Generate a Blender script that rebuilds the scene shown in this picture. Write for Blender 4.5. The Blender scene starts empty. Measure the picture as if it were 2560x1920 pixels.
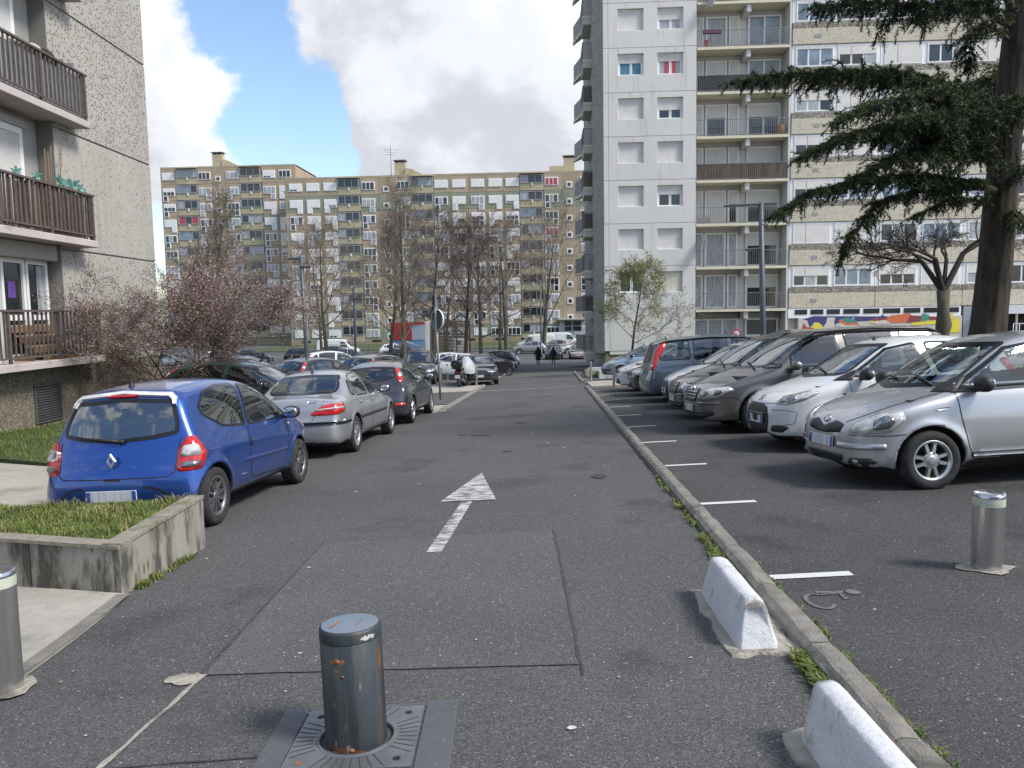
import bpy, bmesh, math, random
import numpy as np
from mathutils import Vector, Matrix, Euler
from mathutils.bvhtree import BVHTree
from mathutils.geometry import delaunay_2d_cdt

R = math.radians
scene = bpy.context.scene
col = scene.collection

# ------------------------------------------------------------------ camera
cam_d = bpy.data.cameras.new('camera')
cam = bpy.data.objects.new('camera', cam_d); col.objects.link(cam)
scene.camera = cam
cam_d.sensor_fit = 'HORIZONTAL'; cam_d.sensor_width = 36.0
cam_d.lens = 36.0 * 1950 / 2560
cam_d.clip_start = 0.05; cam_d.clip_end = 3000
_yaw, _pit, _rol = R(2.94), R(5.3), 0.017
_fw = Vector((-math.sin(_yaw) * math.cos(_pit), math.cos(_yaw) * math.cos(_pit), -math.sin(_pit)))
_rt = Vector((math.cos(_yaw), math.sin(_yaw), 0)); _up = _rt.cross(_fw)
_r2 = _rt * math.cos(_rol) - _up * math.sin(_rol)
_u2 = _up * math.cos(_rol) + _rt * math.sin(_rol)
cam.matrix_world = Matrix(((_r2.x, _u2.x, -_fw.x, 0), (_r2.y, _u2.y, -_fw.y, 0), (_r2.z, _u2.z, -_fw.z, 1.69), (0, 0, 0, 1)))

# ------------------------------------------------------------------ sky and sun
SUN_EL, SUN_AZ = R(48), R(113)       # azimuth clockwise from +Y: to the right of the camera, veiled by thin cloud
world = bpy.data.worlds.new('World'); scene.world = world; world.use_nodes = True
wn, wl = world.node_tree.nodes, world.node_tree.links
wn.clear()
w_out = wn.new('ShaderNodeOutputWorld'); w_bg = wn.new('ShaderNodeBackground')
w_bg.inputs['Strength'].default_value = 0.12
wl.new(w_bg.outputs[0], w_out.inputs[0])
w_sky = wn.new('ShaderNodeTexSky'); w_sky.sky_type = 'NISHITA'; w_sky.sun_disc = False
w_sky.sun_elevation = SUN_EL; w_sky.sun_rotation = SUN_AZ; w_sky.air_density = 1.0; w_sky.dust_density = 0.9; w_sky.ozone_density = 2.0
def wmath(op, a=None, b=None, c=None):
    n = wn.new('ShaderNodeMath'); n.operation = op
    for i, v in enumerate((a, b, c)):
        if v is None: continue
        if isinstance(v, (int, float)): n.inputs[i].default_value = v
        else: wl.new(v, n.inputs[i])
    return n.outputs[0]
w_tc = wn.new('ShaderNodeTexCoord')
def wdir(px, py):
    return (_fw + _r2 * ((px - 1280) / 1950) - _u2 * ((py - 960) / 1950)).normalized()
def wramp(src, stops, interp='EASE'):
    n = wn.new('ShaderNodeValToRGB'); n.color_ramp.interpolation = interp
    els = n.color_ramp.elements
    while len(els) < len(stops): els.new(0.5)
    for e, (p, c) in zip(els, stops): e.position = p; e.color = (*c, 1)
    wl.new(src, n.inputs[0]); return n.outputs[0]
def cloud_density(off):
    """cumulus field over the whole sky: billowy noise, with the bank in view anchored where it stands"""
    ad = wn.new('ShaderNodeVectorMath'); ad.operation = 'ADD'; wl.new(w_tc.outputs['Generated'], ad.inputs[0]); ad.inputs[1].default_value = off
    nv = wn.new('ShaderNodeVectorMath'); nv.operation = 'NORMALIZE'; wl.new(ad.outputs[0], nv.inputs[0]); vec = nv.outputs[0]
    def noise(scale, detail, rough, o):
        m = wn.new('ShaderNodeMapping'); m.inputs['Location'].default_value = o; m.inputs['Scale'].default_value = (1, 1, 1.35); wl.new(vec, m.inputs[0])
        n = wn.new('ShaderNodeTexNoise'); n.inputs['Scale'].default_value = scale; n.inputs['Detail'].default_value = detail; n.inputs['Roughness'].default_value = rough; wl.new(m.outputs[0], n.inputs['Vector']); return n.outputs['Fac']
    d = wmath('ADD', wmath('MULTIPLY', noise(3.0, 2, .5, (1.7, 4.1, 2.2)), .85), wmath('MULTIPLY', noise(9.0, 10, .60, (0.3, 1.1, 5.2)), .75))
    d = wmath('SUBTRACT', d, .78)
    for (px, py, r0, r1, amp) in ((1080, 150, 16, 3, .30), (1280, 300, 13, 3, .22), (500, 340, 8, 2, .24), (440, 120, 5, 1.5, .10), (665, 190, 7, 1, -.22), (740, 390, 6, 1, -.24), (590, 40, 5, 1, -.14)):
        D = wdir(px, py); dt = wn.new('ShaderNodeVectorMath'); dt.operation = 'DOT_PRODUCT'; wl.new(vec, dt.inputs[0]); dt.inputs[1].default_value = D
        mr = wn.new('ShaderNodeMapRange'); mr.interpolation_type = 'SMOOTHSTEP'; wl.new(dt.outputs['Value'], mr.inputs[0]); mr.inputs['From Min'].default_value = math.cos(R(r0)); mr.inputs['From Max'].default_value = math.cos(R(r1)); mr.inputs['To Max'].default_value = amp
        d = wmath('ADD', d, mr.outputs[0])
    return d
w_d0 = cloud_density((0, 0, 0)); w_d1 = cloud_density((0.02, -0.02, 0.085))
w_mask = wramp(w_d0, [(0.0, (0, 0, 0)), (0.13, (1, 1, 1))])
# lit from above: a place with much cloud over it is grey, an upper edge is white
w_lit = wmath('ADD', wmath('MULTIPLY', wmath('SUBTRACT', w_d0, w_d1), 0.85), wmath('MULTIPLY', w_d0, -0.45))
w_ccol = wramp(wmath('ADD', w_lit, 0.5), [(0.22, (2.85, 2.95, 3.2)), (0.42, (3.85, 3.95, 4.2)), (0.66, (4.8, 4.85, 4.95))])
w_mix = wn.new('ShaderNodeMixRGB')
wl.new(w_mask, w_mix.inputs[0]); wl.new(w_sky.outputs[0], w_mix.inputs[1]); wl.new(w_ccol, w_mix.inputs[2])
wl.new(w_mix.outputs[0], w_bg.inputs['Color'])

sun_d = bpy.data.lights.new('sun', 'SUN'); sun_d.energy = 2.0; sun_d.angle = R(14); sun_d.color = (1.0, 0.95, 0.87)
sun = bpy.data.objects.new('sun', sun_d); col.objects.link(sun)
_sd = Vector((math.sin(SUN_AZ) * math.cos(SUN_EL), math.cos(SUN_AZ) * math.cos(SUN_EL), math.sin(SUN_EL)))
sun.rotation_euler = _sd.to_track_quat('Z', 'Y').to_euler()
sun.location = (20, -20, 40)

vs = scene.view_settings
vs.view_transform = 'Standard'; vs.look = 'None'; vs.exposure = 1.0; vs.gamma = 1.0; vs.use_curve_mapping = False

cy = scene.cycles
cy.max_bounces = 6; cy.diffuse_bounces = 2; cy.glossy_bounces = 3; cy.transmission_bounces = 3; cy.transparent_max_bounces = 10; cy.caustics_reflective = False; cy.caustics_refractive = False

# ------------------------------------------------------------------ helpers
def smooth01(a, b, x):
    t = min(max((x - a) / (b - a), 0.0), 1.0); return t * t * (3 - 2 * t)

def gz(x, y):
    """height of the ground: falls away along the street, rises to the right"""
    if y < 60: fy = max(y, -20)
    else:
        t = min((y - 60) / 30, 1); fy = 60 + 30 * (t - t * t / 2)
    xx = min(x, 16) if x > -5 else min(-5 + 1.1 * (-5 - x), 2)
    return -0.0451 * fy + 0.036 * xx * (1 - smooth01(60, 85, y))

def gnormal(x, y):
    e = 0.3
    return Vector((-(gz(x + e, y) - gz(x - e, y)) / (2 * e), -(gz(x, y + e) - gz(x, y - e)) / (2 * e), 1)).normalized()

def ground_rot(x, y, rz):
    """rotation that stands a thing heading rz on the sloping ground"""
    n = gnormal(x, y); f = Vector((-math.sin(rz), math.cos(rz), 0)); f = (f - n * f.dot(n)).normalized(); r = f.cross(n)
    return Matrix(((r.x, f.x, n.x), (r.y, f.y, n.y), (r.z, f.z, n.z))).to_euler()

class MB:
    """collects geometry for ONE mesh object"""
    def __init__(s): s.v = []; s.f = []; s.m = []; s.s = []
    def add(s, vs, fs, mat=0, smooth=False, M=None):
        b = len(s.v)
        for p in vs:
            p = Vector(p)
            if M is not None: p = M @ p
            s.v.append(tuple(p))
        for f in fs: s.f.append(tuple(i + b for i in f)); s.m.append(mat); s.s.append(smooth)
        return s
    def box(s, x0, x1, y0, y1, z0, z1, mat=0, M=None):
        vs = [(x0, y0, z0), (x1, y0, z0), (x1, y1, z0), (x0, y1, z0), (x0, y0, z1), (x1, y0, z1), (x1, y1, z1), (x0, y1, z1)]
        return s.add(vs, [(0, 3, 2, 1), (4, 5, 6, 7), (0, 1, 5, 4), (1, 2, 6, 5), (2, 3, 7, 6), (3, 0, 4, 7)], mat, False, M)
    def bbox(s, x0, x1, y0, y1, z0, z1, b=0.01, mat=0, M=None):
        """box with chamfered edges"""
        xs, ys, zs = (x0, x1), (y0, y1), (z0, z1); vs = []; idx = {}
        for i in (0, 1):
            for j in (0, 1):
                for k in (0, 1):
                    sx, sy, sz = (1, -1)[i], (1, -1)[j], (1, -1)[k]
                    X, Y, Z = xs[i], ys[j], zs[k]
                    idx[i, j, k] = len(vs)
                    vs += [(X, Y + sy * b, Z + sz * b), (X + sx * b, Y, Z + sz * b), (X + sx * b, Y + sy * b, Z)]
        fs = []
        for a in range(3):
            for i in (0, 1):
                q = []
                for (j, k) in ((0, 0), (1, 0), (1, 1), (0, 1)):
                    key = [0, 0, 0]; key[a] = i; key[(a + 1) % 3] = j; key[(a + 2) % 3] = k; q.append(idx[tuple(key)] + a)
                fs.append(tuple(q if i else q[::-1]))
        for a in range(3):
            b_, c_ = (a + 1) % 3, (a + 2) % 3
            for j in (0, 1):
                for k in (0, 1):
                    k0 = [0, 0, 0]; k0[b_] = j; k0[c_] = k; k1 = list(k0); k1[a] = 1
                    q = (idx[tuple(k0)] + b_, idx[tuple(k1)] + b_, idx[tuple(k1)] + c_, idx[tuple(k0)] + c_)
                    fs.append(q if (j ^ k) else q[::-1])
        for (i, j, k), n in idx.items():
            q = (n, n + 1, n + 2); fs.append(q if (i ^ j ^ k) else q[::-1])
        return s.add(vs, fs, mat, False, M)
    def prism(s, poly, z0, z1, mat=0, M=None, axis='z'):
        """poly: ccw list of 2-D points extruded along an axis"""
        n = len(poly)
        def P(a, b, c):
            return (a, b, c) if axis == 'z' else ((a, c, b) if axis == 'y' else (c, a, b))
        vs = [P(a, b, z0) for a, b in poly] + [P(a, b, z1) for a, b in poly]
        fs = [tuple(range(n - 1, -1, -1)), tuple(range(n, 2 * n))] + [(i, (i + 1) % n, n + (i + 1) % n, n + i) for i in range(n)]
        if axis == 'y': fs = [f[::-1] for f in fs]
        return s.add(vs, fs, mat, False, M)
    def tube(s, pts, rad, n=8, mat=0, cap=True, smooth=True, M=None):
        pts = [Vector(p) for p in pts]
        if isinstance(rad, (int, float)): rad = [rad] * len(pts)
        t0 = (pts[1] - pts[0]).normalized()
        u = t0.orthogonal().normalized(); vs = []; fs = []
        for i, p in enumerate(pts):
            if i == 0: t = t0
            elif i == len(pts) - 1: t = (pts[i] - pts[i - 1]).normalized()
            else:
                t = (pts[i + 1] - pts[i - 1])
                t = t.normalized() if t.length > 1e-9 else t0
            u = (u - t * u.dot(t)); u = u.normalized() if u.length > 1e-6 else t.orthogonal().normalized()
            w = t.cross(u)
            for k in range(n):
                a = 2 * math.pi * k / n; vs.append(p + (u * math.cos(a) + w * math.sin(a)) * rad[i])
        for i in range(len(pts) - 1):
            for k in range(n): fs.append((i * n + k, i * n + (k + 1) % n, (i + 1) * n + (k + 1) % n, (i + 1) * n + k))
        s.add(vs, fs, mat, smooth, M)
        if cap:
            b = len(s.v) - len(vs)
            s.f.append(tuple(b + k for k in range(n - 1, -1, -1))); s.m.append(mat); s.s.append(False)
            e = b + (len(pts) - 1) * n
            s.f.append(tuple(e + k for k in range(n))); s.m.append(mat); s.s.append(False)
        return s
    def lathe(s, prof, n=24, mat=0, M=None, axis='z', smooth=True, close=False):
        """prof: list of (r, h); revolve round an axis"""
        vs = []; fs = []
        for (r, h) in prof:
            for k in range(n):
                a = 2 * math.pi * k / n; c, d = r * math.cos(a), r * math.sin(a)
                vs.append((c, d, h) if axis == 'z' else ((h, c, d) if axis == 'x' else (d, h, c)))
        m = len(prof)
        for i in range(m if close else m - 1):
            j = (i + 1) % m
            for k in range(n): fs.append((i * n + k, i * n + (k + 1) % n, j * n + (k + 1) % n, j * n + k))
        return s.add(vs, fs, mat, smooth, M)
    def ell(s, c, r, n=12, m=8, mat=0, M=None, p=1.0):
        """ellipsoid; p < 1 makes it boxier"""
        def sg(v): return math.copysign(abs(v) ** p, v)
        vs = []; fs = []
        for i in range(m + 1):
            t = math.pi * i / m - math.pi / 2
            for k in range(n):
                a = 2 * math.pi * k / n
                vs.append((c[0] + r[0] * sg(math.cos(t)) * sg(math.cos(a)), c[1] + r[1] * sg(math.cos(t)) * sg(math.sin(a)), c[2] + r[2] * sg(math.sin(t))))
        for i in range(m):
            for k in range(n): fs.append((i * n + k, i * n + (k + 1) % n, (i + 1) * n + (k + 1) % n, (i + 1) * n + k))
        return s.add(vs, fs, mat, True, M)
    def mesh(s, name, mats):
        me = bpy.data.meshes.new(name); me.from_pydata(s.v, [], s.f)
        if not isinstance(mats, (list, tuple)): mats = [mats]
        for m in mats: me.materials.append(m)
        me.polygons.foreach_set('material_index', s.m); me.polygons.foreach_set('use_smooth', s.s)
        me.update(); return me
    def build(s, name, mats, parent=None, loc=None, rot=None):
        return obj(name, s.mesh(name, mats), parent, loc, rot)

def obj(name, data, parent=None, loc=None, rot=None):
    o = bpy.data.objects.new(name, data); col.objects.link(o)
    if parent is not None: o.parent = parent
    if loc is not None: o.location = loc
    if rot is not None: o.rotation_euler = rot
    return o

def tag(o, label=None, cat=None, group=None, kind=None):
    if label: o['label'] = label
    if cat: o['category'] = cat
    if group: o['group'] = group
    if kind: o['kind'] = kind
    return o

def thing(name, label, cat, loc=(0, 0, 0), rot=(0, 0, 0), group=None):
    o = bpy.data.objects.new(name, None); col.objects.link(o); o.empty_display_size = 0.2
    o.location = loc; o.rotation_euler = rot
    return tag(o, label, cat, group)

def copy_tree(o, parent=None):
    c = o.copy(); col.objects.link(c)
    if parent is not None: c.parent = parent
    for ch in KIDS(o): copy_tree(ch, c)
    return c
def KIDS(o): return [c for c in o.children]

# ------------------------------------------------------------------ materials
MATS = {}
def mat(name, colr, rough=0.6, metal=0.0, var=0.12, vscale=4.0, bump=0.0, bscale=60.0, coat=0.0, spec=0.5, var2=0.0, v2scale=0.6, stain=None, stain_s=1.5, stain_t=0.6, speck=None, speck_s=60, speck_t=0.72, aniso=None, streak=None):
    """principled material with procedural colour variation, optional stains, specks and bump, in object space"""
    if name in MATS: return MATS[name]
    m = bpy.data.materials.new(name); m.use_nodes = True; MATS[name] = m
    nt = m.node_tree; N, L = nt.nodes, nt.links
    b = N['Principled BSDF']
    b.inputs['Roughness'].default_value = rough; b.inputs['Metallic'].default_value = metal
    b.inputs['Specular IOR Level'].default_value = spec
    if coat: b.inputs['Coat Weight'].default_value = coat; b.inputs['Coat Roughness'].default_value = 0.04
    tc = N.new('ShaderNodeTexCoord'); oi = N.new('ShaderNodeObjectInfo')
    ma = N.new('ShaderNodeVectorMath'); ma.operation = 'MULTIPLY_ADD'; L.new(oi.outputs['Random'], ma.inputs[0]); ma.inputs[1].default_value = (37, 53, 71); L.new(tc.outputs['Object'], ma.inputs[2]); vec = ma.outputs[0]
    if aniso:
        mp = N.new('ShaderNodeMapping'); mp.inputs['Scale'].default_value = aniso; L.new(vec, mp.inputs[0]); vec = mp.outputs[0]
    def noise(s, d=4, r=0.55):
        n = N.new('ShaderNodeTexNoise'); n.inputs['Scale'].default_value = s; n.inputs['Detail'].default_value = d; n.inputs['Roughness'].default_value = r
        L.new(vec, n.inputs['Vector']); return n.outputs['Fac']
    def mixc(fac, a, bb, mode='MIX'):
        n = N.new('ShaderNodeMixRGB'); n.blend_type = mode
        if isinstance(fac, float): n.inputs[0].default_value = fac
        else: L.new(fac, n.inputs[0])
        for i, v in ((1, a), (2, bb)):
            if isinstance(v, tuple): n.inputs[i].default_value = (*v, 1) if len(v) == 3 else v
            else: L.new(v, n.inputs[i])
        return n.outputs[0]
    def ramp(src, a, bb):
        n = N.new('ShaderNodeMapRange'); n.inputs['From Min'].default_value = a; n.inputs['From Max'].default_value = bb; L.new(src, n.inputs[0]); return n.outputs[0]
    c = colr
    lo = tuple(max(0, v * (1 - var)) for v in colr); hi = tuple(v * (1 + var) for v in colr)
    if var > 0: c = mixc(ramp(noise(vscale), 0.3, 0.7), lo, hi)
    if var2 > 0:
        g = N.new('ShaderNodeMapRange'); g.inputs['From Min'].default_value = 0.3; g.inputs['From Max'].default_value = 0.7
        g.inputs['To Min'].default_value = 1 - var2; g.inputs['To Max'].default_value = 1 + var2; L.new(noise(v2scale, 3), g.inputs[0])
        c = mixc(1.0, c, g.outputs[0], 'MULTIPLY')
    if stain: c = mixc(ramp(noise(stain_s, 6, 0.62), stain_t, stain_t + 0.12), c, stain)
    if speck:
        for (sc, ss, th) in ([(speck, speck_s, speck_t)] if not isinstance(speck, list) else speck):
            vo = N.new('ShaderNodeTexVoronoi'); vo.inputs['Scale'].default_value = ss; L.new(vec, vo.inputs['Vector'])
            rs = N.new('ShaderNodeSeparateColor'); L.new(vo.outputs['Color'], rs.inputs[0])
            k1 = ramp(rs.outputs[0], th, th + 0.02)
            k2 = ramp(vo.outputs['Distance'], 0.42, 0.30)
            mm = N.new('ShaderNodeMath'); mm.operation = 'MULTIPLY'; L.new(k1, mm.inputs[0]); L.new(k2, mm.inputs[1])
            c = mixc(mm.outputs[0], c, sc)
    if streak:
        mp2 = N.new('ShaderNodeMapping'); mp2.inputs['Scale'].default_value = (streak[1], streak[1], streak[1] * .09); L.new(vec, mp2.inputs[0])
        ns = N.new('ShaderNodeTexNoise'); ns.inputs['Scale'].default_value = 1.0; ns.inputs['Detail'].default_value = 6; ns.inputs['Roughness'].default_value = .6; L.new(mp2.outputs[0], ns.inputs['Vector'])
        c = mixc(ramp(ns.outputs['Fac'], streak[2], streak[2] + .22), c, streak[0])
    if isinstance(c, tuple): b.inputs['Base Color'].default_value = (*c, 1)
    else: L.new(c, b.inputs['Base Color'])
    if bump > 0:
        bn = N.new('ShaderNodeBump'); bn.inputs['Strength'].default_value = bump; bn.inputs['Distance'].default_value = 0.02
        L.new(noise(bscale, 3), bn.inputs['Height']); L.new(bn.outputs[0], b.inputs['Normal'])
    return m
# ------------------------------------------------------------------ outlines
def chaikin(p, it=2, closed=True):
    p = [tuple(q) for q in p]
    for _ in range(it):
        n = len(p); o = []
        for i in range(n if closed else n - 1):
            a, b = p[i], p[(i + 1) % n]
            o.append((a[0] * .75 + b[0] * .25, a[1] * .75 + b[1] * .25)); o.append((a[0] * .25 + b[0] * .75, a[1] * .25 + b[1] * .75))
        if not closed: o = [p[0]] + o + [p[-1]]
        p = o
    return p

def fillet(p, r):
    p = [Vector(q[:2]) for q in p]; n = len(p); o = []
    for i in range(n):
        a, b, c = p[i - 1], p[i], p[(i + 1) % n]; u, v = a - b, c - b; lu, lv = u.length, v.length
        if lu < 1e-6 or lv < 1e-6: continue
        ang = u.angle(v, math.pi)
        if ang > R(165): o.append(tuple(b)); continue
        t = min(r / max(math.tan(ang / 2), .05), lu * .45, lv * .45); s0 = b + u / lu * t; s1 = b + v / lv * t
        for k in range(5):
            w = k / 4; o.append(tuple(s0 * (1 - w) ** 2 + b * 2 * w * (1 - w) + s1 * w * w))
    return o

def poly_sdf(px, py, poly):
    P = np.asarray(poly, float); Q = np.roll(P, -1, 0)
    d = np.full(px.shape, 1e9); ins = np.zeros(px.shape, bool)
    for (ax, ay), (bx, by) in zip(P, Q):
        ex, ey = bx - ax, by - ay; wx, wy = px - ax, py - ay
        t = np.clip((wx * ex + wy * ey) / (ex * ex + ey * ey + 1e-12), 0, 1)
        d = np.minimum(d, (wx - ex * t) ** 2 + (wy - ey * t) ** 2)
        c = ((ay > py) != (by > py)) & (px < ex * (py - ay) / (by - ay + 1e-12) + ax); ins ^= c
    return np.where(ins, -1, 1) * np.sqrt(d)


def densify(p, st):
    o = []
    for i, a in enumerate(p):
        b = p[(i + 1) % len(p)]; n = max(1, int(math.dist(a, b) / st)); o += [(a[0] + (b[0] - a[0]) * k / n, a[1] + (b[1] - a[1]) * k / n) for k in range(n)]
    return o
# ------------------------------------------------------------------ ground, road, kerbs, markings
ASPH = mat('asphalt', (0.090, 0.0892, 0.0885), 0.88, var=0.30, vscale=55, var2=0.14, v2scale=0.35, stain=(0.060, 0.0595, 0.059), stain_s=.7, stain_t=.54, speck=[((0.26, 0.255, 0.24), 105, 0.80), ((0.030, 0.030, 0.031), 85, 0.66), ((0.42, 0.42, 0.40), 66, 0.980)], bump=0.5, bscale=110, spec=0.35)
ASPH_N = mat('asphalt_lot', (0.064, 0.0635, 0.063), 0.9, var=0.30, vscale=55, stain=(0.040, 0.0395, 0.039), stain_s=.8, stain_t=.55, var2=0.22, v2scale=0.5, speck=[((0.20, 0.195, 0.185), 105, 0.80), ((0.022, 0.022, 0.022), 85, 0.66), ((0.40, 0.40, 0.38), 66, 0.978)], bump=0.5, bscale=110, spec=0.35)
ASPH_F = mat('asphalt_far', (0.085, 0.085, 0.086), 0.9, var=0.15, vscale=2, var2=0.2, v2scale=0.12)
CONC = mat('pavement_concrete', (0.36, 0.335, 0.29), 0.88, var=0.10, vscale=7, var2=0.12, v2scale=0.8, stain=(0.21, 0.195, 0.165), stain_s=1.4, stain_t=0.56, bump=0.3, bscale=90, speck=[((0.16, 0.14, 0.11), 70, 0.93)])
KERB = mat('kerb_concrete', (0.205, 0.19, 0.165), 0.9, var=0.22, vscale=9, var2=0.12, v2scale=1.5, stain=(0.095, 0.09, 0.075), stain_s=3.0, stain_t=0.56, bump=0.5, bscale=80)
MORTAR = mat('mortar', (0.34, 0.315, 0.265), 0.92, var=0.2, vscale=14, stain=(0.16, 0.145, 0.12), stain_s=5, stain_t=0.54, bump=0.9, bscale=35)
SOIL = mat('soil_turf', (0.055, 0.075, 0.025), 0.95, var=0.35, vscale=10, stain=(0.10, 0.085, 0.05), stain_s=2.5, stain_t=0.56, bump=0.6, bscale=30)
TAR = mat('joint_tar', (0.050, 0.048, 0.046), 0.8, var=0.3, vscale=20)

def wornpaint(name, c, worn, base=(0.11, 0.11, 0.113), sc=18, lo=.42):
    if name in MATS: return MATS[name]
    m = bpy.data.materials.new(name); m.use_nodes = True; MATS[name] = m
    N, L = m.node_tree.nodes, m.node_tree.links; b = N['Principled BSDF']; b.inputs['Roughness'].default_value = .8
    tc = N.new('ShaderNodeTexCoord')
    mp = N.new('ShaderNodeMapping'); mp.inputs['Scale'].default_value = (.45, 1, 1); L.new(tc.outputs['Object'], mp.inputs[0])
    n = N.new('ShaderNodeTexNoise'); n.inputs['Scale'].default_value = sc; n.inputs['Detail'].default_value = 8; n.inputs['Roughness'].default_value = .72; L.new(mp.outputs[0], n.inputs['Vector'])
    n2 = N.new('ShaderNodeTexNoise'); n2.inputs['Scale'].default_value = 130; L.new(tc.outputs['Object'], n2.inputs['Vector'])
    a = N.new('ShaderNodeMath'); a.operation = 'MULTIPLY_ADD'; L.new(n2.outputs['Fac'], a.inputs[0]); a.inputs[1].default_value = .35; L.new(n.outputs['Fac'], a.inputs[2])
    r = N.new('ShaderNodeMapRange'); L.new(a.outputs[0], r.inputs[0]); r.inputs['From Min'].default_value = lo + worn; r.inputs['From Max'].default_value = lo + .16 + worn
    x = N.new('ShaderNodeMixRGB'); L.new(r.outputs[0], x.inputs[0]); x.inputs[1].default_value = (*base, 1); x.inputs[2].default_value = (*c, 1); L.new(x.outputs[0], b.inputs['Base Color'])
    bm_ = N.new('ShaderNodeBump'); bm_.inputs['Strength'].default_value = .4; bm_.inputs['Distance'].default_value = .01; L.new(n2.outputs['Fac'], bm_.inputs['Height']); L.new(bm_.outputs[0], b.inputs['Normal'])
    return m
PAINT = wornpaint('road_paint', (0.56, 0.56, 0.54), .18, (0.10, 0.10, 0.10), 14)
PAINT_T = wornpaint('tick_paint', (0.60, 0.60, 0.57), -.02, (0.09, 0.09, 0.092))
PAINT_F = wornpaint('faint_paint', (0.17, 0.17, 0.175), .16, (0.078, 0.078, 0.078))

def drape(xs, ys, dz, mb=None):
    mb = mb or MB(); n = len(ys); vs = [(x, y, gz(x, y) + dz) for x in xs for y in ys]; fs = []
    for i in range(len(xs) - 1):
        for j in range(n - 1): fs.append((i * n + j, (i + 1) * n + j, (i + 1) * n + j + 1, i * n + j + 1))
    mb.add(vs, fs, 0, True); return mb
def lin(a, b, n): return [a + (b - a) * i / n for i in range(n + 1)]
def drape_poly(poly, dz, mb=None, res=.5, mat=0, smooth=False):
    """flat outline laid on the ground"""
    mb = mb or MB(); dense = []
    for i, p in enumerate(poly):
        q = poly[(i + 1) % len(poly)]; n = max(1, int(math.dist(p, q) / res)); dense += [(p[0] + (q[0] - p[0]) * k / n, p[1] + (q[1] - p[1]) * k / n) for k in range(n)]
    P = np.array(dense); lo, hi = P.min(0), P.max(0)
    gx, gy = np.meshgrid(np.arange(lo[0] + res / 2, hi[0], res), np.arange(lo[1] + res / 2, hi[1], res)); gx, gy = gx.ravel(), gy.ravel(); gp = []
    if len(gx):
        sd = poly_sdf(gx, gy, dense); k = sd < -res * .4; gp = list(zip(gx[k], gy[k]))
    nb = len(dense); r = delaunay_2d_cdt([Vector(p) for p in dense + gp], [(i, (i + 1) % nb) for i in range(nb)], [], 1, 1e-5)
    fs = [f if ((r[0][f[1]] - r[0][f[0]]).to_3d().cross((r[0][f[2]] - r[0][f[0]]).to_3d()).z > 0) else tuple(reversed(f)) for f in r[2]]
    mb.add([(v[0], v[1], gz(v[0], v[1]) + dz) for v in r[0]], fs, mat, smooth); return mb
def slab_poly(poly, z_up, depth, name, m, parent=None, res=.8):
    """paving slab with a real edge, following the ground"""
    mb = drape_poly(poly, z_up, res=res); n = len(poly); b = len(mb.v)
    for i, p in enumerate(poly):
        q = poly[(i + 1) % n]; k = max(1, int(math.dist(p, q) / .8))
        for j in range(k):
            a = (p[0] + (q[0] - p[0]) * j / k, p[1] + (q[1] - p[1]) * j / k); c = (p[0] + (q[0] - p[0]) * (j + 1) / k, p[1] + (q[1] - p[1]) * (j + 1) / k)
            mb.add([(*a, gz(*a) + z_up), (*c, gz(*c) + z_up), (*c, gz(*c) + z_up - depth), (*a, gz(*a) + z_up - depth)], [(0, 3, 2, 1)])
    return mb.build(name, m, parent)
def strip(pts, w, dz, mb, mat=0, jit=0.0):
    vs = []; fs = []; rnd = random.Random(int(pts[0][0] * 100 + pts[0][1] * 7)); dense = []
    for i in range(len(pts) - 1):
        p, q = pts[i], pts[i + 1]; n = max(1, int(math.dist(p, q) / .12)); dense += [(p[0] + (q[0] - p[0]) * k / n, p[1] + (q[1] - p[1]) * k / n) for k in range(n)]
    dense.append(pts[-1])
    for i, p in enumerate(dense):
        a = dense[max(i - 1, 0)]; b = dense[min(i + 1, len(dense) - 1)]; t = (b[0] - a[0], b[1] - a[1]); l = math.hypot(*t) or 1; nx, ny = -t[1] / l, t[0] / l
        jx = rnd.uniform(-jit, jit); ww = w / 2 * (1 + rnd.uniform(-.5, .5) * (jit > 0))
        for s_ in (1, -1): X, Y = p[0] + nx * (jx + s_ * ww), p[1] + ny * (jx + s_ * ww); vs.append((X, Y, gz(X, Y) + dz))
    for i in range(len(dense) - 1): fs.append((2 * i, 2 * i + 1, 2 * i + 3, 2 * i + 2))
    mb.add(vs, fs, mat); return mb

g_ = drape([-260, -160, -100, -60, -40, -28, -20, -14, -10, -6, -2, 2, 6, 10, 16, 24, 40, 60, 100, 160, 260], [-40, -20, -10] + lin(0, 60, 24) + lin(63, 93, 10) + [110, 135, 180, 300, 600], -0.05)
tag(g_.build('ground', ASPH_F), kind='structure')
tag(drape(lin(-6.2, 1.30, 8), lin(-4, 62, 55), 0.0).build('road', ASPH), kind='structure')
tag(drape(lin(1.40, 9.5, 8), lin(-4, 30, 28), 0.006).build('parking_lot', ASPH_N), kind='structure')
tag(drape(lin(-45, -6.2, 16), lin(24.5, 88, 50), 0.002).build('car_park', ASPH_F), kind='structure')
tag(drape(lin(-6.2, 5, 6), lin(62, 104, 26), 0.004).build('far_road', ASPH_F), kind='structure')

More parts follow.
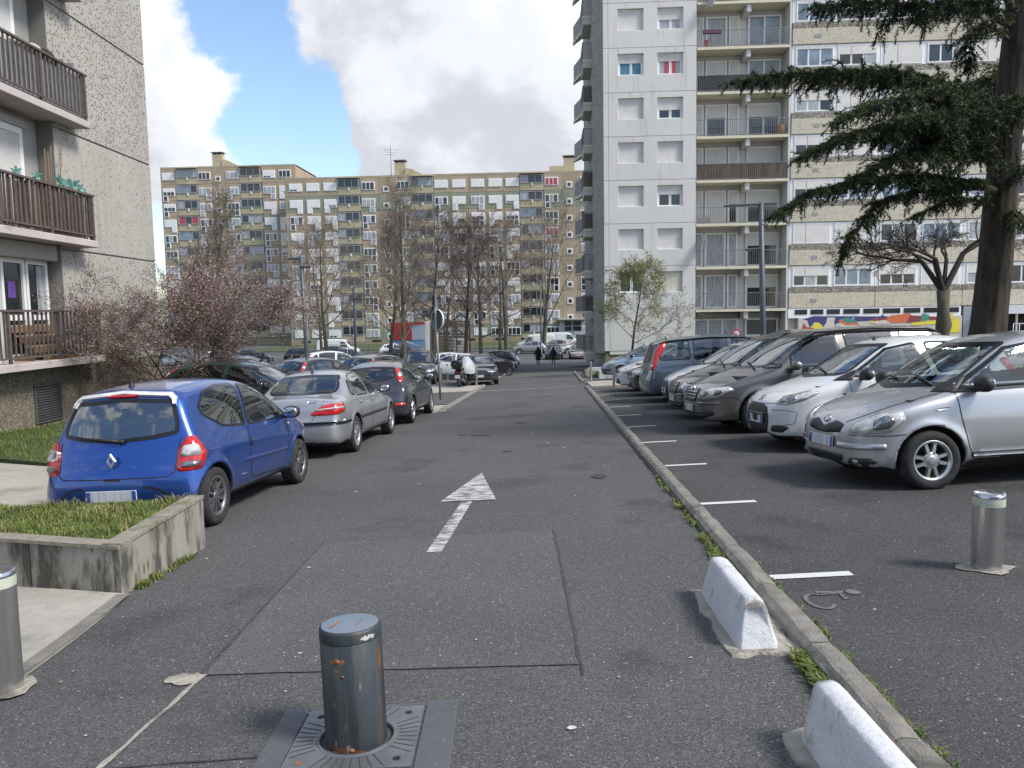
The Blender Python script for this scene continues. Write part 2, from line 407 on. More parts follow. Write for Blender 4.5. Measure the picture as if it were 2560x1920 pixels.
# right-hand kerb: bed and single stones
kerb = MB()
for j in range(33):
    y0, y1 = -2 + j, -1 + j
    kerb.add([(1.30, y0, gz(1.30, y0) - .05), (1.45, y0, gz(1.45, y0) - .05), (1.45, y1, gz(1.45, y1) - .05), (1.30, y1, gz(1.30, y1) - .05), (1.30, y0, gz(1.3, y0) + .012), (1.45, y0, gz(1.45, y0) + .012), (1.45, y1, gz(1.45, y1) + .012), (1.30, y1, gz(1.3, y1) + .012)], [(0, 3, 2, 1), (4, 5, 6, 7), (0, 1, 5, 4), (1, 2, 6, 5), (2, 3, 7, 6), (3, 0, 4, 7)])
kerb = tag(kerb.build('kerb', MORTAR), kind='structure')
def kerb_stone_mesh(ln, w=.15, h=.085, seed=0):
    rnd = random.Random(seed); mb = MB(); prof = [(-w / 2, -.06), (-w / 2, h * .55), (-w / 2 + .035, h * .92), (-w / 2 + .06, h), (w / 2 - .02, h), (w / 2, h - .02), (w / 2, -.06)]
    n = 6; vs = []; fs = []; m = len(prof)
    for i in range(n + 1):
        y = -ln / 2 + ln * i / n; e = 1 if 0 < i < n else .9
        for (x, z) in prof: vs.append((x * e + rnd.uniform(-.004, .004), y, z * (e if z > 0 else 1) + rnd.uniform(-.003, .003)))
    for i in range(n):
        for k in range(m - 1): fs.append((i * m + k, (i + 1) * m + k, (i + 1) * m + k + 1, i * m + k + 1))
    fs += [tuple(range(m)), tuple(n * m + k for k in range(m - 1, -1, -1))]
    return mb.add(vs, fs, 0, False).mesh('kerb_stone', KERB)
KS = [kerb_stone_mesh(.985, seed=i) for i in range(4)]
for j in range(33):
    y = -1.5 + j; o = obj('kerb_stone', KS[j % 4], kerb, (1.375, y, gz(1.375, y)), (math.atan(-.0451), 0, random.Random(j).uniform(-.006, .006)))
# kerb beyond the crossing
kerb2 = drape([1.33, 1.47], lin(35.2, 49, 14), .02).build('kerb', MORTAR); tag(kerb2, kind='structure')
for j in range(14):
    y = 35.7 + j; obj('kerb_stone', KS[j % 4], kerb2, (1.40, y, gz(1.4, y)), (math.atan(-.0451), 0, 0))
kerb3 = strip([(-3.12, 21.6), (-3.12, 36.0)], .14, .02, MB()).build('kerb', MORTAR); tag(kerb3, kind='structure')
for j in range(14):
    y = 22.2 + j; obj('kerb_stone', KS[(j + 1) % 4], kerb3, (-3.12, y, gz(-3.12, y) - .02), (math.atan(-.0451), 0, math.pi))

# left pavement: concrete tongue, asphalt infill, concrete strip
tag(slab_poly([(-3.22, 21.6), (-3.22, 23.6), (-6.2, 23.2), (-6.2, 21.2), (-4.4, 20.9)], .06, .12, 'pavement', CONC), kind='structure')
tag(slab_poly([(-3.22, 24.0), (-3.22, 30.6), (-8.2, 30.6), (-8.2, 24.0)], .055, .1, 'footway', ASPH), kind='structure')
tag(slab_poly([(-3.22, 31.0), (-3.22, 36.0), (-9.6, 36.0), (-9.6, 31.0)], .06, .1, 'pavement', CONC), kind='structure')
tag(slab_poly([(1.55, 30.6), (9.2, 30.6), (9.2, 34.8), (1.55, 34.8)], .05, .12, 'pavement', CONC), kind='structure')
# raised crossing: two concrete edge strips and a worn joint
for nm, y0, w in (('edge_strip', 31.6, .22), ('edge_strip', 36.6, .12), ('edge_strip', 45.5, .18), ('edge_strip', 50.5, .14)):
    tag(strip([(-3.0, y0), (1.3, y0 + .5)], w, .006, MB(), jit=.02).build(nm, MORTAR if w > .13 else TAR), kind='structure')
# concrete walk and lawn left of the planter, triangle of paving in front of it
tag(strip([(-3.18, 5.44), (-3.14, 5.2), (-3.10, 4.9), (-3.05, 4.55), (-3.01, 4.2), (-2.98, 3.9), (-2.96, 3.4)], .10, .0245, MB()).build('edge_strip', KERB), kind='structure')
tag(slab_poly([(-3.17, 5.46), (-3.11, 5.2), (-3.06, 4.9), (-3.01, 4.55), (-2.97, 4.2), (-2.94, 3.9), (-2.92, 3.4), (-6.5, 3.4), (-6.5, 6.4), (-3.3, 5.5)], .02, .05, 'pavement', CONC, res=.6), kind='structure')
tag(slab_poly([(-6.2, 6.9), (-4.0, 6.9), (-5.1, 9.4), (-6.6, 11.2), (-9.5, 11.8), (-14, 10.5), (-14, 6.9)], .03, .08, 'path', CONC), kind='structure')
tag(slab_poly([(-6.3, 11.2), (-9.5, 12.1), (-16, 10.8), (-16, 24.2), (-6.3, 24.2)], .05, .1, 'lawn', SOIL), kind='structure')
tag(slab_poly([(2.0, 40.5), (2.0, 49.9), (12, 49.9), (12, 40.5)], .10, .2, 'lawn', SOIL), kind='structure')
tag(slab_poly([(-45, 108), (-45, 129.5), (1.5, 129.5), (1.5, 108)], .05, .1, 'lawn', SOIL, res=6), kind='structure')
tag(slab_poly([(9.6, -2), (9.6, 30), (13.5, 30), (13.5, -2)], .10, .2, 'lawn', SOIL, res=1.5), kind='structure')
tag(slab_poly([(13.5, -2), (13.5, 49.5), (40, 49.5), (40, -2)], .06, .1, 'pavement', CONC, res=3), kind='structure')

rnd = random.Random(5)
def blob(cx, cy, rx, ry, seed, dz=.008, mb=None, n=18, j=.25, res=.3):
    r_ = random.Random(seed); return drape_poly([(cx + rx * (1 + r_.uniform(-j, j)) * math.cos(2 * math.pi * k / n), cy + ry * (1 + r_.uniform(-j, j)) * math.sin(2 * math.pi * k / n)) for k in range(n)], dz, mb, res)
# painted arrow
A_ = MB()
drape_poly([(-1.27, 8.56), (-.64, 8.56), (-.975, 10.5)], .009, A_, .15); drape_poly([(-1.075, 6.38), (-.945, 6.38), (-.905, 8.50), (-1.02, 8.50)], .009, A_, .15)
tag(A_.build('painted_arrow', PAINT), kind='structure')
for j in range(10):
    y = 5.35 + 2.53 * j
    tag(drape_poly([(1.50, y - .05), (2.06, y - .02), (2.06, y + .08), (1.50, y + .05)], .012, None, .2).build('parking_line', PAINT_T), kind='structure')
for j in range(9):     # dashes of the bays on the far left
    y = 44 + 1.1 * j
    tag(drape_poly([(-3.2, y), (-3.08, y), (-3.08, y + .55), (-3.2, y + .55)], .008).build('parking_line', PAINT_T), kind='structure')
# faint wheelchair sign
w_ = MB(); c0 = (1.66, 4.83)
ring = [(c0[0] + .075 * math.cos(t), c0[1] + .14 * math.sin(t)) for t in np.linspace(R(60), R(330), 16)]
strip(ring, .028, .012, w_); strip([(1.70, 4.95), (1.83, 4.97), (1.83, 4.85)], .03, .012, w_); strip([(1.69, 5.0), (1.86, 4.99)], .035, .012, w_)
drape_poly([(1.92 + .045 * math.cos(t), 4.985 + .05 * math.sin(t)) for t in np.linspace(0, 5.8, 10)], .012, w_)
tag(w_.build('wheelchair_marking', PAINT_F), kind='structure')
tag(drape_poly([(-2.1, 6.87), (0.0, 7.03), (.13, 3.98), (-1.9, 3.98)], .004, None, .5).build('road_patch', mat('asphalt_patch', (0.100, 0.099, 0.0985), 0.88, var=0.30, vscale=60, var2=0.12, v2scale=0.6, speck=[((0.27, 0.265, 0.25), 115, 0.80), ((0.035, 0.035, 0.036), 95, 0.66), ((0.50, 0.50, 0.47), 66, 0.975)], bump=0.5, bscale=110, spec=0.35)), kind='structure')
oil = MB(); ro = random.Random(17)
for k in range(16):
    X, Y = (ro.uniform(3.2, 6.0), 9 + 2.53 * (k % 7) + ro.uniform(-.6, .6)) if k < 11 else (ro.uniform(-2.8, .9), ro.uniform(6, 18))
    s_ = ro.uniform(.05, .20); blob(X, Y, s_, s_ * ro.uniform(.8, 1.6), 40 + k, .0095, oil, 14, .35, .5)
tag(oil.build('oil_stain', mat('oil_stain', (.035, .034, .033), .6, var=.4, vscale=14)), kind='structure')
# saw cuts round the road patch, tarred or filled with mortar
cut = MB()
strip([(-2.1, 6.88), (0.0, 7.04)], .009, .006, cut, jit=.004); strip([(0.0, 7.04), (.14, 3.85)], .018, .007, cut, jit=.006)
strip([(-1.9, 3.98), (.12, 3.98)], .009, .006, cut, jit=.004); strip([(-2.1, 6.88), (-1.93, 4.0)], .010, .006, cut, jit=.004)
strip([(-2.6, 2.98), (-.6, 3.16)], .010, .006, cut, jit=.005); strip([(-2.6, 2.83), (-.9, 2.92)], .009, .006, cut, jit=.005)
tag(cut.build('asphalt_joint', TAR), kind='structure')
mf = MB(); strip([(-1.90, 3.98), (-1.93, 3.1), (-2.0, 2.2)], .030, .007, mf, jit=.007)
blob(-1.99, 3.93, .10, .075, 3, .008, mf)
tag(mf.build('mortar_joint', MORTAR), kind='structure')
# chewing gum, bird droppings and paper scraps on the tar
sp_ = MB(); rr = random.Random(11)
for k in range(150):
    X, Y = rr.uniform(-3.0, 1.1) if k % 3 else rr.uniform(1.6, 6), rr.uniform(2.3, 22) ** 1.0
    s_ = rr.uniform(.004, .011) * (1.0 if rr.random() < .9 else 2.2); blob(X, Y, s_, s_ * rr.uniform(.6, 1.6), k, .0085, sp_, 7, .3, 1.0)
o = sp_.build('litter_spots', mat('gum', (.42, .42, .40), .8, var=.3)); tag(o, 'pale spots of gum and droppings on the asphalt', 'litter', kind='stuff')
# ------------------------------------------------------------------ buildings
WHITE = mat('white_frame', (0.80, 0.80, 0.79), 0.45, var=0.05, vscale=3)
SHUT = mat('roller_shutter', (0.74, 0.73, 0.71), 0.6, var=0.06, vscale=2)
def slatmat(name, c, sc=22.0):
    if name in MATS: return MATS[name]
    m = mat(name, c, .55, var=.07, vscale=3); N, L = m.node_tree.nodes, m.node_tree.links; b = N['Principled BSDF']
    tc = N.new('ShaderNodeTexCoord'); w = N.new('ShaderNodeTexWave'); w.bands_direction = 'Z'; w.inputs['Scale'].default_value = sc / 3.14159 / 2 * 3.14159; L.new(tc.outputs['Object'], w.inputs['Vector'])
    bp = N.new('ShaderNodeBump'); bp.inputs['Strength'].default_value = .6; bp.inputs['Distance'].default_value = .012; L.new(w.outputs['Fac'], bp.inputs['Height']); L.new(bp.outputs[0], b.inputs['Normal']); return m
SLAT = slatmat('shutter_slats', (0.65, 0.63, 0.60))
SLATG = slatmat('shutter_slats_grey', (0.26, 0.265, 0.27))
PANE = mat('window_pane', (0.018, 0.022, 0.026), 0.05, var=0.5, vscale=0.8, spec=0.8)
PANEB = mat('window_pane_blue', (0.16, 0.22, 0.29), 0.05, var=0.4, vscale=1.2, spec=0.8)
CURT = mat('net_curtain', (0.34, 0.36, 0.38), 0.35, var=0.35, vscale=9, aniso=(1, 1, .12), spec=.6)
CURTR = mat('red_curtain', (0.42, 0.06, 0.09), 0.5, var=0.3, vscale=9, aniso=(1, 1, .12))
CURTP = mat('purple_curtain', (0.13, 0.06, 0.30), 0.5, var=0.2)
CURTB = mat('teal_curtain', (0.06, 0.20, 0.27), 0.5, var=0.3, vscale=9, aniso=(1, 1, .12))
PATCHC = (0.52, 0.47, 0.34)
BROWN = mat('brown_panel', (0.385, 0.312, 0.222), 0.9, var=0.07, vscale=.8, var2=.10, v2scale=.25, stain=PATCHC, stain_s=1.5, stain_t=0.665, bump=.15, bscale=20)
BROWN2 = mat('brown_panel_dark', (0.35, 0.28, 0.198), 0.9, var=0.07, vscale=.8, var2=.10, v2scale=.25, stain=PATCHC, stain_s=1.7, stain_t=0.69, bump=.15, bscale=20)
GREENP = mat('green_panel', (0.25, 0.27, 0.195), 0.9, var=0.06, vscale=.8, var2=.08, v2scale=.25, stain=(.40, .40, .30), stain_s=1.6, stain_t=.70)
BEIGEP = mat('beige_parapet', (0.42, 0.37, 0.245), 0.9, var=0.05, vscale=.8, var2=.06, stain=(.50, .42, .22), stain_s=1.2, stain_t=.72)
PLINTH = mat('far_plinth', (0.30, 0.25, 0.16), 0.9, var=0.12, vscale=2)
DARKIN = mat('dark_interior', (0.015, 0.015, 0.016), 0.9, var=0.3)
VENTM = mat('vent_metal', (0.12, 0.12, 0.12), 0.6, 0.3, var=0.2)
STAIRW = mat('stair_window_frame', (0.75, 0.74, 0.71), .5, var=.05)

# ---- far brown slab block -------------------------------------------------
FH = 2.70
def far_window_mesh(kind, leg, W=2.2, Hh=1.32):
    """white window unit with a door leg; kind of infill; leg -1 left, 1 right, 0 none"""
    mb = MB(); lw, lh = .93, .95
    mb.bbox(-W / 2, W / 2, -.10, .05, -Hh, 0, .02)
    lx0, lx1 = (-W / 2, -W / 2 + lw) if leg < 0 else (W / 2 - lw, W / 2)
    if leg: mb.bbox(lx0, lx1, -.10, .05, -Hh - lh, -Hh + .01, .02)
    pn = MB()
    def pane(x0, x1, z0, z1, m): pn.box(x0, x1, -.125, -.095, z0, z1, m)
    third = W / 3
    if kind == 'shut':
        pn.box(-W / 2 + .10, W / 2 - .10, -.118, -.095, -Hh + .08, -.10, 1)
        if leg: pn.box(lx0 + .08, lx1 - .08, -.118, -.095, -Hh - lh + .08, -Hh - .02, 1)
    elif kind == 'slot':
        pn.box(-W / 2 + .10, W / 2 - .10, -.118, -.095, -Hh + .36, -.10, 1)
        for s_ in (0, 1): x0 = (-W / 2 + .2 + s_ * .62) if leg >= 0 else (W / 2 - 1.35 + s_ * .62); pane(x0, x0 + .5, -Hh + .12, -Hh + .32, 0)
        if leg: pn.box(lx0 + .08, lx1 - .08, -.118, -.095, -Hh - lh + .08, -Hh - .02, 1)
    elif kind in ('open', 'curt', 'redc'):
        cm = dict(open=0, curt=2, redc=3)[kind]; xs = [(-W / 2 + .14, -W / 2 + .66), (-W / 2 + .80, -W / 2 + 1.32), (W / 2 - .74, W / 2 - .16)]
        for i, (a, b) in enumerate(xs): pane(a, b, -Hh + .12, -.14, cm if i != 1 or kind != 'open' else (2 if leg < 0 else 0))
        if leg: pane(lx0 + .17, lx1 - .17, -Hh - lh + .13, -Hh - .04, 0 if kind == 'open' else 2)
    elif kind == 'half':
        pn.box(-W / 2 + .10, W / 2 - .10, -.118, -.095, -.62, -.10, 1)
        for a in (-W / 2 + .16, -W / 2 + .84, W / 2 - .72): pane(a, a + .54, -Hh + .12, -.66, 0)
        if leg: pane(lx0 + .17, lx1 - .17, -Hh - lh + .13, -Hh - .04, 0)
    return mb.mesh('window', WHITE), pn.mesh('pane', [PANE, SHUT, CURT, CURTR])
FWIN = {}
def far_window(kind, leg):
    if (kind, leg) not in FWIN: FWIN[kind, leg] = far_window_mesh(kind, leg)
    return FWIN[kind, leg]
_panel = {}
def panel_mesh(w, h, m, d=.25, name='wall_panel'):
    k = (round(w, 2), round(h, 2), m.name, d, name)
    if k not in _panel:
        _panel[k] = MB().bbox(-w / 2 + .015, w / 2 - .015, 0, d, .015, h - .015, .02).mesh(name, m)
    return _panel[k]
LOGG = {}
def loggia_mesh(kind, w=3.5):
    if kind in LOGG: return LOGG[kind]
    fr = MB()
    for x in (-w / 2, -w / 6 - .03, w / 6 - .03, w / 2 - .07): fr.box(x, x + .07, -.14, .0, 0, 1.22)
    fr.box(-w / 2 - .03, w / 2 + .03, -.16, .02, -.08, .0); fr.box(-w / 2 - .03, w / 2 + .03, -.16, .02, 1.22, 1.30)
    fr.box(-w / 2 - .14, -w / 2 - .03, -.14, .0, -.05, 1.25); fr.box(w / 2 + .03, w / 2 + .14, -.14, .0, -.05, 1.25)
    pn = MB(); ms = dict(dark=(0, 0, 0), mix=(2, 0, 0), mix2=(0, 2, 2), curt=(2, 2, 2), red=(3, 0, 3), blue=(1, 1, 0))[kind]
    for i, m in enumerate(ms): x0 = -w / 2 + .07 + i * (w - .07) / 3; pn.box(x0, x0 + (w - .07) / 3 - .07, -.08, -.05, 0, 1.22, m)
    LOGG[kind] = (fr.mesh('loggia_glazing', mat('alu_frame', (.42, .43, .45), .4, .5, var=.05)), pn.mesh('pane', [PANE, PANEB, CURT, CURTR])); return LOGG[kind]
def far_block(name, label, Y, cols, x0, x1, ztop, nrow, seed, greens, zb):
    rnd = random.Random(seed); root = thing(name, label, 'building', (0, Y, 0))
    z0 = ztop - .95
    MB().box(x0, x1, .26, 12, zb - 1, ztop - .12).build('core', BROWN2, root)
    MB().box(x0, x1, .0, 12.1, ztop - .95 + .62, ztop).build('parapet', BROWN, root)
    MB().box(x0, x1, -.05, .3, zb - .6, zb + .9).build('plinth', PLINTH, root)
    edges = sorted(cols, key=lambda c: c[0])
    lim = [x0] + [(edges[i][1] + edges[i + 1][0]) / 2 for i in range(len(edges) - 1)] + [x1]
    for r in range(nrow):
        zt = z0 - r * FH + .60; zbm = zt - FH
        for i, (a, b, kd) in enumerate(edges):
            w = lim[i + 1] - lim[i]; xc = (lim[i] + lim[i + 1]) / 2; xm = (a + b) / 2
            g = any(r == gr and lo <= i <= hi for gr, lo, hi in greens) or r == nrow - 1
            pm = GREENP if g else (BROWN if (i * 7 + r * 3) % 5 else BROWN2)
            if kd == 'L':
                o = obj('wall_panel', panel_mesh(w, FH - 1.42, BEIGEP, .30), root, (xc, -.06, zbm + .02))
                fr, pn = loggia_mesh(rnd.choice(['dark', 'dark', 'mix', 'mix2', 'curt', 'dark', 'red' if rnd.random() < .15 else 'mix', 'blue']), 3.5)
                q = obj('loggia_glazing', fr, root, (xm, -.02, zbm + 1.30)); obj('pane', pn, q)
                if 'spout' not in _panel: _panel['spout'] = MB().box(-.11, .11, -.12, 0, -.45, 0).mesh('drain_spout', WHITE)
                obj('drain_spout', _panel['spout'], root, (xm + .1, -.08, zbm + 1.22))
                if r == 0: MB().bbox(-w / 2 + .05, w / 2 - .05, -.7, .1, 0, .12, .02).build('canopy', BEIGEP, root, (xm, -.1, zt - .02))
            else:
                obj('wall_panel', panel_mesh(w, FH, pm), root, (xc, 0, zbm))
                if kd == 'S':
                    if 'stairw' not in _panel:
                        mb = MB(); mb.bbox(-.5, .5, -.08, .05, -.5, .5, .02); _panel['stairw'] = mb.mesh('stair_window', STAIRW); _panel['stairp'] = MB().box(-.27, .27, -.10, -.07, -.27, .27).mesh('pane', PANE)
                    q = obj('stair_window', _panel['stairw'], root, (xm, 0, zt - 1.85)); obj('pane', _panel['stairp'], q)
                else:
                    leg = 0 if r in (0, nrow - 1) else rnd.choice((-1, 1))
                    k = rnd.choice(['shut', 'shut', 'slot', 'shut', 'open', 'half', 'curt']) if kd == 'W' else rnd.choice(['open', 'curt', 'open', 'curt', 'redc' if rnd.random() < .1 else 'curt'])
                    fr, pn = far_window(k, leg); q = obj('window', fr, root, (xm, 0, zt - .62)); obj('pane', pn, q)
    return root, z0
colsR = [(-43.2, -41.0, 'W'), (-40.3, -38.1, 'W'), (-37.4, -35.2, 'W'), (-35.0, -31.5, 'L'), (-31.0, -28.8, 'K'), (-27.5, -26.4, 'S'), (-25.2, -23.0, 'K'), (-22.8, -19.2, 'L'), (-18.95, -16.7, 'W'), (-16.0, -13.8, 'W'), (-12.9, -10.7, 'W'), (-10.0, -7.8, 'W'), (-7.2, -5.0, 'W'), (-4.7, -1.15, 'L'), (-.75, 1.4, 'K'), (2.67, 3.72, 'S'), (5.0, 7.2, 'K'), (7.6, 11.1, 'L')]
far, _z = far_block('apartment_block', 'long brown panel apartment block of ten storeys behind the bare trees', 130, colsR, -43.9, 11.6, 24.4, 10, 7, [(1, 8, 17), (1, 4, 6), (1, 0, 2)], -3.4)
colsL = [(-68.0, -65.6, 'W'), (-67.15 + 0.0, -63.7, 'L') if False else (-65.2, -61.7, 'L'), (-61.4, -59.2, 'K'), (-58.6, -57.2, 'S'), (-56.4, -54.2, 'K'), (-53.9, -50.4, 'L'), (-49.9, -47.7, 'W'), (-47.1, -44.9, 'W')]
farL, _z = far_block('apartment_block', 'taller left wing of the brown block, set back at its stepped roof', 136.5, [((a - .0) , b, k) for a, b, k in colsL], -68.2, -44.1, 27.9, 11, 9, [(3, 3, 7), (8, 0, 3)], -3.4)
# roof chimneys with hatch housings
for (x, Y, z, par) in ((-58.9, 3, 27.9, farL), (-25.0, 3, 24.4, far), (3.3, 3, 24.4, far)):
    c = MB(); c.bbox(-.9, .9, -.6, .6, 0, 2.5, .03); c.build('chimney', BEIGEP, par, (x, Y, z))
    c2 = MB(); c2.box(-1.05, 1.05, -.75, .75, 2.75, 2.9); [c2.box(a - .12, a + .12, -.5, .5, 2.5, 2.75) for a in (-.75, 0, .75)]; c2.build('chimney_cap', VENTM, par, (x, Y, z))
    s_ = 1 if x < 0 else -1
    MB().prism([(.9, 0), (3.6, 0), (3.6, .55), (1.9, 1.35), (.9, 1.5)] if s_ > 0 else [(-.9, 0), (-.9, 1.2), (-3.3, 1.2), (-3.3, 0)], -.8, .8, axis='y').build('hatch_housing', BEIGEP, par, (x, Y, z))
an = MB(); an.tube([(-26.6, 3, 24.4), (-26.6, 3, 29.8)], .05, 5); [an.tube([(-27.8 + .2 * k, 3, 29.2 - .4 * k), (-25.4 - .2 * k, 3, 29.0 - .4 * k)], .03, 4) for k in range(3)]; an.build('aerial', VENTM, far)
# street entrance
e = MB(); e.box(-.1, 3.7, -.35, .0, -3.3, .15); e.build('entrance_bay', mat('door_grey', (.40, .43, .45), .5), far, (1.5, 0, 0))
MB().bbox(-.4, 4.1, -1.5, .1, .15, .45, .04).build('entrance_canopy', mat('canopy_grey', (.36, .36, .35), .7), far, (1.5, 0, 0))
for k, (a, b) in enumerate(((.75, 1.85), (2.1, 3.5))):
    for z_ in (-1.6, -.75): MB().box(a, b, -.42, -.36, z_, z_ + .7).build('door_pane', PANE, far, (1.5, 0, 0))
for x in (-42, -36, -30, -14.2, -9.3, -5):
    MB().box(x, x + 1.5, -.10, -.04, -2.95, -2.65).build('cellar_vent', DARKIN, far)

# ---- pale grey tower ------------------------------------------------------
TY = 50.0; TH = 2.665
TOWER = mat('tower_render', (0.615, 0.598, 0.570), 0.85, var=0.03, vscale=.9, var2=.035, v2scale=.25, bump=.08, bscale=60, streak=((.42, .405, .38), 3.0, .56))
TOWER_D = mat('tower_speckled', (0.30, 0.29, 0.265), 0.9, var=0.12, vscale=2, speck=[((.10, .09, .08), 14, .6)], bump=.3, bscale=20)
SOFFIT = mat('balcony_concrete', (0.52, 0.50, 0.44), 0.85, var=.08, vscale=1.5)
EDGE = mat('balcony_edge', (0.62, 0.585, 0.44), 0.8, var=.06)
RAILM = mat('rail_metal', (0.22, 0.20, 0.19), 0.6, 0.2, var=.15)
REED = mat('reed_screen', (0.125, 0.095, 0.072), 0.9, var=.5, vscale=12, aniso=(1, 1, .06))
tower = thing('apartment_tower', 'pale grey apartment tower with square windows and balconies on its right', 'building', (0, TY, 0))
MB().box(3.42, 9.1, .32, 14, -2.4, 26).build('core', TOWER, tower)
zj = [1.74 + TH * k for k in range(-1, 9)]
TX0, TX1 = 3.72, 9.10
win_x = [(4.30, 5.88), (6.72, 8.30)]
def holed_panel(x0, x1, z0, z1, holes, d=.32):
    """wall panel with window openings, reveals included"""
    mb = MB(); xs = [x0] + [v for h in holes for v in (h[0], h[1])] + [x1]
    for i in range(0, len(xs) - 1, 2): mb.box(xs[i], xs[i + 1], 0, d, z0, z1)
    for (a, b, c, e_) in holes: mb.box(a, b, 0, d, z0, c); mb.box(a, b, 0, d, e_, z1)
    return mb
rnd = random.Random(3)
wk = {8: ('shut', 'open'), 7: ('shut', 'half'), 6: ('teal', 'red'), 5: ('shut', 'third'), 4: ('shut', 'shut'), 3: ('shut', 'dark'), 2: ('shut', 'shut'), 1: ('green', 'blind')}
GREENW = mat('green_pane', (.06, .09, .07), .1, var=.4, vscale=3)
def sq_window(root, x0, x1, zb, zt, kind, dy=.19):
    w = x1 - x0; f = MB(); t = .09
    f.box(x0, x1, dy, dy + .10, zb, zb + t); f.box(x0, x1, dy, dy + .10, zt - t, zt); f.box(x0, x0 + t, dy, dy + .10, zb + t, zt - t); f.box(x1 - t, x1, dy, dy + .10, zb + t, zt - t)
    q = f.build('window', WHITE, root)
    MB().box(x0 - .03, x1 + .03, dy - .14, dy, zb - .03, zb + .03).build('sill', WHITE, q)
    cover = dict(shut=1.0, open=0, half=.52, teal=.40, red=.34, third=.58, dark=.42, green=0, blind=0)[kind]
    a, b, c, e_ = x0 + t, x1 - t, zb + t, zt - t; zc = e_ - (e_ - c) * cover
    if cover > 0: MB().box(a, b, dy - .015, dy + .05, zc, e_).build('roller_shutter', SLAT, q)
    if kind == 'blind':
        MB().box(a, b, dy - .03, dy + .02, c, e_).build('shutter_panel', mat('cream_blind', (.66, .60, .47), .6, var=.1, vscale=9, aniso=(1, 1, .05)), q); return q
    if cover < 1:
        m = (a + b) / 2; fm = MB()
        for u in (a, m - .045, m + .045 - .0, b - .06): fm.box(u, u + .06, dy + .02, dy + .07, c, zc)
        fm.build('casement', WHITE, q)
        pm = dict(open=(CURT, PANEB), half=(CURT, CURT), teal=(CURTB, CURTB), red=(CURT, CURT), third=(PANE, PANE), dark=(PANE, PANE), green=(GREENW, GREENW))[kind]
        for i, (u, v) in enumerate(((a, m), (m, b))): MB().box(u, v, dy + .05, dy + .06, c, zc).build('pane', pm[i], q)
        if kind == 'red':
            for u in (m - .33, m + .06): MB().box(u, u + .3, dy + .04, dy + .048, c, zc).build('curtain', CURTR, q)
    return q
for r in range(len(zj) - 1):
    z0, z1 = zj[r], zj[r + 1]
    hz = z0 + 1.02; holes = [(a, b, hz, hz + 1.30) for a, b in win_x] if r > 0 else []
    o = holed_panel(TX0, TX1, z0 + .012, z1 - .012, holes).build('wall_panel', TOWER, tower)
    MB().box(3.40, TX0 - .02, -.03, .3, z0 + .012, z1 - .012).build('corner_panel', TOWER, tower)
    if r > 0:
        for i, (a, b) in enumerate(win_x): sq_window(tower, a, b, hz, hz + 1.30, wk.get(r, ('shut', 'half'))[i])
MB().box(TX0, TX1, .02, .32, -1.15, zj[0]).build('wall_base', TOWER, tower)
MB().box(3.44, 15.0, .08, 12, -2.6, -1.05).build('plinth', mat('pebble_plinth', (.20, .165, .12), .9, var=.2, vscale=3, speck=[((.33, .30, .24), 16, .6)], bump=.5, bscale=25), tower)
# side wall and the balconies that show in profile on its left
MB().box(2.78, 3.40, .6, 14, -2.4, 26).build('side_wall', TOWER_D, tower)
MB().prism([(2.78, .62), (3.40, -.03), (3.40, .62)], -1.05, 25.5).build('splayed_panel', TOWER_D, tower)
for r in range(-1, 9):
    z = 1.62 + TH * r
    MB().box(2.20, 2.78, 1.6, 4.4, z - .14, z + .02).build('balcony_slab', EDGE, tower)
    MB().box(2.24, 2.78, 1.63, 4.35, z - .5, z - .141).build('balcony_soffit', SOFFIT, tower)
    s_ = MB()
    for k in range(9): x = 2.24 + k * .065; s_.box(x, x + .022, 1.62, 1.65, z + .02, z + 1.02)
    for k in range(20): y = 1.64 + k * .14; s_.box(2.21, 2.24, y, y + .022, z + .02, z + 1.02)
    s_.box(2.20, 2.80, 1.60, 1.66, z + 1.02, z + 1.06); s_.box(2.19, 2.25, 1.6, 4.4, z + 1.02, z + 1.06); s_.build('railing', RAILM, tower)
    if r in (0, 2, 3, 5): MB().box(2.26, 2.76, 1.67, 1.69, z + .05, z + .98).build('screen', REED if r != 5 else mat('teal_screen', (.05, .13, .12), .7), tower)
    MB().prism([(2.20, 4.4), (2.78, 4.4), (1.75, 6.8), (1.75, 6.4)], z - .14, z + .02).build('balcony_slab', EDGE, tower)
    MB().prism([(1.78, 6.4), (1.82, 6.4), (2.24, 4.42), (2.2, 4.42)], z, z + 1.04).build('railing_screen', RAILM, tower)
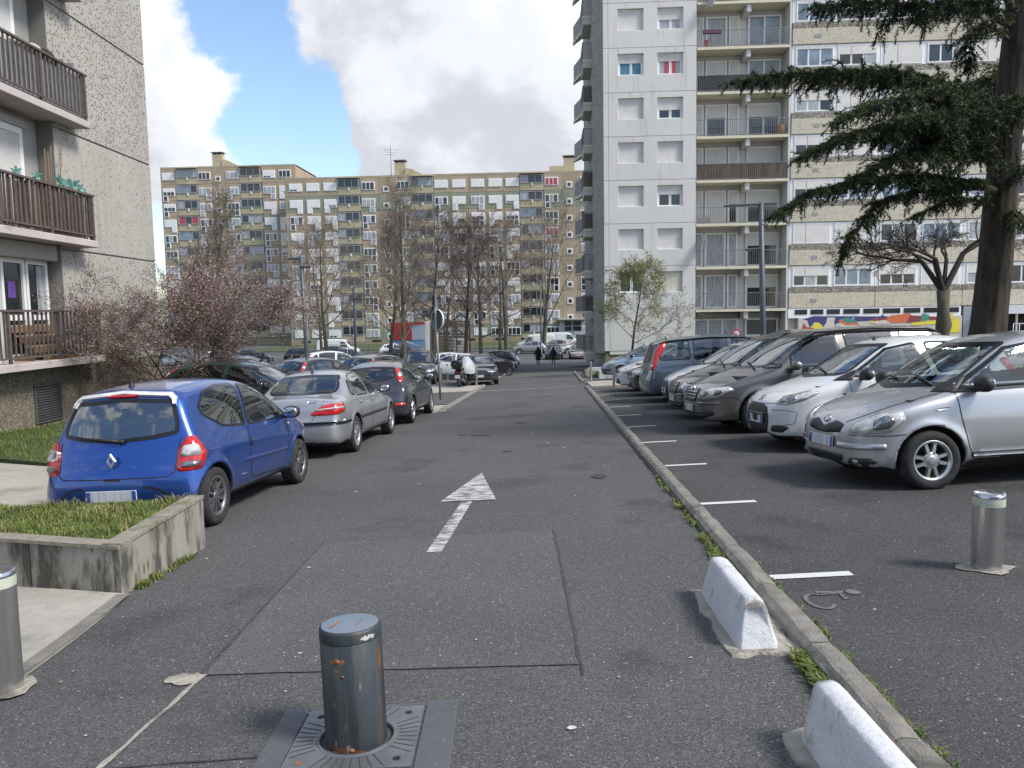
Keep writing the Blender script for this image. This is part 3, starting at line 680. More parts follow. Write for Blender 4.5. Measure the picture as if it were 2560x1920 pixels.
# balcony bay
BX0, BX1 = 9.12, 14.86
MB().box(BX0, BX1, 1.35, 14, -2.4, 26).build('bay_core', TOWER, tower)
MB().box(BX1 - .12, BX1, .06, 1.4, -1.0, 25).build('bay_side_wall', TOWER, tower)
for r in range(0, 9):
    z = 1.62 + TH * r
    MB().box(BX0 + .01, BX1 - .13, -.02, 1.34, z - .16, z).build('balcony_slab', [EDGE], tower)
    MB().bbox(12.15, 12.42, .10, 1.34, z - .62, z - .165, .02).build('bracket', TOWER, tower)
    if r < 8 :
        rl = MB(); n = 46
        for k in range(n + 1): x = BX0 + .05 + (BX1 - BX0 - .25) * k / n; rl.box(x - .009, x + .009, .03, .05, z + .02, z + .98)
        rl.box(BX0 + .02, BX1 - .14, .02, .06, z + .98, z + 1.02); rl.box(BX0 + .02, BX1 - .14, .02, .06, z + .06, z + .09); rl.build('railing', RAILM, tower)
    if r == 5: MB().box(BX0 + .05, BX1 - .2, .055, .07, z + .05, z + .97).build('black_screen', mat('black_tarp', (.012, .014, .015), .5, var=.4, vscale=4), tower)
    if r == 3: MB().box(BX0 + .05, BX1 - .2, .055, .075, z + .05, z + .97).build('reed_screen', REED, tower)
    if r == 7: MB().box(BX0 + .05, 12.0, .055, .07, z + .05, z + .97).build('balcony_screen', mat('pale_screen', (.36, .33, .31), .7, var=.1), tower)
    if r == 2: MB().box(BX0 + .05, 10.0, .055, .07, z + .05, z + .4).build('balcony_screen', mat('pale_screen', (.36, .33, .31), .7, var=.1), tower)
rnd = random.Random(21)
def tall_unit(root, x0, x1, z0, z1, kind, dy=1.20):
    """balcony door / window unit: frame, panes, shutter"""
    t = .07; f = MB(); f.box(x0, x0 + t, dy, dy + .12, z0, z1); f.box(x1 - t, x1, dy, dy + .12, z0, z1); f.box(x0 + t, x1 - t, dy, dy + .12, z1 - .10, z1); f.box(x0 + t, x1 - t, dy, dy + .12, z0, z0 + .10)
    q = f.build('window', WHITE, root); a, b, c, e_ = x0 + t, x1 - t, z0 + .10, z1 - .10
    if kind == 'shut': MB().box(a, b, dy + .01, dy + .06, c, e_).build('roller_shutter', SLAT, q); return q
    cov = {'door': 0, 'curt': 0, 'half': .38, 'third': .62, 'blue': 0}[kind]; zc = e_ - (e_ - c) * cov
    if cov: MB().box(a, b, dy + .01, dy + .06, zc, e_).build('roller_shutter', SLAT, q)
    n = max(1, round((b - a) / .8)); pm = {'door': PANE, 'curt': CURT, 'half': PANE, 'third': PANE, 'blue': PANEB}[kind]
    for i in range(n):
        u = a + (b - a) * i / n; v = a + (b - a) * (i + 1) / n
        MB().box(u + .05, v - .05, dy + .07, dy + .08, c + .04, zc - .02).build('pane', pm, q)
        fm = MB(); fm.box(u, u + .05, dy + .03, dy + .10, c, zc); fm.box(v - .05, v, dy + .03, dy + .10, c, zc); fm.box(u + .05, v - .05, dy + .03, dy + .10, c, c + .05); fm.build('casement', WHITE, q)
    return q
bay_kinds = {8: ('shut', 'blue', 'shut', 'blue'), 7: ('shut', 'door', 'shut', 'blue'), 6: ('shut', 'curt', 'shut', 'blue'), 5: ('shut', 'half', 'shut', 'blue'), 4: ('shut', 'half', 'shut', 'half'), 3: ('shut', 'shut', 'shut', 'third'), 2: ('shut', 'shut', 'half', 'half'), 1: ('curt', 'curt', 'curt', 'half'), 0: ('door', 'curt', 'curt', 'door')}
for r in range(0, 9):
    z = 1.62 + TH * r; kk = bay_kinds[r] if r > 0 else bay_kinds[1]
    tall_unit(tower, 9.15, 9.78, z + .02, z + 2.20, kk[0]); tall_unit(tower, 9.90, 11.22, z + .02, z + 2.20, kk[1]); tall_unit(tower, 11.32, 12.0, z + .02, z + 2.20, kk[2])
    tall_unit(tower, 12.5, 14.55, z + .02, z + 2.20, kk[3])
if True:        # ground-floor flat below the first slab
    z = 1.62 - TH
    tall_unit(tower, 9.15, 12.05, z + .85, z + 2.05, 'curt'); tall_unit(tower, 12.5, 14.6, z + .85, z + 2.05, 'door')
    MB().box(9.15, 12.05, 1.08, 1.22, z + 2.05, z + 2.42).build('shutter_box', SLATG, tower); MB().box(12.5, 14.6, 1.08, 1.22, z + 2.05, z + 2.42).build('shutter_box', SLATG, tower)
    for k in range(52): MB().box(9.14 + .11 * k, 9.235 + .11 * k, .0, .025, z - .1, z + .75).build('fence_board', REED, tower) if k % 1 == 0 else None
for (x, z) in ((9.55, 20.2 + .1), (9.2, 1.62 + TH + 1.6)):
    d = MB(); d.lathe([(.0001, 0), (.2, .02), (.36, .07), (.42, .11)], 18, M=Matrix.Translation((x + .45, -.35, z)) @ Matrix.Rotation(R(-100), 4, 'Y') @ Matrix.Rotation(R(12), 4, 'X')); d.tube([(x - .05, .1, z - .5), (x + .2, -.2, z - .3), (x + .42, -.3, z)], .02, 5); d.build('satellite_dish', mat('dish', (.55, .54, .52), .6), tower)
# flower box, pots and odds on the balconies
bal_items = [('flower_box', 9.7, 1.62 + TH * 6 + .78, (.45, .12, .10), (.12, .05, .09), 'planter box hung on the balcony rail high on the tower'), ('flower_pot', 9.42, 1.62 + TH * 6 + .02, (.14, .14, .24), (.42, .13, .06), 'terracotta pot on the upper tower balcony'), ('wicker_basket', 14.0, 1.62 + TH * 4 + .02, (.26, .2, .30), (.32, .17, .07), 'wicker basket on the tower balcony above the reed screen')]
for nm, x, z, sz, c, lb in bal_items:
    o = MB(); o.lathe([(.0001, 0), (sz[0] * .8, 0), (sz[0], sz[2] * 2), (sz[0] * .9, sz[2] * 2), (sz[0] * .85, sz[2] * 1.8), (.0001, sz[2] * 1.8)], 12) if nm != 'flower_box' else o.bbox(-.55, .55, -.1, .1, 0, .24, .02)
    o = o.build(nm, mat(nm + '_m', c, .8, var=.15), None, (x + .35, TY + (.35 if nm != 'flower_box' else .0), z)); tag(o, lb, nm.replace('_', ' '))

# ---- beige pebble slab with window bands ----------------------------------
PEB = mat('pebble_panel', (0.52, 0.475, 0.375), 0.9, var=0.08, vscale=2, speck=[((.22, .195, .16), 13, .62), ((.62, .58, .48), 14, .7)], streak=((.36, .33, .27), 2.5, .60), bump=.4, bscale=14)
PEBD = mat('pebble_strip', (0.22, 0.20, 0.165), 0.9, var=0.2, vscale=3, speck=[((.055, .05, .045), 9, .5), ((.55, .52, .44), 11, .62)], bump=.5, bscale=14)
slab = thing('apartment_slab', 'long beige pebble-faced apartment slab with white window bands behind the cedar', 'building', (0, TY, 0))
SX0, SX1 = 14.88, 46.0
MB().box(SX0, SX1, .5, 13, -2.4, 27).build('core', TOWER, slab)
seg = 5.30
for r in range(0, 9):
    zb = 1.60 + TH * r          # bottom of the beige panel
    for k in range(int((SX1 - SX0) / seg)):
        x0 = SX0 + k * seg + .015; x1 = x0 + seg - .03
        MB().bbox(x0, x1, 0, .5, zb, zb + .93, .015).build('wall_panel', PEB, slab)
        MB().bbox(x0, x1, .01, .5, zb + .935, zb + 1.28, .012).build('pebble_strip', PEBD, slab)
        if k % 2 == 0: MB().box(x0 + 1.35, x0 + 1.70, -.02, .02, zb + .38, zb + .58).build('vent_plate', mat('vent_grey', (.28, .29, .30), .6), slab)
        z0 = zb + 1.30; z1 = zb + TH - .02
        MB().box(x0, x1, .10, .45, z0, z1).build('window_band', mat('white_band', (.78, .78, .77), .5, var=.04), slab)
        for (a, b) in ((.28, 2.42), (2.82, 5.02)):
            kd = rnd.choice(['open', 'half', 'half', 'shut', 'shut', 'blue'])
            xa, xb, za, ze = x0 + a, x0 + b, z0 + .10, z1 - .12; q = MB(); t = .05
            q.box(xa - t, xb + t, .05, .10, za - t, za); q.box(xa - t, xb + t, .05, .10, ze, ze + t); q.box(xa - t, xa, .05, .10, za, ze); q.box(xb, xb + t, .05, .10, za, ze); q = q.build('window', WHITE, slab)
            w3 = (xb - xa) / 3; cov = dict(open=.1, half=.46, shut=1.0, blue=.12)[kd]; zc = ze - (ze - za) * cov
            MB().box(xa, xa + w3 * (.97 if kd != 'shut' else .97), .055, .095, zc, ze).build('roller_shutter', SLAT, q); MB().box(xa + w3 * 1.03, xb, .055, .095, zc, ze).build('roller_shutter', SLAT, q)
            if cov < 1:
                for i in range(3):
                    MB().box(xa + w3 * i + .06, xa + w3 * (i + 1) - .06, .085, .098, za + .05, zc - .01).build('pane', PANEB if kd == 'blue' else rnd.choice((PANE, PANE, CURT)), q)
# ground floor: strip of narrow windows, mosaic wall, entrance
zg = 1.60
MB().box(SX0, 25.45, .03, .5, zg - .62, zg - .01).build('clerestory_frame', WHITE, slab)
xw = SX0 + .42
for k in range(9):
    w = (.75, .78, .80, 1.0, .98, 1.05, 1.0, .98, .92)[k]; MB().box(xw, xw + w, -.0, .035, zg - .40, zg - .10).build('pane', PANE, slab); xw += w + .22
mw = MB(); mw.bbox(SX0 + .6, 25.5, -.06, .5, -2.4, .97, .02); mos = mw.build('mosaic_wall', mat('pale_pebble', (.52, .49, .43), .9, var=.12, vscale=5, speck=[((.30, .28, .24), 22, .7)], bump=.5, bscale=30), slab)
MC = dict(n=(.05, .04, .16), r=(.42, .07, .04), o=(.55, .14, .05), y=(.70, .58, .04), g=(.05, .24, .17), m=(.22, .04, .05), w=(.55, .52, .46), l=(.16, .28, .38), e=(.30, .42, .30))
def tesserae(name, c): return mat('mosaic_' + name, c, .6, var=.30, vscale=26, bump=.4, bscale=45)
# outlines traced in metres along the wall (x from its left end, z up)
def MP(px, py): return (14.79 + (px - 490) * 0.00838, 1.13 - (py - 1075) * 0.00863)
shapes = [('n', [(607, 1100), (690, 1080), (1235, 1090), (1215, 1120), (1150, 1100), (1100, 1120), (1000, 1125), (960, 1170), (860, 1170), (840, 1130), (800, 1150), (760, 1165), (720, 1125), (690, 1125), (660, 1165), (640, 1110)]),
          ('w', [(785, 1092), (845, 1092), (835, 1130), (815, 1180), (740, 1180), (780, 1130)]), ('r', [(612, 1128), (640, 1160), (692, 1165), (680, 1240), (580, 1240)]), ('y', [(690, 1130), (720, 1125), (752, 1150), (740, 1172), (680, 1170)]),
          ('o', [(865, 1115), (890, 1105), (930, 1135), (1010, 1130), (1010, 1148), (900, 1148)]), ('g', [(880, 1105), (930, 1095), (965, 1105), (1000, 1118), (1000, 1132), (930, 1133)]), ('l', [(955, 1110), (985, 1076), (985, 1115)]), ('w', [(850, 1140), (880, 1130), (920, 1150), (1000, 1150), (1000, 1175), (860, 1175)]), ('e', [(852, 1155), (880, 1145), (890, 1170), (848, 1172)]),
          ('m', [(1105, 1110), (1180, 1100), (1235, 1105), (1235, 1125), (1150, 1130)]), ('n', [(1165, 1105), (1190, 1075), (1215, 1100)]), ('o', [(1215, 1105), (1250, 1085), (1390, 1070), (1400, 1100), (1370, 1135), (1250, 1140)]), ('m', [(1390, 1085), (1470, 1090), (1465, 1130), (1365, 1140)]), ('g', [(1478, 1073), (1530, 1085), (1525, 1115), (1510, 1130), (1468, 1128)]), ('m', [(1530, 1095), (1590, 1100), (1588, 1120), (1528, 1122)]),
          ('y', [(1100, 1132), (1150, 1118), (1150, 1140)]), ('w', [(1150, 1122), (1215, 1115), (1250, 1142), (1130, 1145)]), ('y', [(1400, 1140), (1590, 1122), (1590, 1150), (1400, 1155)]),
          ('y', [(1650, 1080), (1668, 1070), (1672, 1105), (1690, 1075), (1705, 1078), (1690, 1130), (1735, 1100), (1745, 1130), (1750, 1210), (1690, 1215), (1650, 1180)])]
for i, (c, pts) in enumerate(shapes):
    P = [MP(*p) for p in pts]; A = sum(P[j][0] * P[(j + 1) % len(P)][1] - P[(j + 1) % len(P)][0] * P[j][1] for j in range(len(P)))
    if A < 0: P = P[::-1]
    nb = len(P); r_ = delaunay_2d_cdt([Vector(p) for p in P], [(a, (a + 1) % nb) for a in range(nb)], [], 1, 1e-6); d = .064 + .0013 * i; mb = MB()
    mb.add([(v[0], -d, v[1]) for v in r_[0]], [f if (r_[0][f[1]] - r_[0][f[0]]).to_3d().cross((r_[0][f[2]] - r_[0][f[0]]).to_3d()).z > 0 else tuple(reversed(f)) for f in r_[2]])
    mb.add([(p[0], -d, p[1]) for p in P] + [(p[0], -.05, p[1]) for p in P], [(k, k + nb, (k + 1) % nb + nb, (k + 1) % nb) for k in range(nb)])
    mb.build('mosaic_field', tesserae(c, MC[c]), mos)
MB().box(25.6, 26.6, .0, .5, -2.4, 1.55).build('pier', mat('blue_grey_pier', (.27, .30, .34), .8, var=.05), slab)
MB().box(26.6, 46, -.6, .5, 1.05, 1.58).build('entrance_fascia', mat('fascia_pale', (.55, .58, .60), .5), slab)
MB().box(29.3, 29.75, -.64, -.6, 1.25, 1.45).build('blue_sign', PLBLUE if 'PLBLUE' in globals() else mat('plate_blue', (0.02, 0.09, 0.35), 0.4), slab)
MB().box(26.6, 46, .46, .499, -2.4, 1.05).build('dark_porch', DARKIN, slab)
for x in (28.9, 31.5): MB().box(x, x + .1, .2, .3, -2, 1.04).build('door_frame', WHITE, slab)

# ---- near left block ------------------------------------------------------
lb = thing('apartment_block', 'grey speckled block at the left edge with rusty railed balconies', 'building', (-11.40, 22.24, 0), (0, 0, R(2.94)))
# local: y along the wall (towards the far end = 0), x out of the wall
SPK = mat('speckled_panel', (0.385, 0.365, 0.325), 0.92, var=0.06, vscale=2.5, var2=.06, v2scale=.4, speck=[((.105, .096, .082), 17, .50)], bump=.25, bscale=25, aniso=(1, 1, .8), streak=((.25, .235, .205), 2.2, .58))
LGREY = mat('loggia_render', (0.36, 0.35, 0.33), .85, var=.08, vscale=1.2, var2=.06); LDARK = mat('reveal_render', (0.20, 0.195, 0.185), .85, var=.08)
PEBP = mat('pebble_base', (0.165, 0.14, 0.105), .92, var=.22, vscale=4, speck=[((.34, .31, .26), 26, .62), ((.06, .05, .04), 22, .7)], bump=.7, bscale=40)
PINK = mat('pink_slab_edge', (0.50, 0.435, 0.415), .8, var=.10, vscale=2, stain=(.30, .25, .22), stain_s=3, stain_t=.62)
RUST = mat('rusty_rail', (0.115, 0.092, 0.086), .75, .1, var=.3, vscale=12, stain=(.16, .07, .035), stain_s=9, stain_t=.6)
MB().box(-8, -.36, -16, -.01, -1.8, 20).build('core', LGREY, lb)
FZ = [.58, 3.29, 6.02, 8.78, 11.5]
for i in range(4):
    MB().bbox(-.34, 0, -4.78, 0, FZ[i] + .02, FZ[i + 1] - .02, .012).build('wall_panel', SPK, lb)
MB().box(-.35, -.03, -4.76, -.02, .5, 12).build('panel_backing', LDARK, lb)
MB().box(-.36, .02, -4.81, -4.785, .5, 12).build('reveal', LDARK, lb)
MB().box(-.7, -.02, -16, .05, -1.9, .60).build('plinth', PEBP, lb)
SLABZ = [.66, 3.37, 6.13, 9.0]
for i, z in enumerate(SLABZ):
    b_ = MB(); b_.bbox(-.34, .44, -15, -3.95, z, z + .16, .012); b_.build('balcony_slab', PINK, lb)
    if i == 3: break
    bal = MB().box(-.03, .005, -.013, .013, .12, 1.04).mesh('baluster', RUST)
    for k in range(58): obj('baluster', bal, lb, (.40, -4.0 - .155 * k, z + .16))
    for k in range(4): obj('baluster', bal, lb, (.40 - .12 - .12 * k, -3.98, z + .16))
    r_ = MB(); r_.box(.36, .43, -15, -3.96, z + 1.19, z + 1.235); r_.box(-.1, .43, -4.0, -3.95, z + 1.191, z + 1.234); r_.build('handrail', RUST, lb)
    r_ = MB(); r_.box(.37, .415, -15, -3.98, z + .25, z + .285); r_.build('bottom_rail', RUST, lb)
    for k in range(7):
        MB().box(.36, .415, -4.08 - 1.7 * k, -4.02 - 1.7 * k, z + .10, z + 1.19).build('rail_post', RUST, lb)
# reed screen on the middle balcony, slat by slat
rs = random.Random(8); reed = [MB().box(-.006, .006, -.045 + .004 * j, .045 - .003 * j, 0, .96 + .02 * j).mesh('reed_slat', REED) for j in range(4)]
for k in range(84):
    obj('reed_slat', reed[rs.randrange(4)], lb, (.345 + rs.uniform(-.006, .006), -4.06 - .098 * k, SLABZ[1] + .20 + rs.uniform(-.05, .03)), (0, rs.uniform(-.02, .02), rs.uniform(-.3, .3)))
MB().box(.33, .335, -12, -4.05, SLABZ[2] + .2, SLABZ[2] + 1.1).build('balcony_cloth', mat('grey_cloth', (.30, .31, .31), .9, var=.2, vscale=3), lb)
# shutters upstairs, glazed doors at the bottom
for z in (SLABZ[1], SLABZ[2]):
    q = MB(); q.box(-.36, -.27, -5.58, -5.46, z + .16, z + 2.45); q.box(-.36, -.27, -12, -5.58, z + 2.3, z + 2.45); q = q.build('window', WHITE, lb)
    MB().box(-.34, -.30, -12, -5.58, z + .16, z + 2.3).build('roller_shutter', SLAT, q)
    MB().box(-.36, -.22, -12, -5.40, z + 2.45, z + 2.60).build('shutter_box', LGREY, lb)
MB().box(.02, .05, -8.9, -7.1, SLABZ[1] + .9, SLABZ[1] + 2.0).build('wicker_panel', mat('wicker', (.10, .085, .06), .9, var=.4, vscale=18), lb)
z = SLABZ[0]
MB().bbox(-.36, -.05, -15, -4.82, z + 2.34, z + 2.70, .02).build('shutter_box', LGREY, lb)
for k, (a, b) in enumerate(((-5.72, -4.92), (-6.56, -5.76), (-7.7, -6.75), (-8.7, -7.75))):
    q = MB(); q.box(-.36, -.25, a, a + .08, z + .16, z + 2.34); q.box(-.36, -.25, b - .08, b, z + .16, z + 2.34); q.box(-.36, -.25, a + .08, b - .08, z + .16, z + .30); q.box(-.36, -.25, a + .08, b - .08, z + 1.02, z + 1.14); q.box(-.36, -.25, a + .08, b - .08, z + 2.24, z + 2.34); q = q.build('window', WHITE, lb)
    MB().box(-.32, -.30, a + .08, b - .08, z + 1.14, z + 2.24).build('pane', PANE, q); MB().box(-.32, -.30, a + .08, b - .08, z + .30, z + 1.02).build('pane', PANE, q)
    if k == 0: MB().box(-.295, -.29, a + .42, b - .1, z + 1.16, z + 2.22).build('curtain', CURT, q)
    if k == 1: MB().box(-.295, -.29, a + .25, a + .5, z + 1.5, z + 1.85).build('window_sticker', CURTP, q)
for (y0, w, z0, h_) in ((-6.15, 1.0, -.55, .85), (-11.2, 1.2, -.60, .82)):
    v = MB(); v.box(-.02, .02, y0, y0 + w, z0, z0 + h_); v = v.build('vent_grille', VENTM, lb)
    gb = MB().box(.02, .03, 0, w - .1, -.01, .012).mesh('grille_bar', DARKIN)
    for k in range(14): obj('grille_bar', gb, v, (0, y0 + .05, z0 + .06 + k * .055))

# ---- block behind the camera, seen only as a reflection in the car windows
bk = thing('apartment_block', 'long pale block behind the viewer, reflected in the blue car rear window', 'building', (4, -44, 0), (0, 0, R(180)))
MB().box(-36, 26, .3, 12, -1, 19).build('wall', TOWER, bk)
for r in range(7):
    MB().box(-36, 26, -.9, .3, 1.2 + 2.68 * r, 2.2 + 2.68 * r).build('balcony_band', PEB, bk); MB().box(-35, 25, .22, .31, 2.4 + 2.68 * r, 3.6 + 2.68 * r).build('window_band', PANE, bk)
# ------------------------------------------------------------------ cars: bodies grown from three silhouettes
def paint(name, c, metal=0.35, rough=0.32, dirt=0.10):
    if name in MATS: return MATS[name]
    m = bpy.data.materials.new(name); m.use_nodes = True; MATS[name] = m
    N, L = m.node_tree.nodes, m.node_tree.links; b = N['Principled BSDF']
    b.inputs['Metallic'].default_value = metal; b.inputs['Roughness'].default_value = rough
    b.inputs['Coat Weight'].default_value = 1.0; b.inputs['Coat Roughness'].default_value = 0.03
    tc = N.new('ShaderNodeTexCoord')
    n1 = N.new('ShaderNodeTexNoise'); n1.inputs['Scale'].default_value = 3.0; n1.inputs['Detail'].default_value = 6; L.new(tc.outputs['Object'], n1.inputs['Vector'])
    sx = N.new('ShaderNodeSeparateXYZ'); L.new(tc.outputs['Object'], sx.inputs[0])
    # road dust lies thicker on the sills than on the roof
    h = N.new('ShaderNodeMapRange'); h.inputs['From Min'].default_value = 0.55; h.inputs['From Max'].default_value = 0.15; L.new(sx.outputs[2], h.inputs[0])
    k = N.new('ShaderNodeMath'); k.operation = 'MULTIPLY_ADD'; L.new(h.outputs[0], k.inputs[0]); k.inputs[1].default_value = 0.5; k.inputs[2].default_value = dirt
    kk = N.new('ShaderNodeMath'); kk.operation = 'MULTIPLY'; L.new(k.outputs[0], kk.inputs[0]); L.new(n1.outputs['Fac'], kk.inputs[1])
    mx = N.new('ShaderNodeMixRGB'); L.new(kk.outputs[0], mx.inputs[0]); mx.inputs[1].default_value = (*c, 1); mx.inputs[2].default_value = (0.17, 0.155, 0.135, 1)
    rr = N.new('ShaderNodeMath'); rr.operation = 'MULTIPLY_ADD'; L.new(kk.outputs[0], rr.inputs[0]); rr.inputs[1].default_value = 0.5; rr.inputs[2].default_value = 0.03
    L.new(rr.outputs[0], b.inputs['Coat Roughness'])
    # inner lining seen through the windows
    g = N.new('ShaderNodeNewGeometry'); m2 = N.new('ShaderNodeMixRGB'); L.new(g.outputs['Backfacing'], m2.inputs[0]); L.new(mx.outputs[0], m2.inputs[1]); m2.inputs[2].default_value = (0.06, 0.06, 0.062, 1)
    L.new(m2.outputs[0], b.inputs['Base Color'])
    # flakes
    if metal > 0.2:
        vo = N.new('ShaderNodeTexVoronoi'); vo.inputs['Scale'].default_value = 900; L.new(tc.outputs['Object'], vo.inputs['Vector'])
        bp = N.new('ShaderNodeBump'); bp.inputs['Strength'].default_value = 0.03; L.new(vo.outputs['Distance'], bp.inputs['Height']); L.new(bp.outputs[0], b.inputs['Normal'])
    return m

def glassmat(name, tint=(0.55, 0.62, 0.61), base=0.10):
    if name in MATS: return MATS[name]
    m = bpy.data.materials.new(name); m.use_nodes = True; MATS[name] = m
    N, L = m.node_tree.nodes, m.node_tree.links; N.remove(N['Principled BSDF'])
    t = N.new('ShaderNodeBsdfTransparent'); t.inputs[0].default_value = (*tint, 1)
    g = N.new('ShaderNodeBsdfGlossy'); g.inputs['Roughness'].default_value = 0.015; g.inputs['Color'].default_value = (0.93, 0.97, 1, 1)
    lw = N.new('ShaderNodeLayerWeight'); lw.inputs['Blend'].default_value = 0.5
    p = N.new('ShaderNodeMath'); p.operation = 'POWER'; L.new(lw.outputs['Facing'], p.inputs[0]); p.inputs[1].default_value = 2.6
    a = N.new('ShaderNodeMath'); a.operation = 'MULTIPLY_ADD'; a.use_clamp = True; L.new(p.outputs[0], a.inputs[0]); a.inputs[1].default_value = 0.8; a.inputs[2].default_value = base
    x = N.new('ShaderNodeMixShader'); L.new(a.outputs[0], x.inputs[0]); L.new(t.outputs[0], x.inputs[1]); L.new(g.outputs[0], x.inputs[2])
    L.new(x.outputs[0], N['Material Output'].inputs[0])
    return m

GLASS = glassmat('car_glass')
GLASS_D = glassmat('car_glass_dark', (0.10, 0.11, 0.115), 0.13)
BLK = mat('black_plastic', (0.02, 0.02, 0.021), 0.55, var=0.2)
BLKG = mat('gloss_black_trim', (0.012, 0.012, 0.013), 0.22, var=0.0)
RUB = mat('tyre_rubber', (0.022, 0.022, 0.022), 0.85, var=0.3, vscale=8, stain=(0.07, 0.065, 0.06), stain_s=6, stain_t=0.55, bump=0.3, bscale=40)
ALLOY = mat('alloy', (0.52, 0.52, 0.53), 0.32, 0.8, var=0.12, vscale=9)
ALLOY_D = mat('dark_alloy', (0.20, 0.20, 0.205), 0.38, 0.7, var=0.15, vscale=9)
CHROME = mat('chrome', (0.72, 0.72, 0.74), 0.12, 1.0, var=0.0)
SEAT = mat('seat_fabric', (0.035, 0.036, 0.04), 0.9, var=0.25, vscale=20)
RED = mat('red_lens', (0.50, 0.012, 0.012), 0.12, var=0.25, vscale=30, coat=1.0)
LENSW = mat('clear_lens', (0.62, 0.62, 0.60), 0.10, 0.35, var=0.28, vscale=16, coat=1.0)
LENSD = mat('lamp_reflector', (0.24, 0.245, 0.25), 0.12, 0.7, var=0.5, vscale=35, coat=1.0)
AMBER = mat('amber_lens', (0.65, 0.16, 0.02), 0.15, var=0.2, coat=1.0)
PLATE = mat('number_plate', (0.55, 0.56, 0.58), 0.45, var=0.3, vscale=26, aniso=(1, 1, 0.08))
PLBLUE = mat('plate_blue', (0.02, 0.09, 0.35), 0.4, var=0.1)
SEAM = mat('panel_gap', (0.008, 0.008, 0.009), 0.7, var=0.0)

class Table2:
    """signed distance to a polygon, tabulated, bilinear lookup"""
    def __init__(s, poly, x0, x1, y0, y1, st=0.0125):
        s.x0, s.y0, s.st = x0, y0, st
        xs = np.arange(x0, x1 + st, st); ys = np.arange(y0, y1 + st, st); s.nx, s.ny = len(xs), len(ys)
        X, Y = np.meshgrid(xs, ys, indexing='ij'); s.t = poly_sdf(X, Y, poly)
    def __call__(s, x, y):
        a = np.clip((x - s.x0) / s.st, 0, s.nx - 1.001); b = np.clip((y - s.y0) / s.st, 0, s.ny - 1.001)
        i = a.astype(int); j = b.astype(int); u = a - i; v = b - j
        return (s.t[i, j] * (1 - u) * (1 - v) + s.t[i + 1, j] * u * (1 - v) + s.t[i, j + 1] * (1 - u) * v + s.t[i + 1, j + 1] * u * v)

def smax(a, b, k):
    h = np.clip(0.5 + 0.5 * (a - b) / k, 0, 1); return a * h + b * (1 - h) + k * h * (1 - h)
def sstep(a, b, x):
    t = np.clip((x - a) / (b - a), 0, 1); return t * t * (3 - 2 * t)

def surface_nets(F, x0, y0, z0, h):
    nx, ny, nz = F.shape; S = F < 0
    cnt = np.zeros((nx - 1, ny - 1, nz - 1)); acc = np.zeros((nx - 1, ny - 1, nz - 1, 3))
    for ax in range(3):
        for o1 in (0, 1):
            for o2 in (0, 1):
                off = [0, 0, 0]; b, c = (ax + 1) % 3, (ax + 2) % 3; off[b] = o1; off[c] = o2
                sl0 = tuple(slice(off[k], F.shape[k] - 1 + off[k]) if k != ax else slice(0, F.shape[k] - 1) for k in range(3))
                sl1 = tuple(slice(off[k], F.shape[k] - 1 + off[k]) if k != ax else slice(1, F.shape[k]) for k in range(3))
                f0, f1 = F[sl0], F[sl1]; cr = (f0 < 0) != (f1 < 0)
                t = np.where(cr, f0 / np.where(cr, f0 - f1, 1), 0)
                cnt += cr
                for k in range(3): acc[..., k] += np.where(cr, t if k == ax else off[k], 0)
    act = cnt > 0; idx = -np.ones(act.shape, int); idx[act] = np.arange(act.sum())
    I = np.argwhere(act); V = I + acc[act] / cnt[act][:, None]
    V = V * h + np.array([x0, y0, z0])
    Q = []
    for ax in range(3):
        b, c = (ax + 1) % 3, (ax + 2) % 3
        sl0 = tuple(slice(1, F.shape[k] - 1) if k != ax else slice(0, F.shape[k] - 1) for k in range(3))
        sl1 = tuple(slice(1, F.shape[k] - 1) if k != ax else slice(1, F.shape[k]) for k in range(3))
        s0, s1 = S[sl0], S[sl1]; cr = s0 != s1; E = np.argwhere(cr)
        E[:, b] += 1; E[:, c] += 1
        def g(db, dc):
            e = E.copy(); e[:, b] -= db; e[:, c] -= dc; return idx[e[:, 0], e[:, 1], e[:, 2]]
        q = np.stack([g(1, 1), g(0, 1), g(0, 0), g(1, 0)], 1)
        fl = ~s0[cr]; q[fl] = q[fl][:, ::-1]; Q.append(q)
    return V, np.concatenate(Q)

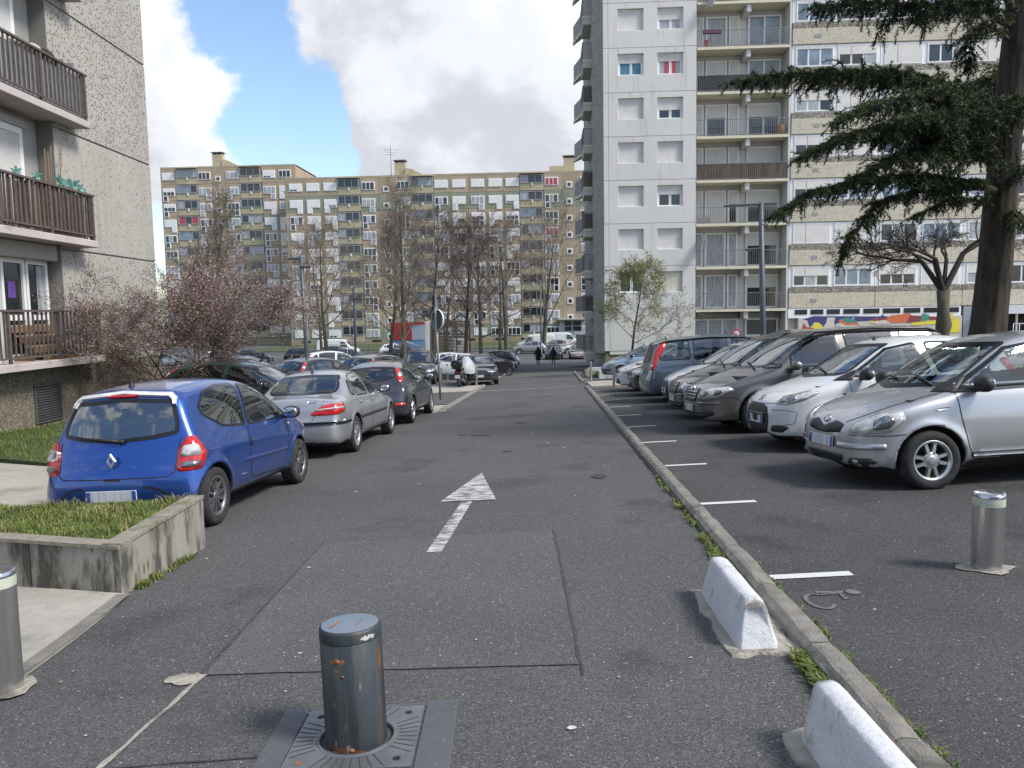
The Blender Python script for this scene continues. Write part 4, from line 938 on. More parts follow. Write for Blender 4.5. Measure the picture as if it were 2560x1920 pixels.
class Body:
    """car-shaped hull; local frame x right, y forward, z up, y = 0 midway between the axles"""
    def __init__(s, sp, h):
        s.sp = sp; L, W, H = sp['L'], sp['W'], sp['H']; s.h = h
        s.yc = sp['fo'] + sp['wb'] / 2          # d of the local origin; y = yc - d
        side = chaikin(sp['side'], 2); hw = W / 2
        fr = sp['front']; full = [(-x, z) for x, z in fr[::-1] if x > 0] + [(x, z) for x, z in fr]
        pl = sp['plan']; pfull = [(-x, d) for x, d in pl[::-1] if x > 0] + [(x, d) for x, d in pl]
        ts = max(.0125, .5 * h); s.Ts = Table2(side, -.3, L + .3, -.05, H + .25, ts); s.Tf = Table2(chaikin(full, 2), -hw - .15, hw + .15, -.05, H + .3, ts); s.Tp = Table2(chaikin(pfull, 2), -hw - .15, hw + .15, -.3, L + .3, ts)
        s.arch = sp.get('arch', sp['tr'] + .045)
        xs = np.arange(-hw - 2.5 * h, hw + 2.6 * h, h); xs -= xs.mean()
        ys = np.arange(-2.5 * h, L + 3 * h, h); zs = np.arange(.10, H + 3 * h + .03, h)
        X, D, Z = np.meshgrid(xs, ys, zs, indexing='ij')
        Fv = s.f(X, D, Z)
        V, Q = surface_nets(Fv, xs[0], ys[0], zs[0], h)
        e = h * .35
        for _ in range(2 if h < .027 else 1):
            f0 = s.f(V[:, 0], V[:, 1], V[:, 2]); G = s.grad(V, e)
            st = -(f0 / np.maximum((G ** 2).sum(1), .2))[:, None] * G
            n = np.linalg.norm(st, axis=1, keepdims=True); V = V + st * np.minimum(1, h * .6 / np.maximum(n, 1e-9))
        G = s.grad(V, .012); Nn = G / np.maximum(np.linalg.norm(G, axis=1, keepdims=True), 1e-9)
        s.V = V.copy(); s.V[:, 1] = s.yc - V[:, 1]; s.N = Nn.copy(); s.N[:, 1] *= -1
        Q = Q[:, ::-1]; s.Q = Q; s.bvh = BVHTree.FromPolygons([tuple(v) for v in s.V], [tuple(q) for q in Q])
        s.holes = []
    def grad(s, V, e):
        G = np.zeros_like(V)
        for k in range(3):
            a = V.copy(); a[:, k] += e; b = V.copy(); b[:, k] -= e
            G[:, k] = (s.f(*a.T) - s.f(*b.T)) / (2 * e)
        return G
    def f(s, X, D, Z):
        sp = s.sp; L, W = sp['L'], sp['W']; ax = np.abs(X)
        m = sstep(.30 * L, .70 * L, D)
        hz = sstep(.55, 1.0, Z)
        Ds = D - (sp.get('cf', .10) * (1 - m)) * X * X * (.35 + .65 * hz) * 2 + sp.get('cr', .06) * m * X * X * 2
        fs = s.Ts(Ds, Z + sp.get('crown', .05) * X * X * 2)
        tr = sp.get('taper_r', .07) * sstep(.62 * L, L, D) * sstep(.6, 1.2, Z); tf = sp.get('taper_f', .05) * sstep(.38 * L, 0, D) * sstep(.45, .85, Z)
        ff = s.Tf(X / (1 - tr - tf), Z)
        fp = s.Tp(X, D)
        f = smax(smax(fs, ff, sp.get('k1', .09)), fp, .07)
        for da in (sp['fo'], sp['fo'] + sp['wb']):
            r = np.sqrt((D - da) ** 2 + (Z - sp['tr']) ** 2)
            f = f - .020 * np.exp(-((r - s.arch - .01) / .05) ** 2) * sstep(.3 * W, .44 * W, ax) * (Z > .2)
            f = np.maximum(f, -np.maximum(r - s.arch, .5 * W - .27 - ax))
        for (d0, z0, d1, z1, amp, wd) in sp.get('creases', []):
            t = np.clip((D - d0) / (d1 - d0), 0, 1); zc = z0 + (z1 - z0) * t
            f = f - amp * np.exp(-((Z - zc) / wd) ** 2) * ((D > d0) & (D < d1))
        return f
    # --- projection of 2-D outlines on the hull
    def basis(s, view):
        if view == 'R': return lambda a, z: (Vector((3, s.yc - a, z)), Vector((-1, 0, 0)))
        if view == 'L': return lambda a, z: (Vector((-3, s.yc - a, z)), Vector((1, 0, 0)))
        if view == 'F': return lambda a, z: (Vector((a, s.yc + 2, z)), Vector((0, -1, 0)))
        if view == 'B': return lambda a, z: (Vector((a, s.yc - s.sp['L'] - 2, z)), Vector((0, 1, 0)))
        if view == 'T': return lambda a, d: (Vector((a, s.yc - d, 4)), Vector((0, 0, -1)))
        # ('C', angle from the front in degrees, side): outlines given as u = x cosA + d sinA
        _, A, sd = view; ca, sa = math.cos(R(A)), math.sin(R(A)); yf = s.yc
        if A > 90:      # rear corners: u = x cosA' + (L-d) sinA'
            ca, sa = math.cos(R(180 - A)), math.sin(R(180 - A)); yb = s.yc - s.sp['L']
            return lambda u, z: (Vector((sd * (u * ca + 3 * sa), yb + u * sa - 3 * ca, z)), Vector((-sd * sa, ca, 0)))
        return lambda u, z: (Vector((sd * (u * ca + 3 * sa), yf - u * sa + 3 * ca, z)), Vector((-sd * sa, -ca, 0)))
    def hit(s, B, a, z, off):
        o, d = B(a, z); r = s.bvh.ray_cast(o, d)
        if r[0] is None: r = s.bvh.find_nearest(o + d * 2.6)
        n = r[1]
        if n.dot(d) > 0: n = -n
        return r[0] - d * off * .5 + n * off * .5, n
    def patch(s, mb, view, poly, off=.005, res=.05, mat=0, bulge=0.0, skirt=.012, smooth_it=1):
        poly = fillet(poly, (.015, .02, .045)[smooth_it]) if smooth_it else list(poly)
        dense = []
        for i, p in enumerate(poly):
            q = poly[(i + 1) % len(poly)]; n = max(1, int(math.dist(p, q) / res))
            dense += [(p[0] + (q[0] - p[0]) * k / n, p[1] + (q[1] - p[1]) * k / n) for k in range(n)]
        P = np.array(dense); lo, hi = P.min(0), P.max(0)
        gx, gy = np.meshgrid(np.arange(lo[0] + res / 2, hi[0], res), np.arange(lo[1] + res / 2, hi[1], res)); gx, gy = gx.ravel(), gy.ravel()
        if len(gx):
            sd = poly_sdf(gx, gy, dense); k = sd < -res * .45; gp = list(zip(gx[k], gy[k]))
        else: gp = []
        nb = len(dense); pts = [Vector(p) for p in dense] + [Vector(p) for p in gp]
        r = delaunay_2d_cdt(pts, [(i, (i + 1) % nb) for i in range(nb)], [], 1, 1e-5)
        v2, fs = r[0], r[2]; B = s.basis(view)
        bd = None
        if bulge: bd = -poly_sdf(np.array([v[0] for v in v2]), np.array([v[1] for v in v2]), dense)
        vs = []; ns = []; sdn = None
        for i, v in enumerate(v2):
            o = off
            if bulge: t = min(max(bd[i], 0) / .07, 1); o += bulge * math.sin(t * math.pi / 2)
            p, n = s.hit(B, v[0], v[1], o); vs.append(p); ns.append(n)
        # face the outside
        if fs:
            f = fs[len(fs) // 2]; nn = (vs[f[1]] - vs[f[0]]).cross(vs[f[2]] - vs[f[0]])
            if nn.dot(ns[f[0]]) < 0: fs = [tuple(reversed(f)) for f in fs]
        mb.add(vs, fs, mat, True)
        if skirt:
            orig = r[3] if len(r) > 3 else None
            ring = [i for i in range(len(v2)) if i < nb]
            b0 = len(mb.v) - len(vs)
            sk = [vs[i] - ns[i] * (skirt + off) for i in range(nb)]
            b1 = len(mb.v); mb.v += [tuple(p) for p in sk]
            for i in range(nb):
                j = (i + 1) % nb; mb.f.append((b0 + i, b1 + i, b1 + j, b0 + j)); mb.m.append(mat); mb.s.append(False)
        return mb
    def ribbon(s, mb, view, line, w=.008, off=.002, mat=0, closed=False, res=.04):
        dense = []
        n0 = len(line)
        for i in range(n0 if closed else n0 - 1):
            p, q = line[i], line[(i + 1) % n0]; n = max(1, int(math.dist(p, q) / res))
            dense += [(p[0] + (q[0] - p[0]) * k / n, p[1] + (q[1] - p[1]) * k / n) for k in range(n)]
        if not closed: dense.append(line[-1])
        B = s.basis(view); m = len(dense); vs = []; fs = []
        for i, p in enumerate(dense):
            a = dense[(i - 1) % m] if (closed or i) else p; b = dense[(i + 1) % m] if (closed or i < m - 1) else p
            t = (b[0] - a[0], b[1] - a[1]); l = math.hypot(*t) or 1; nx, ny = -t[1] / l * w / 2, t[0] / l * w / 2
            vs.append(s.hit(B, p[0] + nx, p[1] + ny, off)[0]); vs.append(s.hit(B, p[0] - nx, p[1] - ny, off)[0])
        for i in range(m if closed else m - 1):
            j = (i + 1) % m; fs.append((2 * i, 2 * i + 1, 2 * j + 1, 2 * j))
        nn = (Vector(vs[1]) - Vector(vs[0])).cross(Vector(vs[3]) - Vector(vs[0])) if len(vs) > 3 else Vector((0, 0, 1))
        d = B(*dense[0])[1]
        if nn.dot(d) > 0: fs = [f[::-1] for f in fs]
        mb.add(vs, fs, mat, True); return mb
    def inset(s, poly, d):
        P = np.array(poly); n = len(P); A = 0.5 * np.sum(P[:, 0] * np.roll(P[:, 1], -1) - np.roll(P[:, 0], -1) * P[:, 1]); sg = 1 if A > 0 else -1
        out = []
        for i in range(n):
            a, b, c = P[i - 1], P[i], P[(i + 1) % n]; t = (c - a); t = t / (np.linalg.norm(t) + 1e-9)
            out.append(tuple(b + sg * d * np.array([-t[1], t[0]])))
        return out
    def hole(s, view, poly): s.holes.append((view, poly))
    def body_mesh(s, name, mats):
        V, Q = s.V, s.Q; C = V[Q].mean(1); Nf = s.N[Q].mean(1); D = s.yc - C[:, 1]
        keep = np.ones(len(Q), bool); sp = s.sp
        for view, poly in s.holes:
            sd = None
            if view in ('L', 'R'):
                sgn = 1 if view == 'R' else -1; k = (Nf[:, 0] * sgn > .25) & (C[:, 0] * sgn > .2); a = D
            elif view == 'F': k = (Nf[:, 1] > .1) & (D < .6 * sp['L']); a = C[:, 0]
            else: k = (Nf[:, 1] < -.1) & (D > .5 * sp['L']); a = C[:, 0]
            ii = np.where(k)[0]; sd = poly_sdf(a[ii], C[ii, 2], poly); keep[ii[sd < -s.h * .75]] = False
        mi = np.zeros(len(Q), int)
        for da in (sp['fo'], sp['fo'] + sp['wb']):
            r = np.sqrt((D - da) ** 2 + (C[:, 2] - sp['tr']) ** 2); mi[(r < s.arch + s.h * .15) & (np.abs(C[:, 0]) > .5 * sp['W'] - .32) & (np.abs(Nf[:, 0]) < .75)] = 1
            mi[(r < s.arch - s.h * .3)] = 1
        mi[(Nf[:, 2] < -.6) & (C[:, 2] < .34)] = 1
        Q2 = Q[keep]; mi = mi[keep]
        me = bpy.data.meshes.new(name); me.from_pydata([tuple(v) for v in V], [], [tuple(q) for q in Q2])
        for m in mats: me.materials.append(m)
        me.polygons.foreach_set('material_index', mi.astype(np.int32)); me.polygons.foreach_set('use_smooth', np.ones(len(Q2), bool))
        me.update()
        nn = s.N.copy(); me.normals_split_custom_set_from_vertices([tuple(n) for n in nn])
        return me

def wheel_meshes(tr, tw, rr, style, key):
    """tyre and rim, axle along +x, outer face at +x"""
    mb = MB(); hw = tw / 2
    mb.lathe([(rr - .015, -hw * .8), (rr + .01, -hw * .95), (tr - .035, -hw), (tr - .010, -hw * .85), (tr, -hw * .5), (tr, -hw * .28), (tr - .006, -hw * .24), (tr, -hw * .2), (tr, hw * .2), (tr - .006, hw * .24), (tr, hw * .28), (tr, hw * .5), (tr - .010, hw * .85), (tr - .035, hw), (rr + .035, hw * 1.02), (rr + .01, hw * .95), (rr - .012, hw * .85)], 40, 0, axis='x')
    tyre = mb.mesh('tyre', RUB)
    rb = MB()
    metal = 0
    rb.lathe([(rr - .016, -hw * .7), (rr - .02, hw * .55), (rr - .004, hw * .80), (rr + .006, hw * .86), (rr + .004, hw * .92), (rr - .014, hw * .90), (rr - .026, hw * .70)], 40, 0, axis='x')
    rb.lathe([(rr * .99, -hw * .1), (rr * .3, -hw * .1), (.02, -hw * .1), (0.0001, -hw * .1)], 24, 1, axis='x')   # dark brake disc behind
    xo = hw * .74
    def spoke(a, w0, w1, r0, r1, x0=xo, x1=xo, th=.03, skew=0.0):
        c, d = math.cos(a), math.sin(a)
        def P(r, t, x): return (x, c * r - d * t, d * r + c * t)
        vs = [P(r0, -w0, x0 - th), P(r0, w0, x0 - th), P(r1, w1 + skew, x1 - th), P(r1, -w1 + skew, x1 - th), P(r0, -w0 * .7, x0), P(r0, w0 * .7, x0), P(r1, w1 * .7 + skew, x1), P(r1, -w1 * .7 + skew, x1)]
        rb.add(vs, [(0, 3, 2, 1), (4, 5, 6, 7), (0, 1, 5, 4), (1, 2, 6, 5), (2, 3, 7, 6), (3, 0, 4, 7)], 0)
    if style == 'ten':
        for k in range(10): spoke(2 * math.pi * k / 10 + .1, .017, .013, .045, rr - .01)
    elif style == 'star8':
        for k in range(8):
            a = 2 * math.pi * k / 8
            spoke(a, .022, .020, .05, rr - .015, xo, xo - .004, skew=.02 if k % 2 else -.02)
        rb.lathe([(rr * .42, xo - .03), (rr * .42, xo - .006), (rr * .34, xo), (.03, xo)], 24, 0, axis='x')
    elif style == 'five':
        for k in range(5): spoke(2 * math.pi * k / 5 + .3, .05, .032, .03, rr - .01, xo - .005, xo + .004)
    elif style == 'six2':
        for k in range(6):
            for e in (-.13, .13): spoke(2 * math.pi * k / 6 + e, .016, .014, .05, rr - .01)
    else:   # full wheel cover with slots
        rb.lathe([(rr - .01, xo - .01), (rr * .80, xo + .004), (rr * .45, xo + .008), (rr * .3, xo), (.0001, xo + .004)], 28, 0, axis='x')
        for k in range(9):
            a = 2 * math.pi * k / 9; c, d = math.cos(a), math.sin(a); r0, r1, w = rr * .52, rr * .82, .018
            q = [(r0, -w * .6), (r1, -w), (r1, w), (r0, w * .6)]
            rb.add([(xo + .010, c * r - d * t, d * r + c * t) for r, t in q], [(0, 1, 2, 3)], 1)
    rb.lathe([(.055, xo - .03), (.055, xo - .002), (.045, xo + .006), (.03, xo + .008), (.0001, xo + .008)], 16, 0, axis='x')
    for k in range(4):
        a = math.pi / 4 + math.pi / 2 * k; c, d = .052 * math.cos(a) * 1.35, .052 * math.sin(a) * 1.35
        rb.ell((xo - .004, c, d), (.010, .010, .010), 6, 4, 1)
    return tyre, rb

def bar_mesh(w, h_, t=.006): 
    return MB().bbox(-w / 2, w / 2, -t / 2, t / 2, -h_ / 2, h_ / 2, t * .3)

def make_car(sp, name, label, pmat, loc, rz, group, h=.03, lod=0, cat='car', glass=None, scale=1.05):
    """returns the thing; lod 0 = all details, 1 = middle distance, 2 = far"""
    bd = Body(sp, h); root = thing(name, label, cat, group=group)
    L, W, H, yc = sp['L'], sp['W'], sp['H'], bd.yc
    GL = glass or GLASS
    res = .05 if lod == 0 else (.08 if lod == 1 else .14)
    wins = []
    for view, poly, nm in [('F', sp['ws'], 'windscreen'), ('B', sp['rw'], 'rear_window')] + [(v, p, 'side_window') for p in sp['sw'] for v in ('L', 'R')]:
        outer = densify(fillet(poly, .07 if view in 'LR' else .09), .06); inner = bd.inset(outer, .022 if view in 'LR' else .035)
        if view in 'FB': bd.hole(view, inner)
        else: bd.hole(view, inner)
        mb = MB(); gl = sp.get('dark_rear') and (nm == 'rear_window' or (nm == 'side_window' and np.mean([q[0] for q in poly]) > L * .55))
        bd.patch(mb, view, inner, .004, res, 0, skirt=0, smooth_it=0)
        o = mb.build(nm, [GLASS_D if gl else GL], root)
        s2 = MB(); m = len(outer); B = bd.basis(view); vs = []; fs = []
        for a, b in zip(outer, inner):
            vs.append(bd.hit(B, a[0], a[1], .004)[0]); vs.append(bd.hit(B, a[0] + (b[0] - a[0]) * 1.15, a[1] + (b[1] - a[1]) * 1.15, .006)[0])
        for i in range(m):
            j = (i + 1) % m; fs.append((2 * i, 2 * j, 2 * j + 1, 2 * i + 1))
        n0 = (vs[2] - vs[0]).cross(vs[1] - vs[0]); d0 = B(*outer[0])[1]
        if n0.dot(d0) > 0: fs = [f[::-1] for f in fs]
        s2.add(vs, fs, 0, True); s2.build('seal', BLKG, o)
    for it in sp.get('solidw', []):      # painted-over openings etc.
        pass
    obj('body', bd.body_mesh('body', [pmat, BLK]), root)
    # black floor / interior tub
    ix = W / 2 - .17; zf = .30
    belt = sp.get('belt', .9)
    it = MB(); it.box(-ix, ix, yc - L + .35, yc - .55, zf - .02, zf + .05)
    it.box(-ix, ix, yc - sp['fo'] - .42, yc - .6, zf, belt - .06)                 # bulkhead and dashboard
    it.build('cabin_floor', SEAT, root)
    if lod <= 1:
        d1, d2 = sp['sw'][0][-1][0] + .0, sp['fo'] + sp['wb'] - .22
        if len(sp['sw']) > 3: d1 = sp['sw'][1][-1][0]
        for (xx, yy) in ((-W * .22, yc - d1), (W * .22, yc - d1), (-W * .22, yc - d2), (W * .22, yc - d2)):
            st = MB()
            M = Matrix.Translation((xx, yy, 0))
            st.bbox(-.23, .23, -.25, .28, zf + .05, zf + .22, .04, 0, M)
            st.bbox(-.22, .22, -.09, .05, zf + .18, belt - .02, .035, 0, M @ Matrix.Translation((0, -.22, 0)) @ Matrix.Rotation(R(12), 4, 'X') @ Matrix.Translation((0, 0, -.02)))
            st.bbox(-.13, .13, -.05, .04, belt + .02, belt + .19, .035, 0, M @ Matrix.Translation((0, -.36, 0)))
            st.tube([(xx - .05, yy - .36, belt - .1), (xx - .05, yy - .36, belt + .05)], .008, 5); st.tube([(xx + .05, yy - .36, belt - .1), (xx + .05, yy - .36, belt + .05)], .008, 5)
            st.build('seat', SEAT, root)
        sw = MB(); ring = [(-W * .22 + .17 * math.cos(a), yc - sp['fo'] - .52 - .07 * math.sin(a), belt - .03 + .155 * math.sin(a)) for a in np.linspace(0, 2 * math.pi, 21)]
        sw.tube(ring, .014, 6, cap=False); sw.tube([ring[0], ring[10]], .012, 5); sw.build('steering_wheel', SEAT, root)
    # patches: lights, grilles, trims
    mm = dict(red=RED, clear=LENSW, refl=LENSD, amber=AMBER, blk=BLK, gblk=BLKG, chrome=CHROME, alloy=ALLOY, paint=pmat, seam=SEAM, glass=GL, white=mat('white_spoiler', (.7, .7, .7), .3, coat=1.0))
    def expand(v):
        if v == 'S': return ['L', 'R']
        if isinstance(v, tuple) and len(v) == 2 and v[0] == 'C': return [('C', v[1], -1), ('C', v[1], 1)]
        return [v]
    last = {}
    for ft in sp['parts']:
        nm, view, mname, poly = ft[:4]; o = ft[4] if len(ft) > 4 else {}
        if o.get('lod', 2) < lod: continue
        for vw in expand(view):
            if isinstance(vw, tuple): pp = [(p[0] * math.cos(R(vw[1] if vw[1] <= 90 else 180 - vw[1])) + (p[1] if vw[1] <= 90 else L - p[1]) * math.sin(R(vw[1] if vw[1] <= 90 else 180 - vw[1])), p[2]) for p in poly]
            else: pp = poly
            mb = MB()
            if o.get('line'): bd.ribbon(mb, vw, pp if not o.get('sm') else chaikin(pp, 2, o.get('closed', False)), o.get('w', .009), o.get('off', .0025), 0, o.get('closed', False))
            else: bd.patch(mb, vw, pp, o.get('off', .006), o.get('res', res * .8), 0, o.get('bulge', 0), o.get('skirt', .014), o.get('sm', 2))
            k = (o.get('of'), vw if isinstance(vw, str) else vw[2]); par = last.get(k, root) if o.get('of') else root
            x = mb.build(nm, mm[mname], par)
            last[(nm, vw if isinstance(vw, str) else vw[2])] = x
    # plates
    for (vw, z, w) in sp.get('plates', []):
        B = bd.basis(vw); p, n = bd.hit(B, sp.get('plate_x', 0), z, .012); q, _ = bd.hit(B, 0, z + .05, .012); tilt = math.atan2((q.y - p.y), .05)
        pb = bar_mesh(w, .11, .01).build('number_plate', PLATE, root, p, (-tilt * 1, 0, 0))
        if lod < 2:
            for sx in (-1, 1): bar_mesh(.045, .106, .012).build('blue_band', PLBLUE, pb, (sx * (w / 2 - .025), 0, 0))
    # wheels
    tr, tw = sp['tr'], .19
    tyre, rb = wheel_meshes(tr, tw, sp.get('rr', tr * .66), sp.get('rim', 'cover') if lod < 2 else 'five', name)
    rim = rb.mesh('rim', [MATS[sp.get('rimmat', 'alloy')], BLK])
    for i, (sx, dd) in enumerate(((1, sp['fo']), (-1, sp['fo']), (1, sp['fo'] + sp['wb']), (-1, sp['fo'] + sp['wb']))):
        w = obj('wheel', tyre, root, (sx * (W / 2 - tw / 2 - .022), yc - dd, tr), (R(17 * i + 8), 0, 0 if sx > 0 else math.pi))
        obj('rim', rim, w)
    # mirrors
    if lod < 2 or sp.get('mir'):
        md, mz = sp.get('mirror', (L * .36, belt + .07))
        for sx in (-1, 1):
            B = bd.basis('R' if sx > 0 else 'L'); p, n = bd.hit(B, md, mz - .05, 0)
            mb = MB(); mb.ell((sx * .13, .0, .055), (.105, .062, .075), 14, 8, 0, None, .75)
            mb.bbox(-.02 if sx > 0 else -.08, .08 if sx > 0 else .02, -.02, .03, -.02, .02, .008, 1)
            m = mb.build('mirror', [pmat if sp.get('mir_paint') else BLK, BLK], root, p)
            MB().ell((sx * .13, -.052, .055), (.088, .016, .060), 14, 6, 0, None, .75).build('mirror_glass', CHROME, m)
    if lod < 2:
        for sx in (-1, 1):           # door handles
            for dh in sp.get('handles', []):
                B = bd.basis('R' if sx > 0 else 'L'); p, n = bd.hit(B, dh[0], dh[1], .0)
                MB().bbox(-.012, .028, -.085, .085, -.018, .018, .010).build('door_handle', pmat if sp.get('hpaint', 1) else BLK, root, p + Vector((sx * .004 - .008, 0, 0)))
        for (x0, d0, x1, d1) in sp.get('wipers', []):
            B = bd.basis('T'); a = bd.hit(B, x0, d0, .02)[0]; b = bd.hit(B, x1, d1, .02)[0]; c = bd.hit(B, (x0 + x1) / 2, (d0 + d1) / 2, .03)[0]
            MB().tube([a, c, b], [.014, .010, .006], 5).build('wiper', BLK, root)
        for (x0, z0, x1, z1) in sp.get('rear_wiper', []):
            B = bd.basis('B'); a = bd.hit(B, x0, z0, .03)[0]; b = bd.hit(B, x1, z1, .025)[0]; c = a.lerp(b, .5); c.y -= .012
            w_ = MB(); w_.tube([a, c, b], [.020, .013, .007], 6); w_.ell(tuple(a), (.04, .02, .026), 8, 6); w_.build('rear_wiper', BLK, root)
        if 'antenna' in sp:
            x0, d0, ln, back = sp['antenna']; a = bd.hit(bd.basis('T'), x0, d0, 0)[0]
            an = MB(); an.tube([a, a + Vector((0, -back, ln))], [.004, .0025], 5); an.lathe([(.032, -.004), (.028, .012), (.008, .05), (.0001, .055)], 8, M=Matrix.Translation(a)); an.build('antenna', BLK, root)
    for (x0, pts, r) in sp.get('rails', []):
        for sx in (-1, 1):
            B = bd.basis('T'); P = [bd.hit(B, sx * x0, d, o)[0] for d, o in pts]
            MB().tube(P, r, 6).build('roof_rail', BLKG, root)
    root.location = (loc[0], loc[1], gz(loc[0], loc[1]) - .004) if len(loc) == 2 else loc
    root.rotation_euler = ground_rot(loc[0], loc[1], rz) if len(loc) == 2 else (0, 0, rz)
    root.scale = (scale,) * 3; PAINTED[root.name] = pmat.name
    return root
PAINTED = {}
def copy_car(src, p, label, x, y, rz, group, name=None, cat='car', sc=None):
    """another car of the same build in its own paint"""
    c = copy_tree(src); old = PAINTED[src.name]; tag(c, label, cat, group)
    for ch in c.children:
        for sl in ch.material_slots:
            if sl.material and sl.material.name == old: sl.link = 'OBJECT'; sl.material = p
    c.location = (x, y, gz(x, y)); c.rotation_euler = ground_rot(x, y, R(rz))
    if sc: c.scale = (sc,) * 3
    if name: c.name = name
    PAINTED[c.name] = p.name
    return c
# ------------------------------------------------------------------ car outlines (metres; d = distance behind the front bumper)
def front_outline(W, H, belt, rw, sh=.72, bot=.19):
    h = W / 2
    return [(0, bot), (h - .16, bot), (h - .05, bot + .10), (h - .008, .46), (h, sh - .08), (h - .008, sh), (h - .045, belt - .06), (h - .075, belt + .02), (h - .075 - (h - .075 - rw) * .45, belt + (H - belt) * .48), (rw, H - .10), (rw - .10, H - .01), (rw * .5, H + .06), (0, H + .08)]
def plan_outline(W, L, fr=.75, rr=.5):
    h = W / 2
    return [(0, 0), (h * .45, .015), (h * .74, .11), (h * .90, fr * .42), (h * .975, fr), (h, fr * 1.9), (h, L * .62), (h * .99, L - rr * 1.2), (h * .955, L - rr * .5), (h * .84, L - .10), (h * .55, L - .02), (0, L)]

def hatch_base(L, W, H, wb, fo, tr, side, belt, roofw, **k):
    sp = dict(L=L, W=W, H=H, wb=wb, fo=fo, tr=tr, side=side, belt=belt, front=front_outline(W, H, belt, roofw, k.pop('sh', .72)), plan=plan_outline(W, L, k.pop('fr', .75), k.pop('rr_', .5)), parts=[], plates=[('F', .42, .46), ('B', .50, .46)])
    sp.update(k); return sp

SPEC = {}
# --- small three-door hatchback with a rounded tail
SPEC['city_blue'] = hatch_base(3.60, 1.655, 1.47, 2.367, .72, .292,
    [(.12, .19), (.0, .34), (.0, .55), (.05, .68), (.20, .79), (.55, .93), (.85, 1.02), (1.25, 1.24), (1.62, 1.405), (2.05, 1.465), (2.6, 1.462), (3.10, 1.405), (3.24, 1.37), (3.33, 1.22), (3.42, .98), (3.475, .84), (3.51, .72), (3.56, .62), (3.60, .52), (3.60, .38), (3.52, .24), (3.4, .19)],
    .90, .555, fr=.85, rr_=.55, taper_r=.10, cr=.10, rim='ten', rimmat='dark_alloy', rr=.198, arch=.335,
    ws=[(-.60, .98), (-.50, 1.37), (.50, 1.37), (.60, .98), (0, .95)],
    rw=[(-.585, .955), (-.57, 1.08), (-.50, 1.285), (0, 1.315), (.50, 1.285), (.57, 1.08), (.585, .955), (.35, .915), (0, .89), (-.35, .915)],
    sw=[[(1.06, .93), (1.14, 1.03), (1.56, 1.32), (1.96, 1.385), (2.20, .915), (1.5, .90)], [(2.24, .915), (2.03, 1.385), (2.45, 1.39), (2.80, 1.335), (3.02, 1.20), (3.02, 1.10), (2.72, .95)]],
    mirror=(1.16, .96), handles=[], rear_wiper=[(0.06, .905, -.42, .955)], antenna=(-.1, 2.95, .20, .10), plates=[('F', .42, .46), ('B', .405, .50)],
    creases=[(.8, .66, 3.3, .80, .006, .05)],
    parts=[
        ('tail_lamp', ('C', 140), 'red', [(.60, 3.50, .60), (.78, 3.34, .605), (.80, 3.22, .74), (.735, 3.32, .93), (.69, 3.40, .92), (.63, 3.46, .80)], dict(bulge=.016)),
        ('reversing_lens', ('C', 140), 'clear', [(.645, 3.47, .735), (.77, 3.30, .745), (.74, 3.32, .85), (.665, 3.43, .84)], dict(off=.026, of='tail_lamp', lod=0, bulge=.006)),
        ('fog_lens', ('C', 140), 'refl', [(.655, 3.48, .635), (.765, 3.36, .64), (.77, 3.33, .695), (.65, 3.47, .69)], dict(off=.025, of='tail_lamp', lod=0)),
        ('head_lamp', ('C', 45), 'clear', [(.48, .10, .66), (.70, .30, .66), (.76, .55, .80), (.66, .50, .86), (.52, .22, .77)], dict(bulge=.02)),
        ('spoiler', 'B', 'white', [(-.44, 1.312), (-.475, 1.285), (-.495, 1.235), (-.520, 1.235), (-.515, 1.295), (-.46, 1.342), (0, 1.376), (.46, 1.342), (.515, 1.295), (.520, 1.235), (.495, 1.235), (.475, 1.285), (.44, 1.312), (0, 1.348)], dict(off=.030, bulge=.02, skirt=.05, sm=0, res=.025)),
        ('brake_lamp', 'B', 'red', [(-.15, 1.322), (-.15, 1.340), (.15, 1.340), (.15, 1.322)], dict(off=.028, sm=0)),
        ('tailgate_seam', 'B', 'seam', [(-.60, .91), (-.575, .60), (-.52, .565), (.52, .565), (.575, .60), (.60, .91)], dict(line=1, w=.010)),
        ('bumper_groove', 'B', 'seam', [(-.62, .27), (-.50, .43), (-.38, .475), (-.30, .48)], dict(line=1, w=.02, sm=1)),
        ('bumper_groove', 'B', 'seam', [(.62, .27), (.50, .43), (.38, .475), (.30, .48)], dict(line=1, w=.02, sm=1)),
        ('tailgate_handle', 'B', 'blk', [(-.09, .545), (-.07, .565), (.07, .565), (.09, .545)], dict(sm=0, off=.004)),
        ('door_seam', 'S', 'seam', [(2.20, .91), (2.28, .70), (2.25, .40), (2.18, .33), (1.30, .30), (1.20, .40), (1.10, .60), (1.05, .92)], dict(line=1, w=.010)),
        ('side_moulding', 'S', 'paint', [(1.18, .505), (1.19, .54), (2.36, .575), (2.42, .555), (2.36, .535)], dict(off=.012, sm=1)),
        ('door_recess', 'S', 'seam', [(2.20, .70), (2.205, .78), (2.235, .80), (2.26, .76), (2.25, .70), (2.22, .67)], dict(off=.004)),
        ('side_badge', 'S', 'alloy', [(2.36, .40), (2.36, .412), (2.50, .418), (2.50, .406)], dict(off=.006, sm=0, lod=0)),
        ('side_repeater', 'S', 'clear', [(.98, .80), (.98, .83), (1.05, .83), (1.05, .80)], dict(off=.006, lod=0)),
    ])
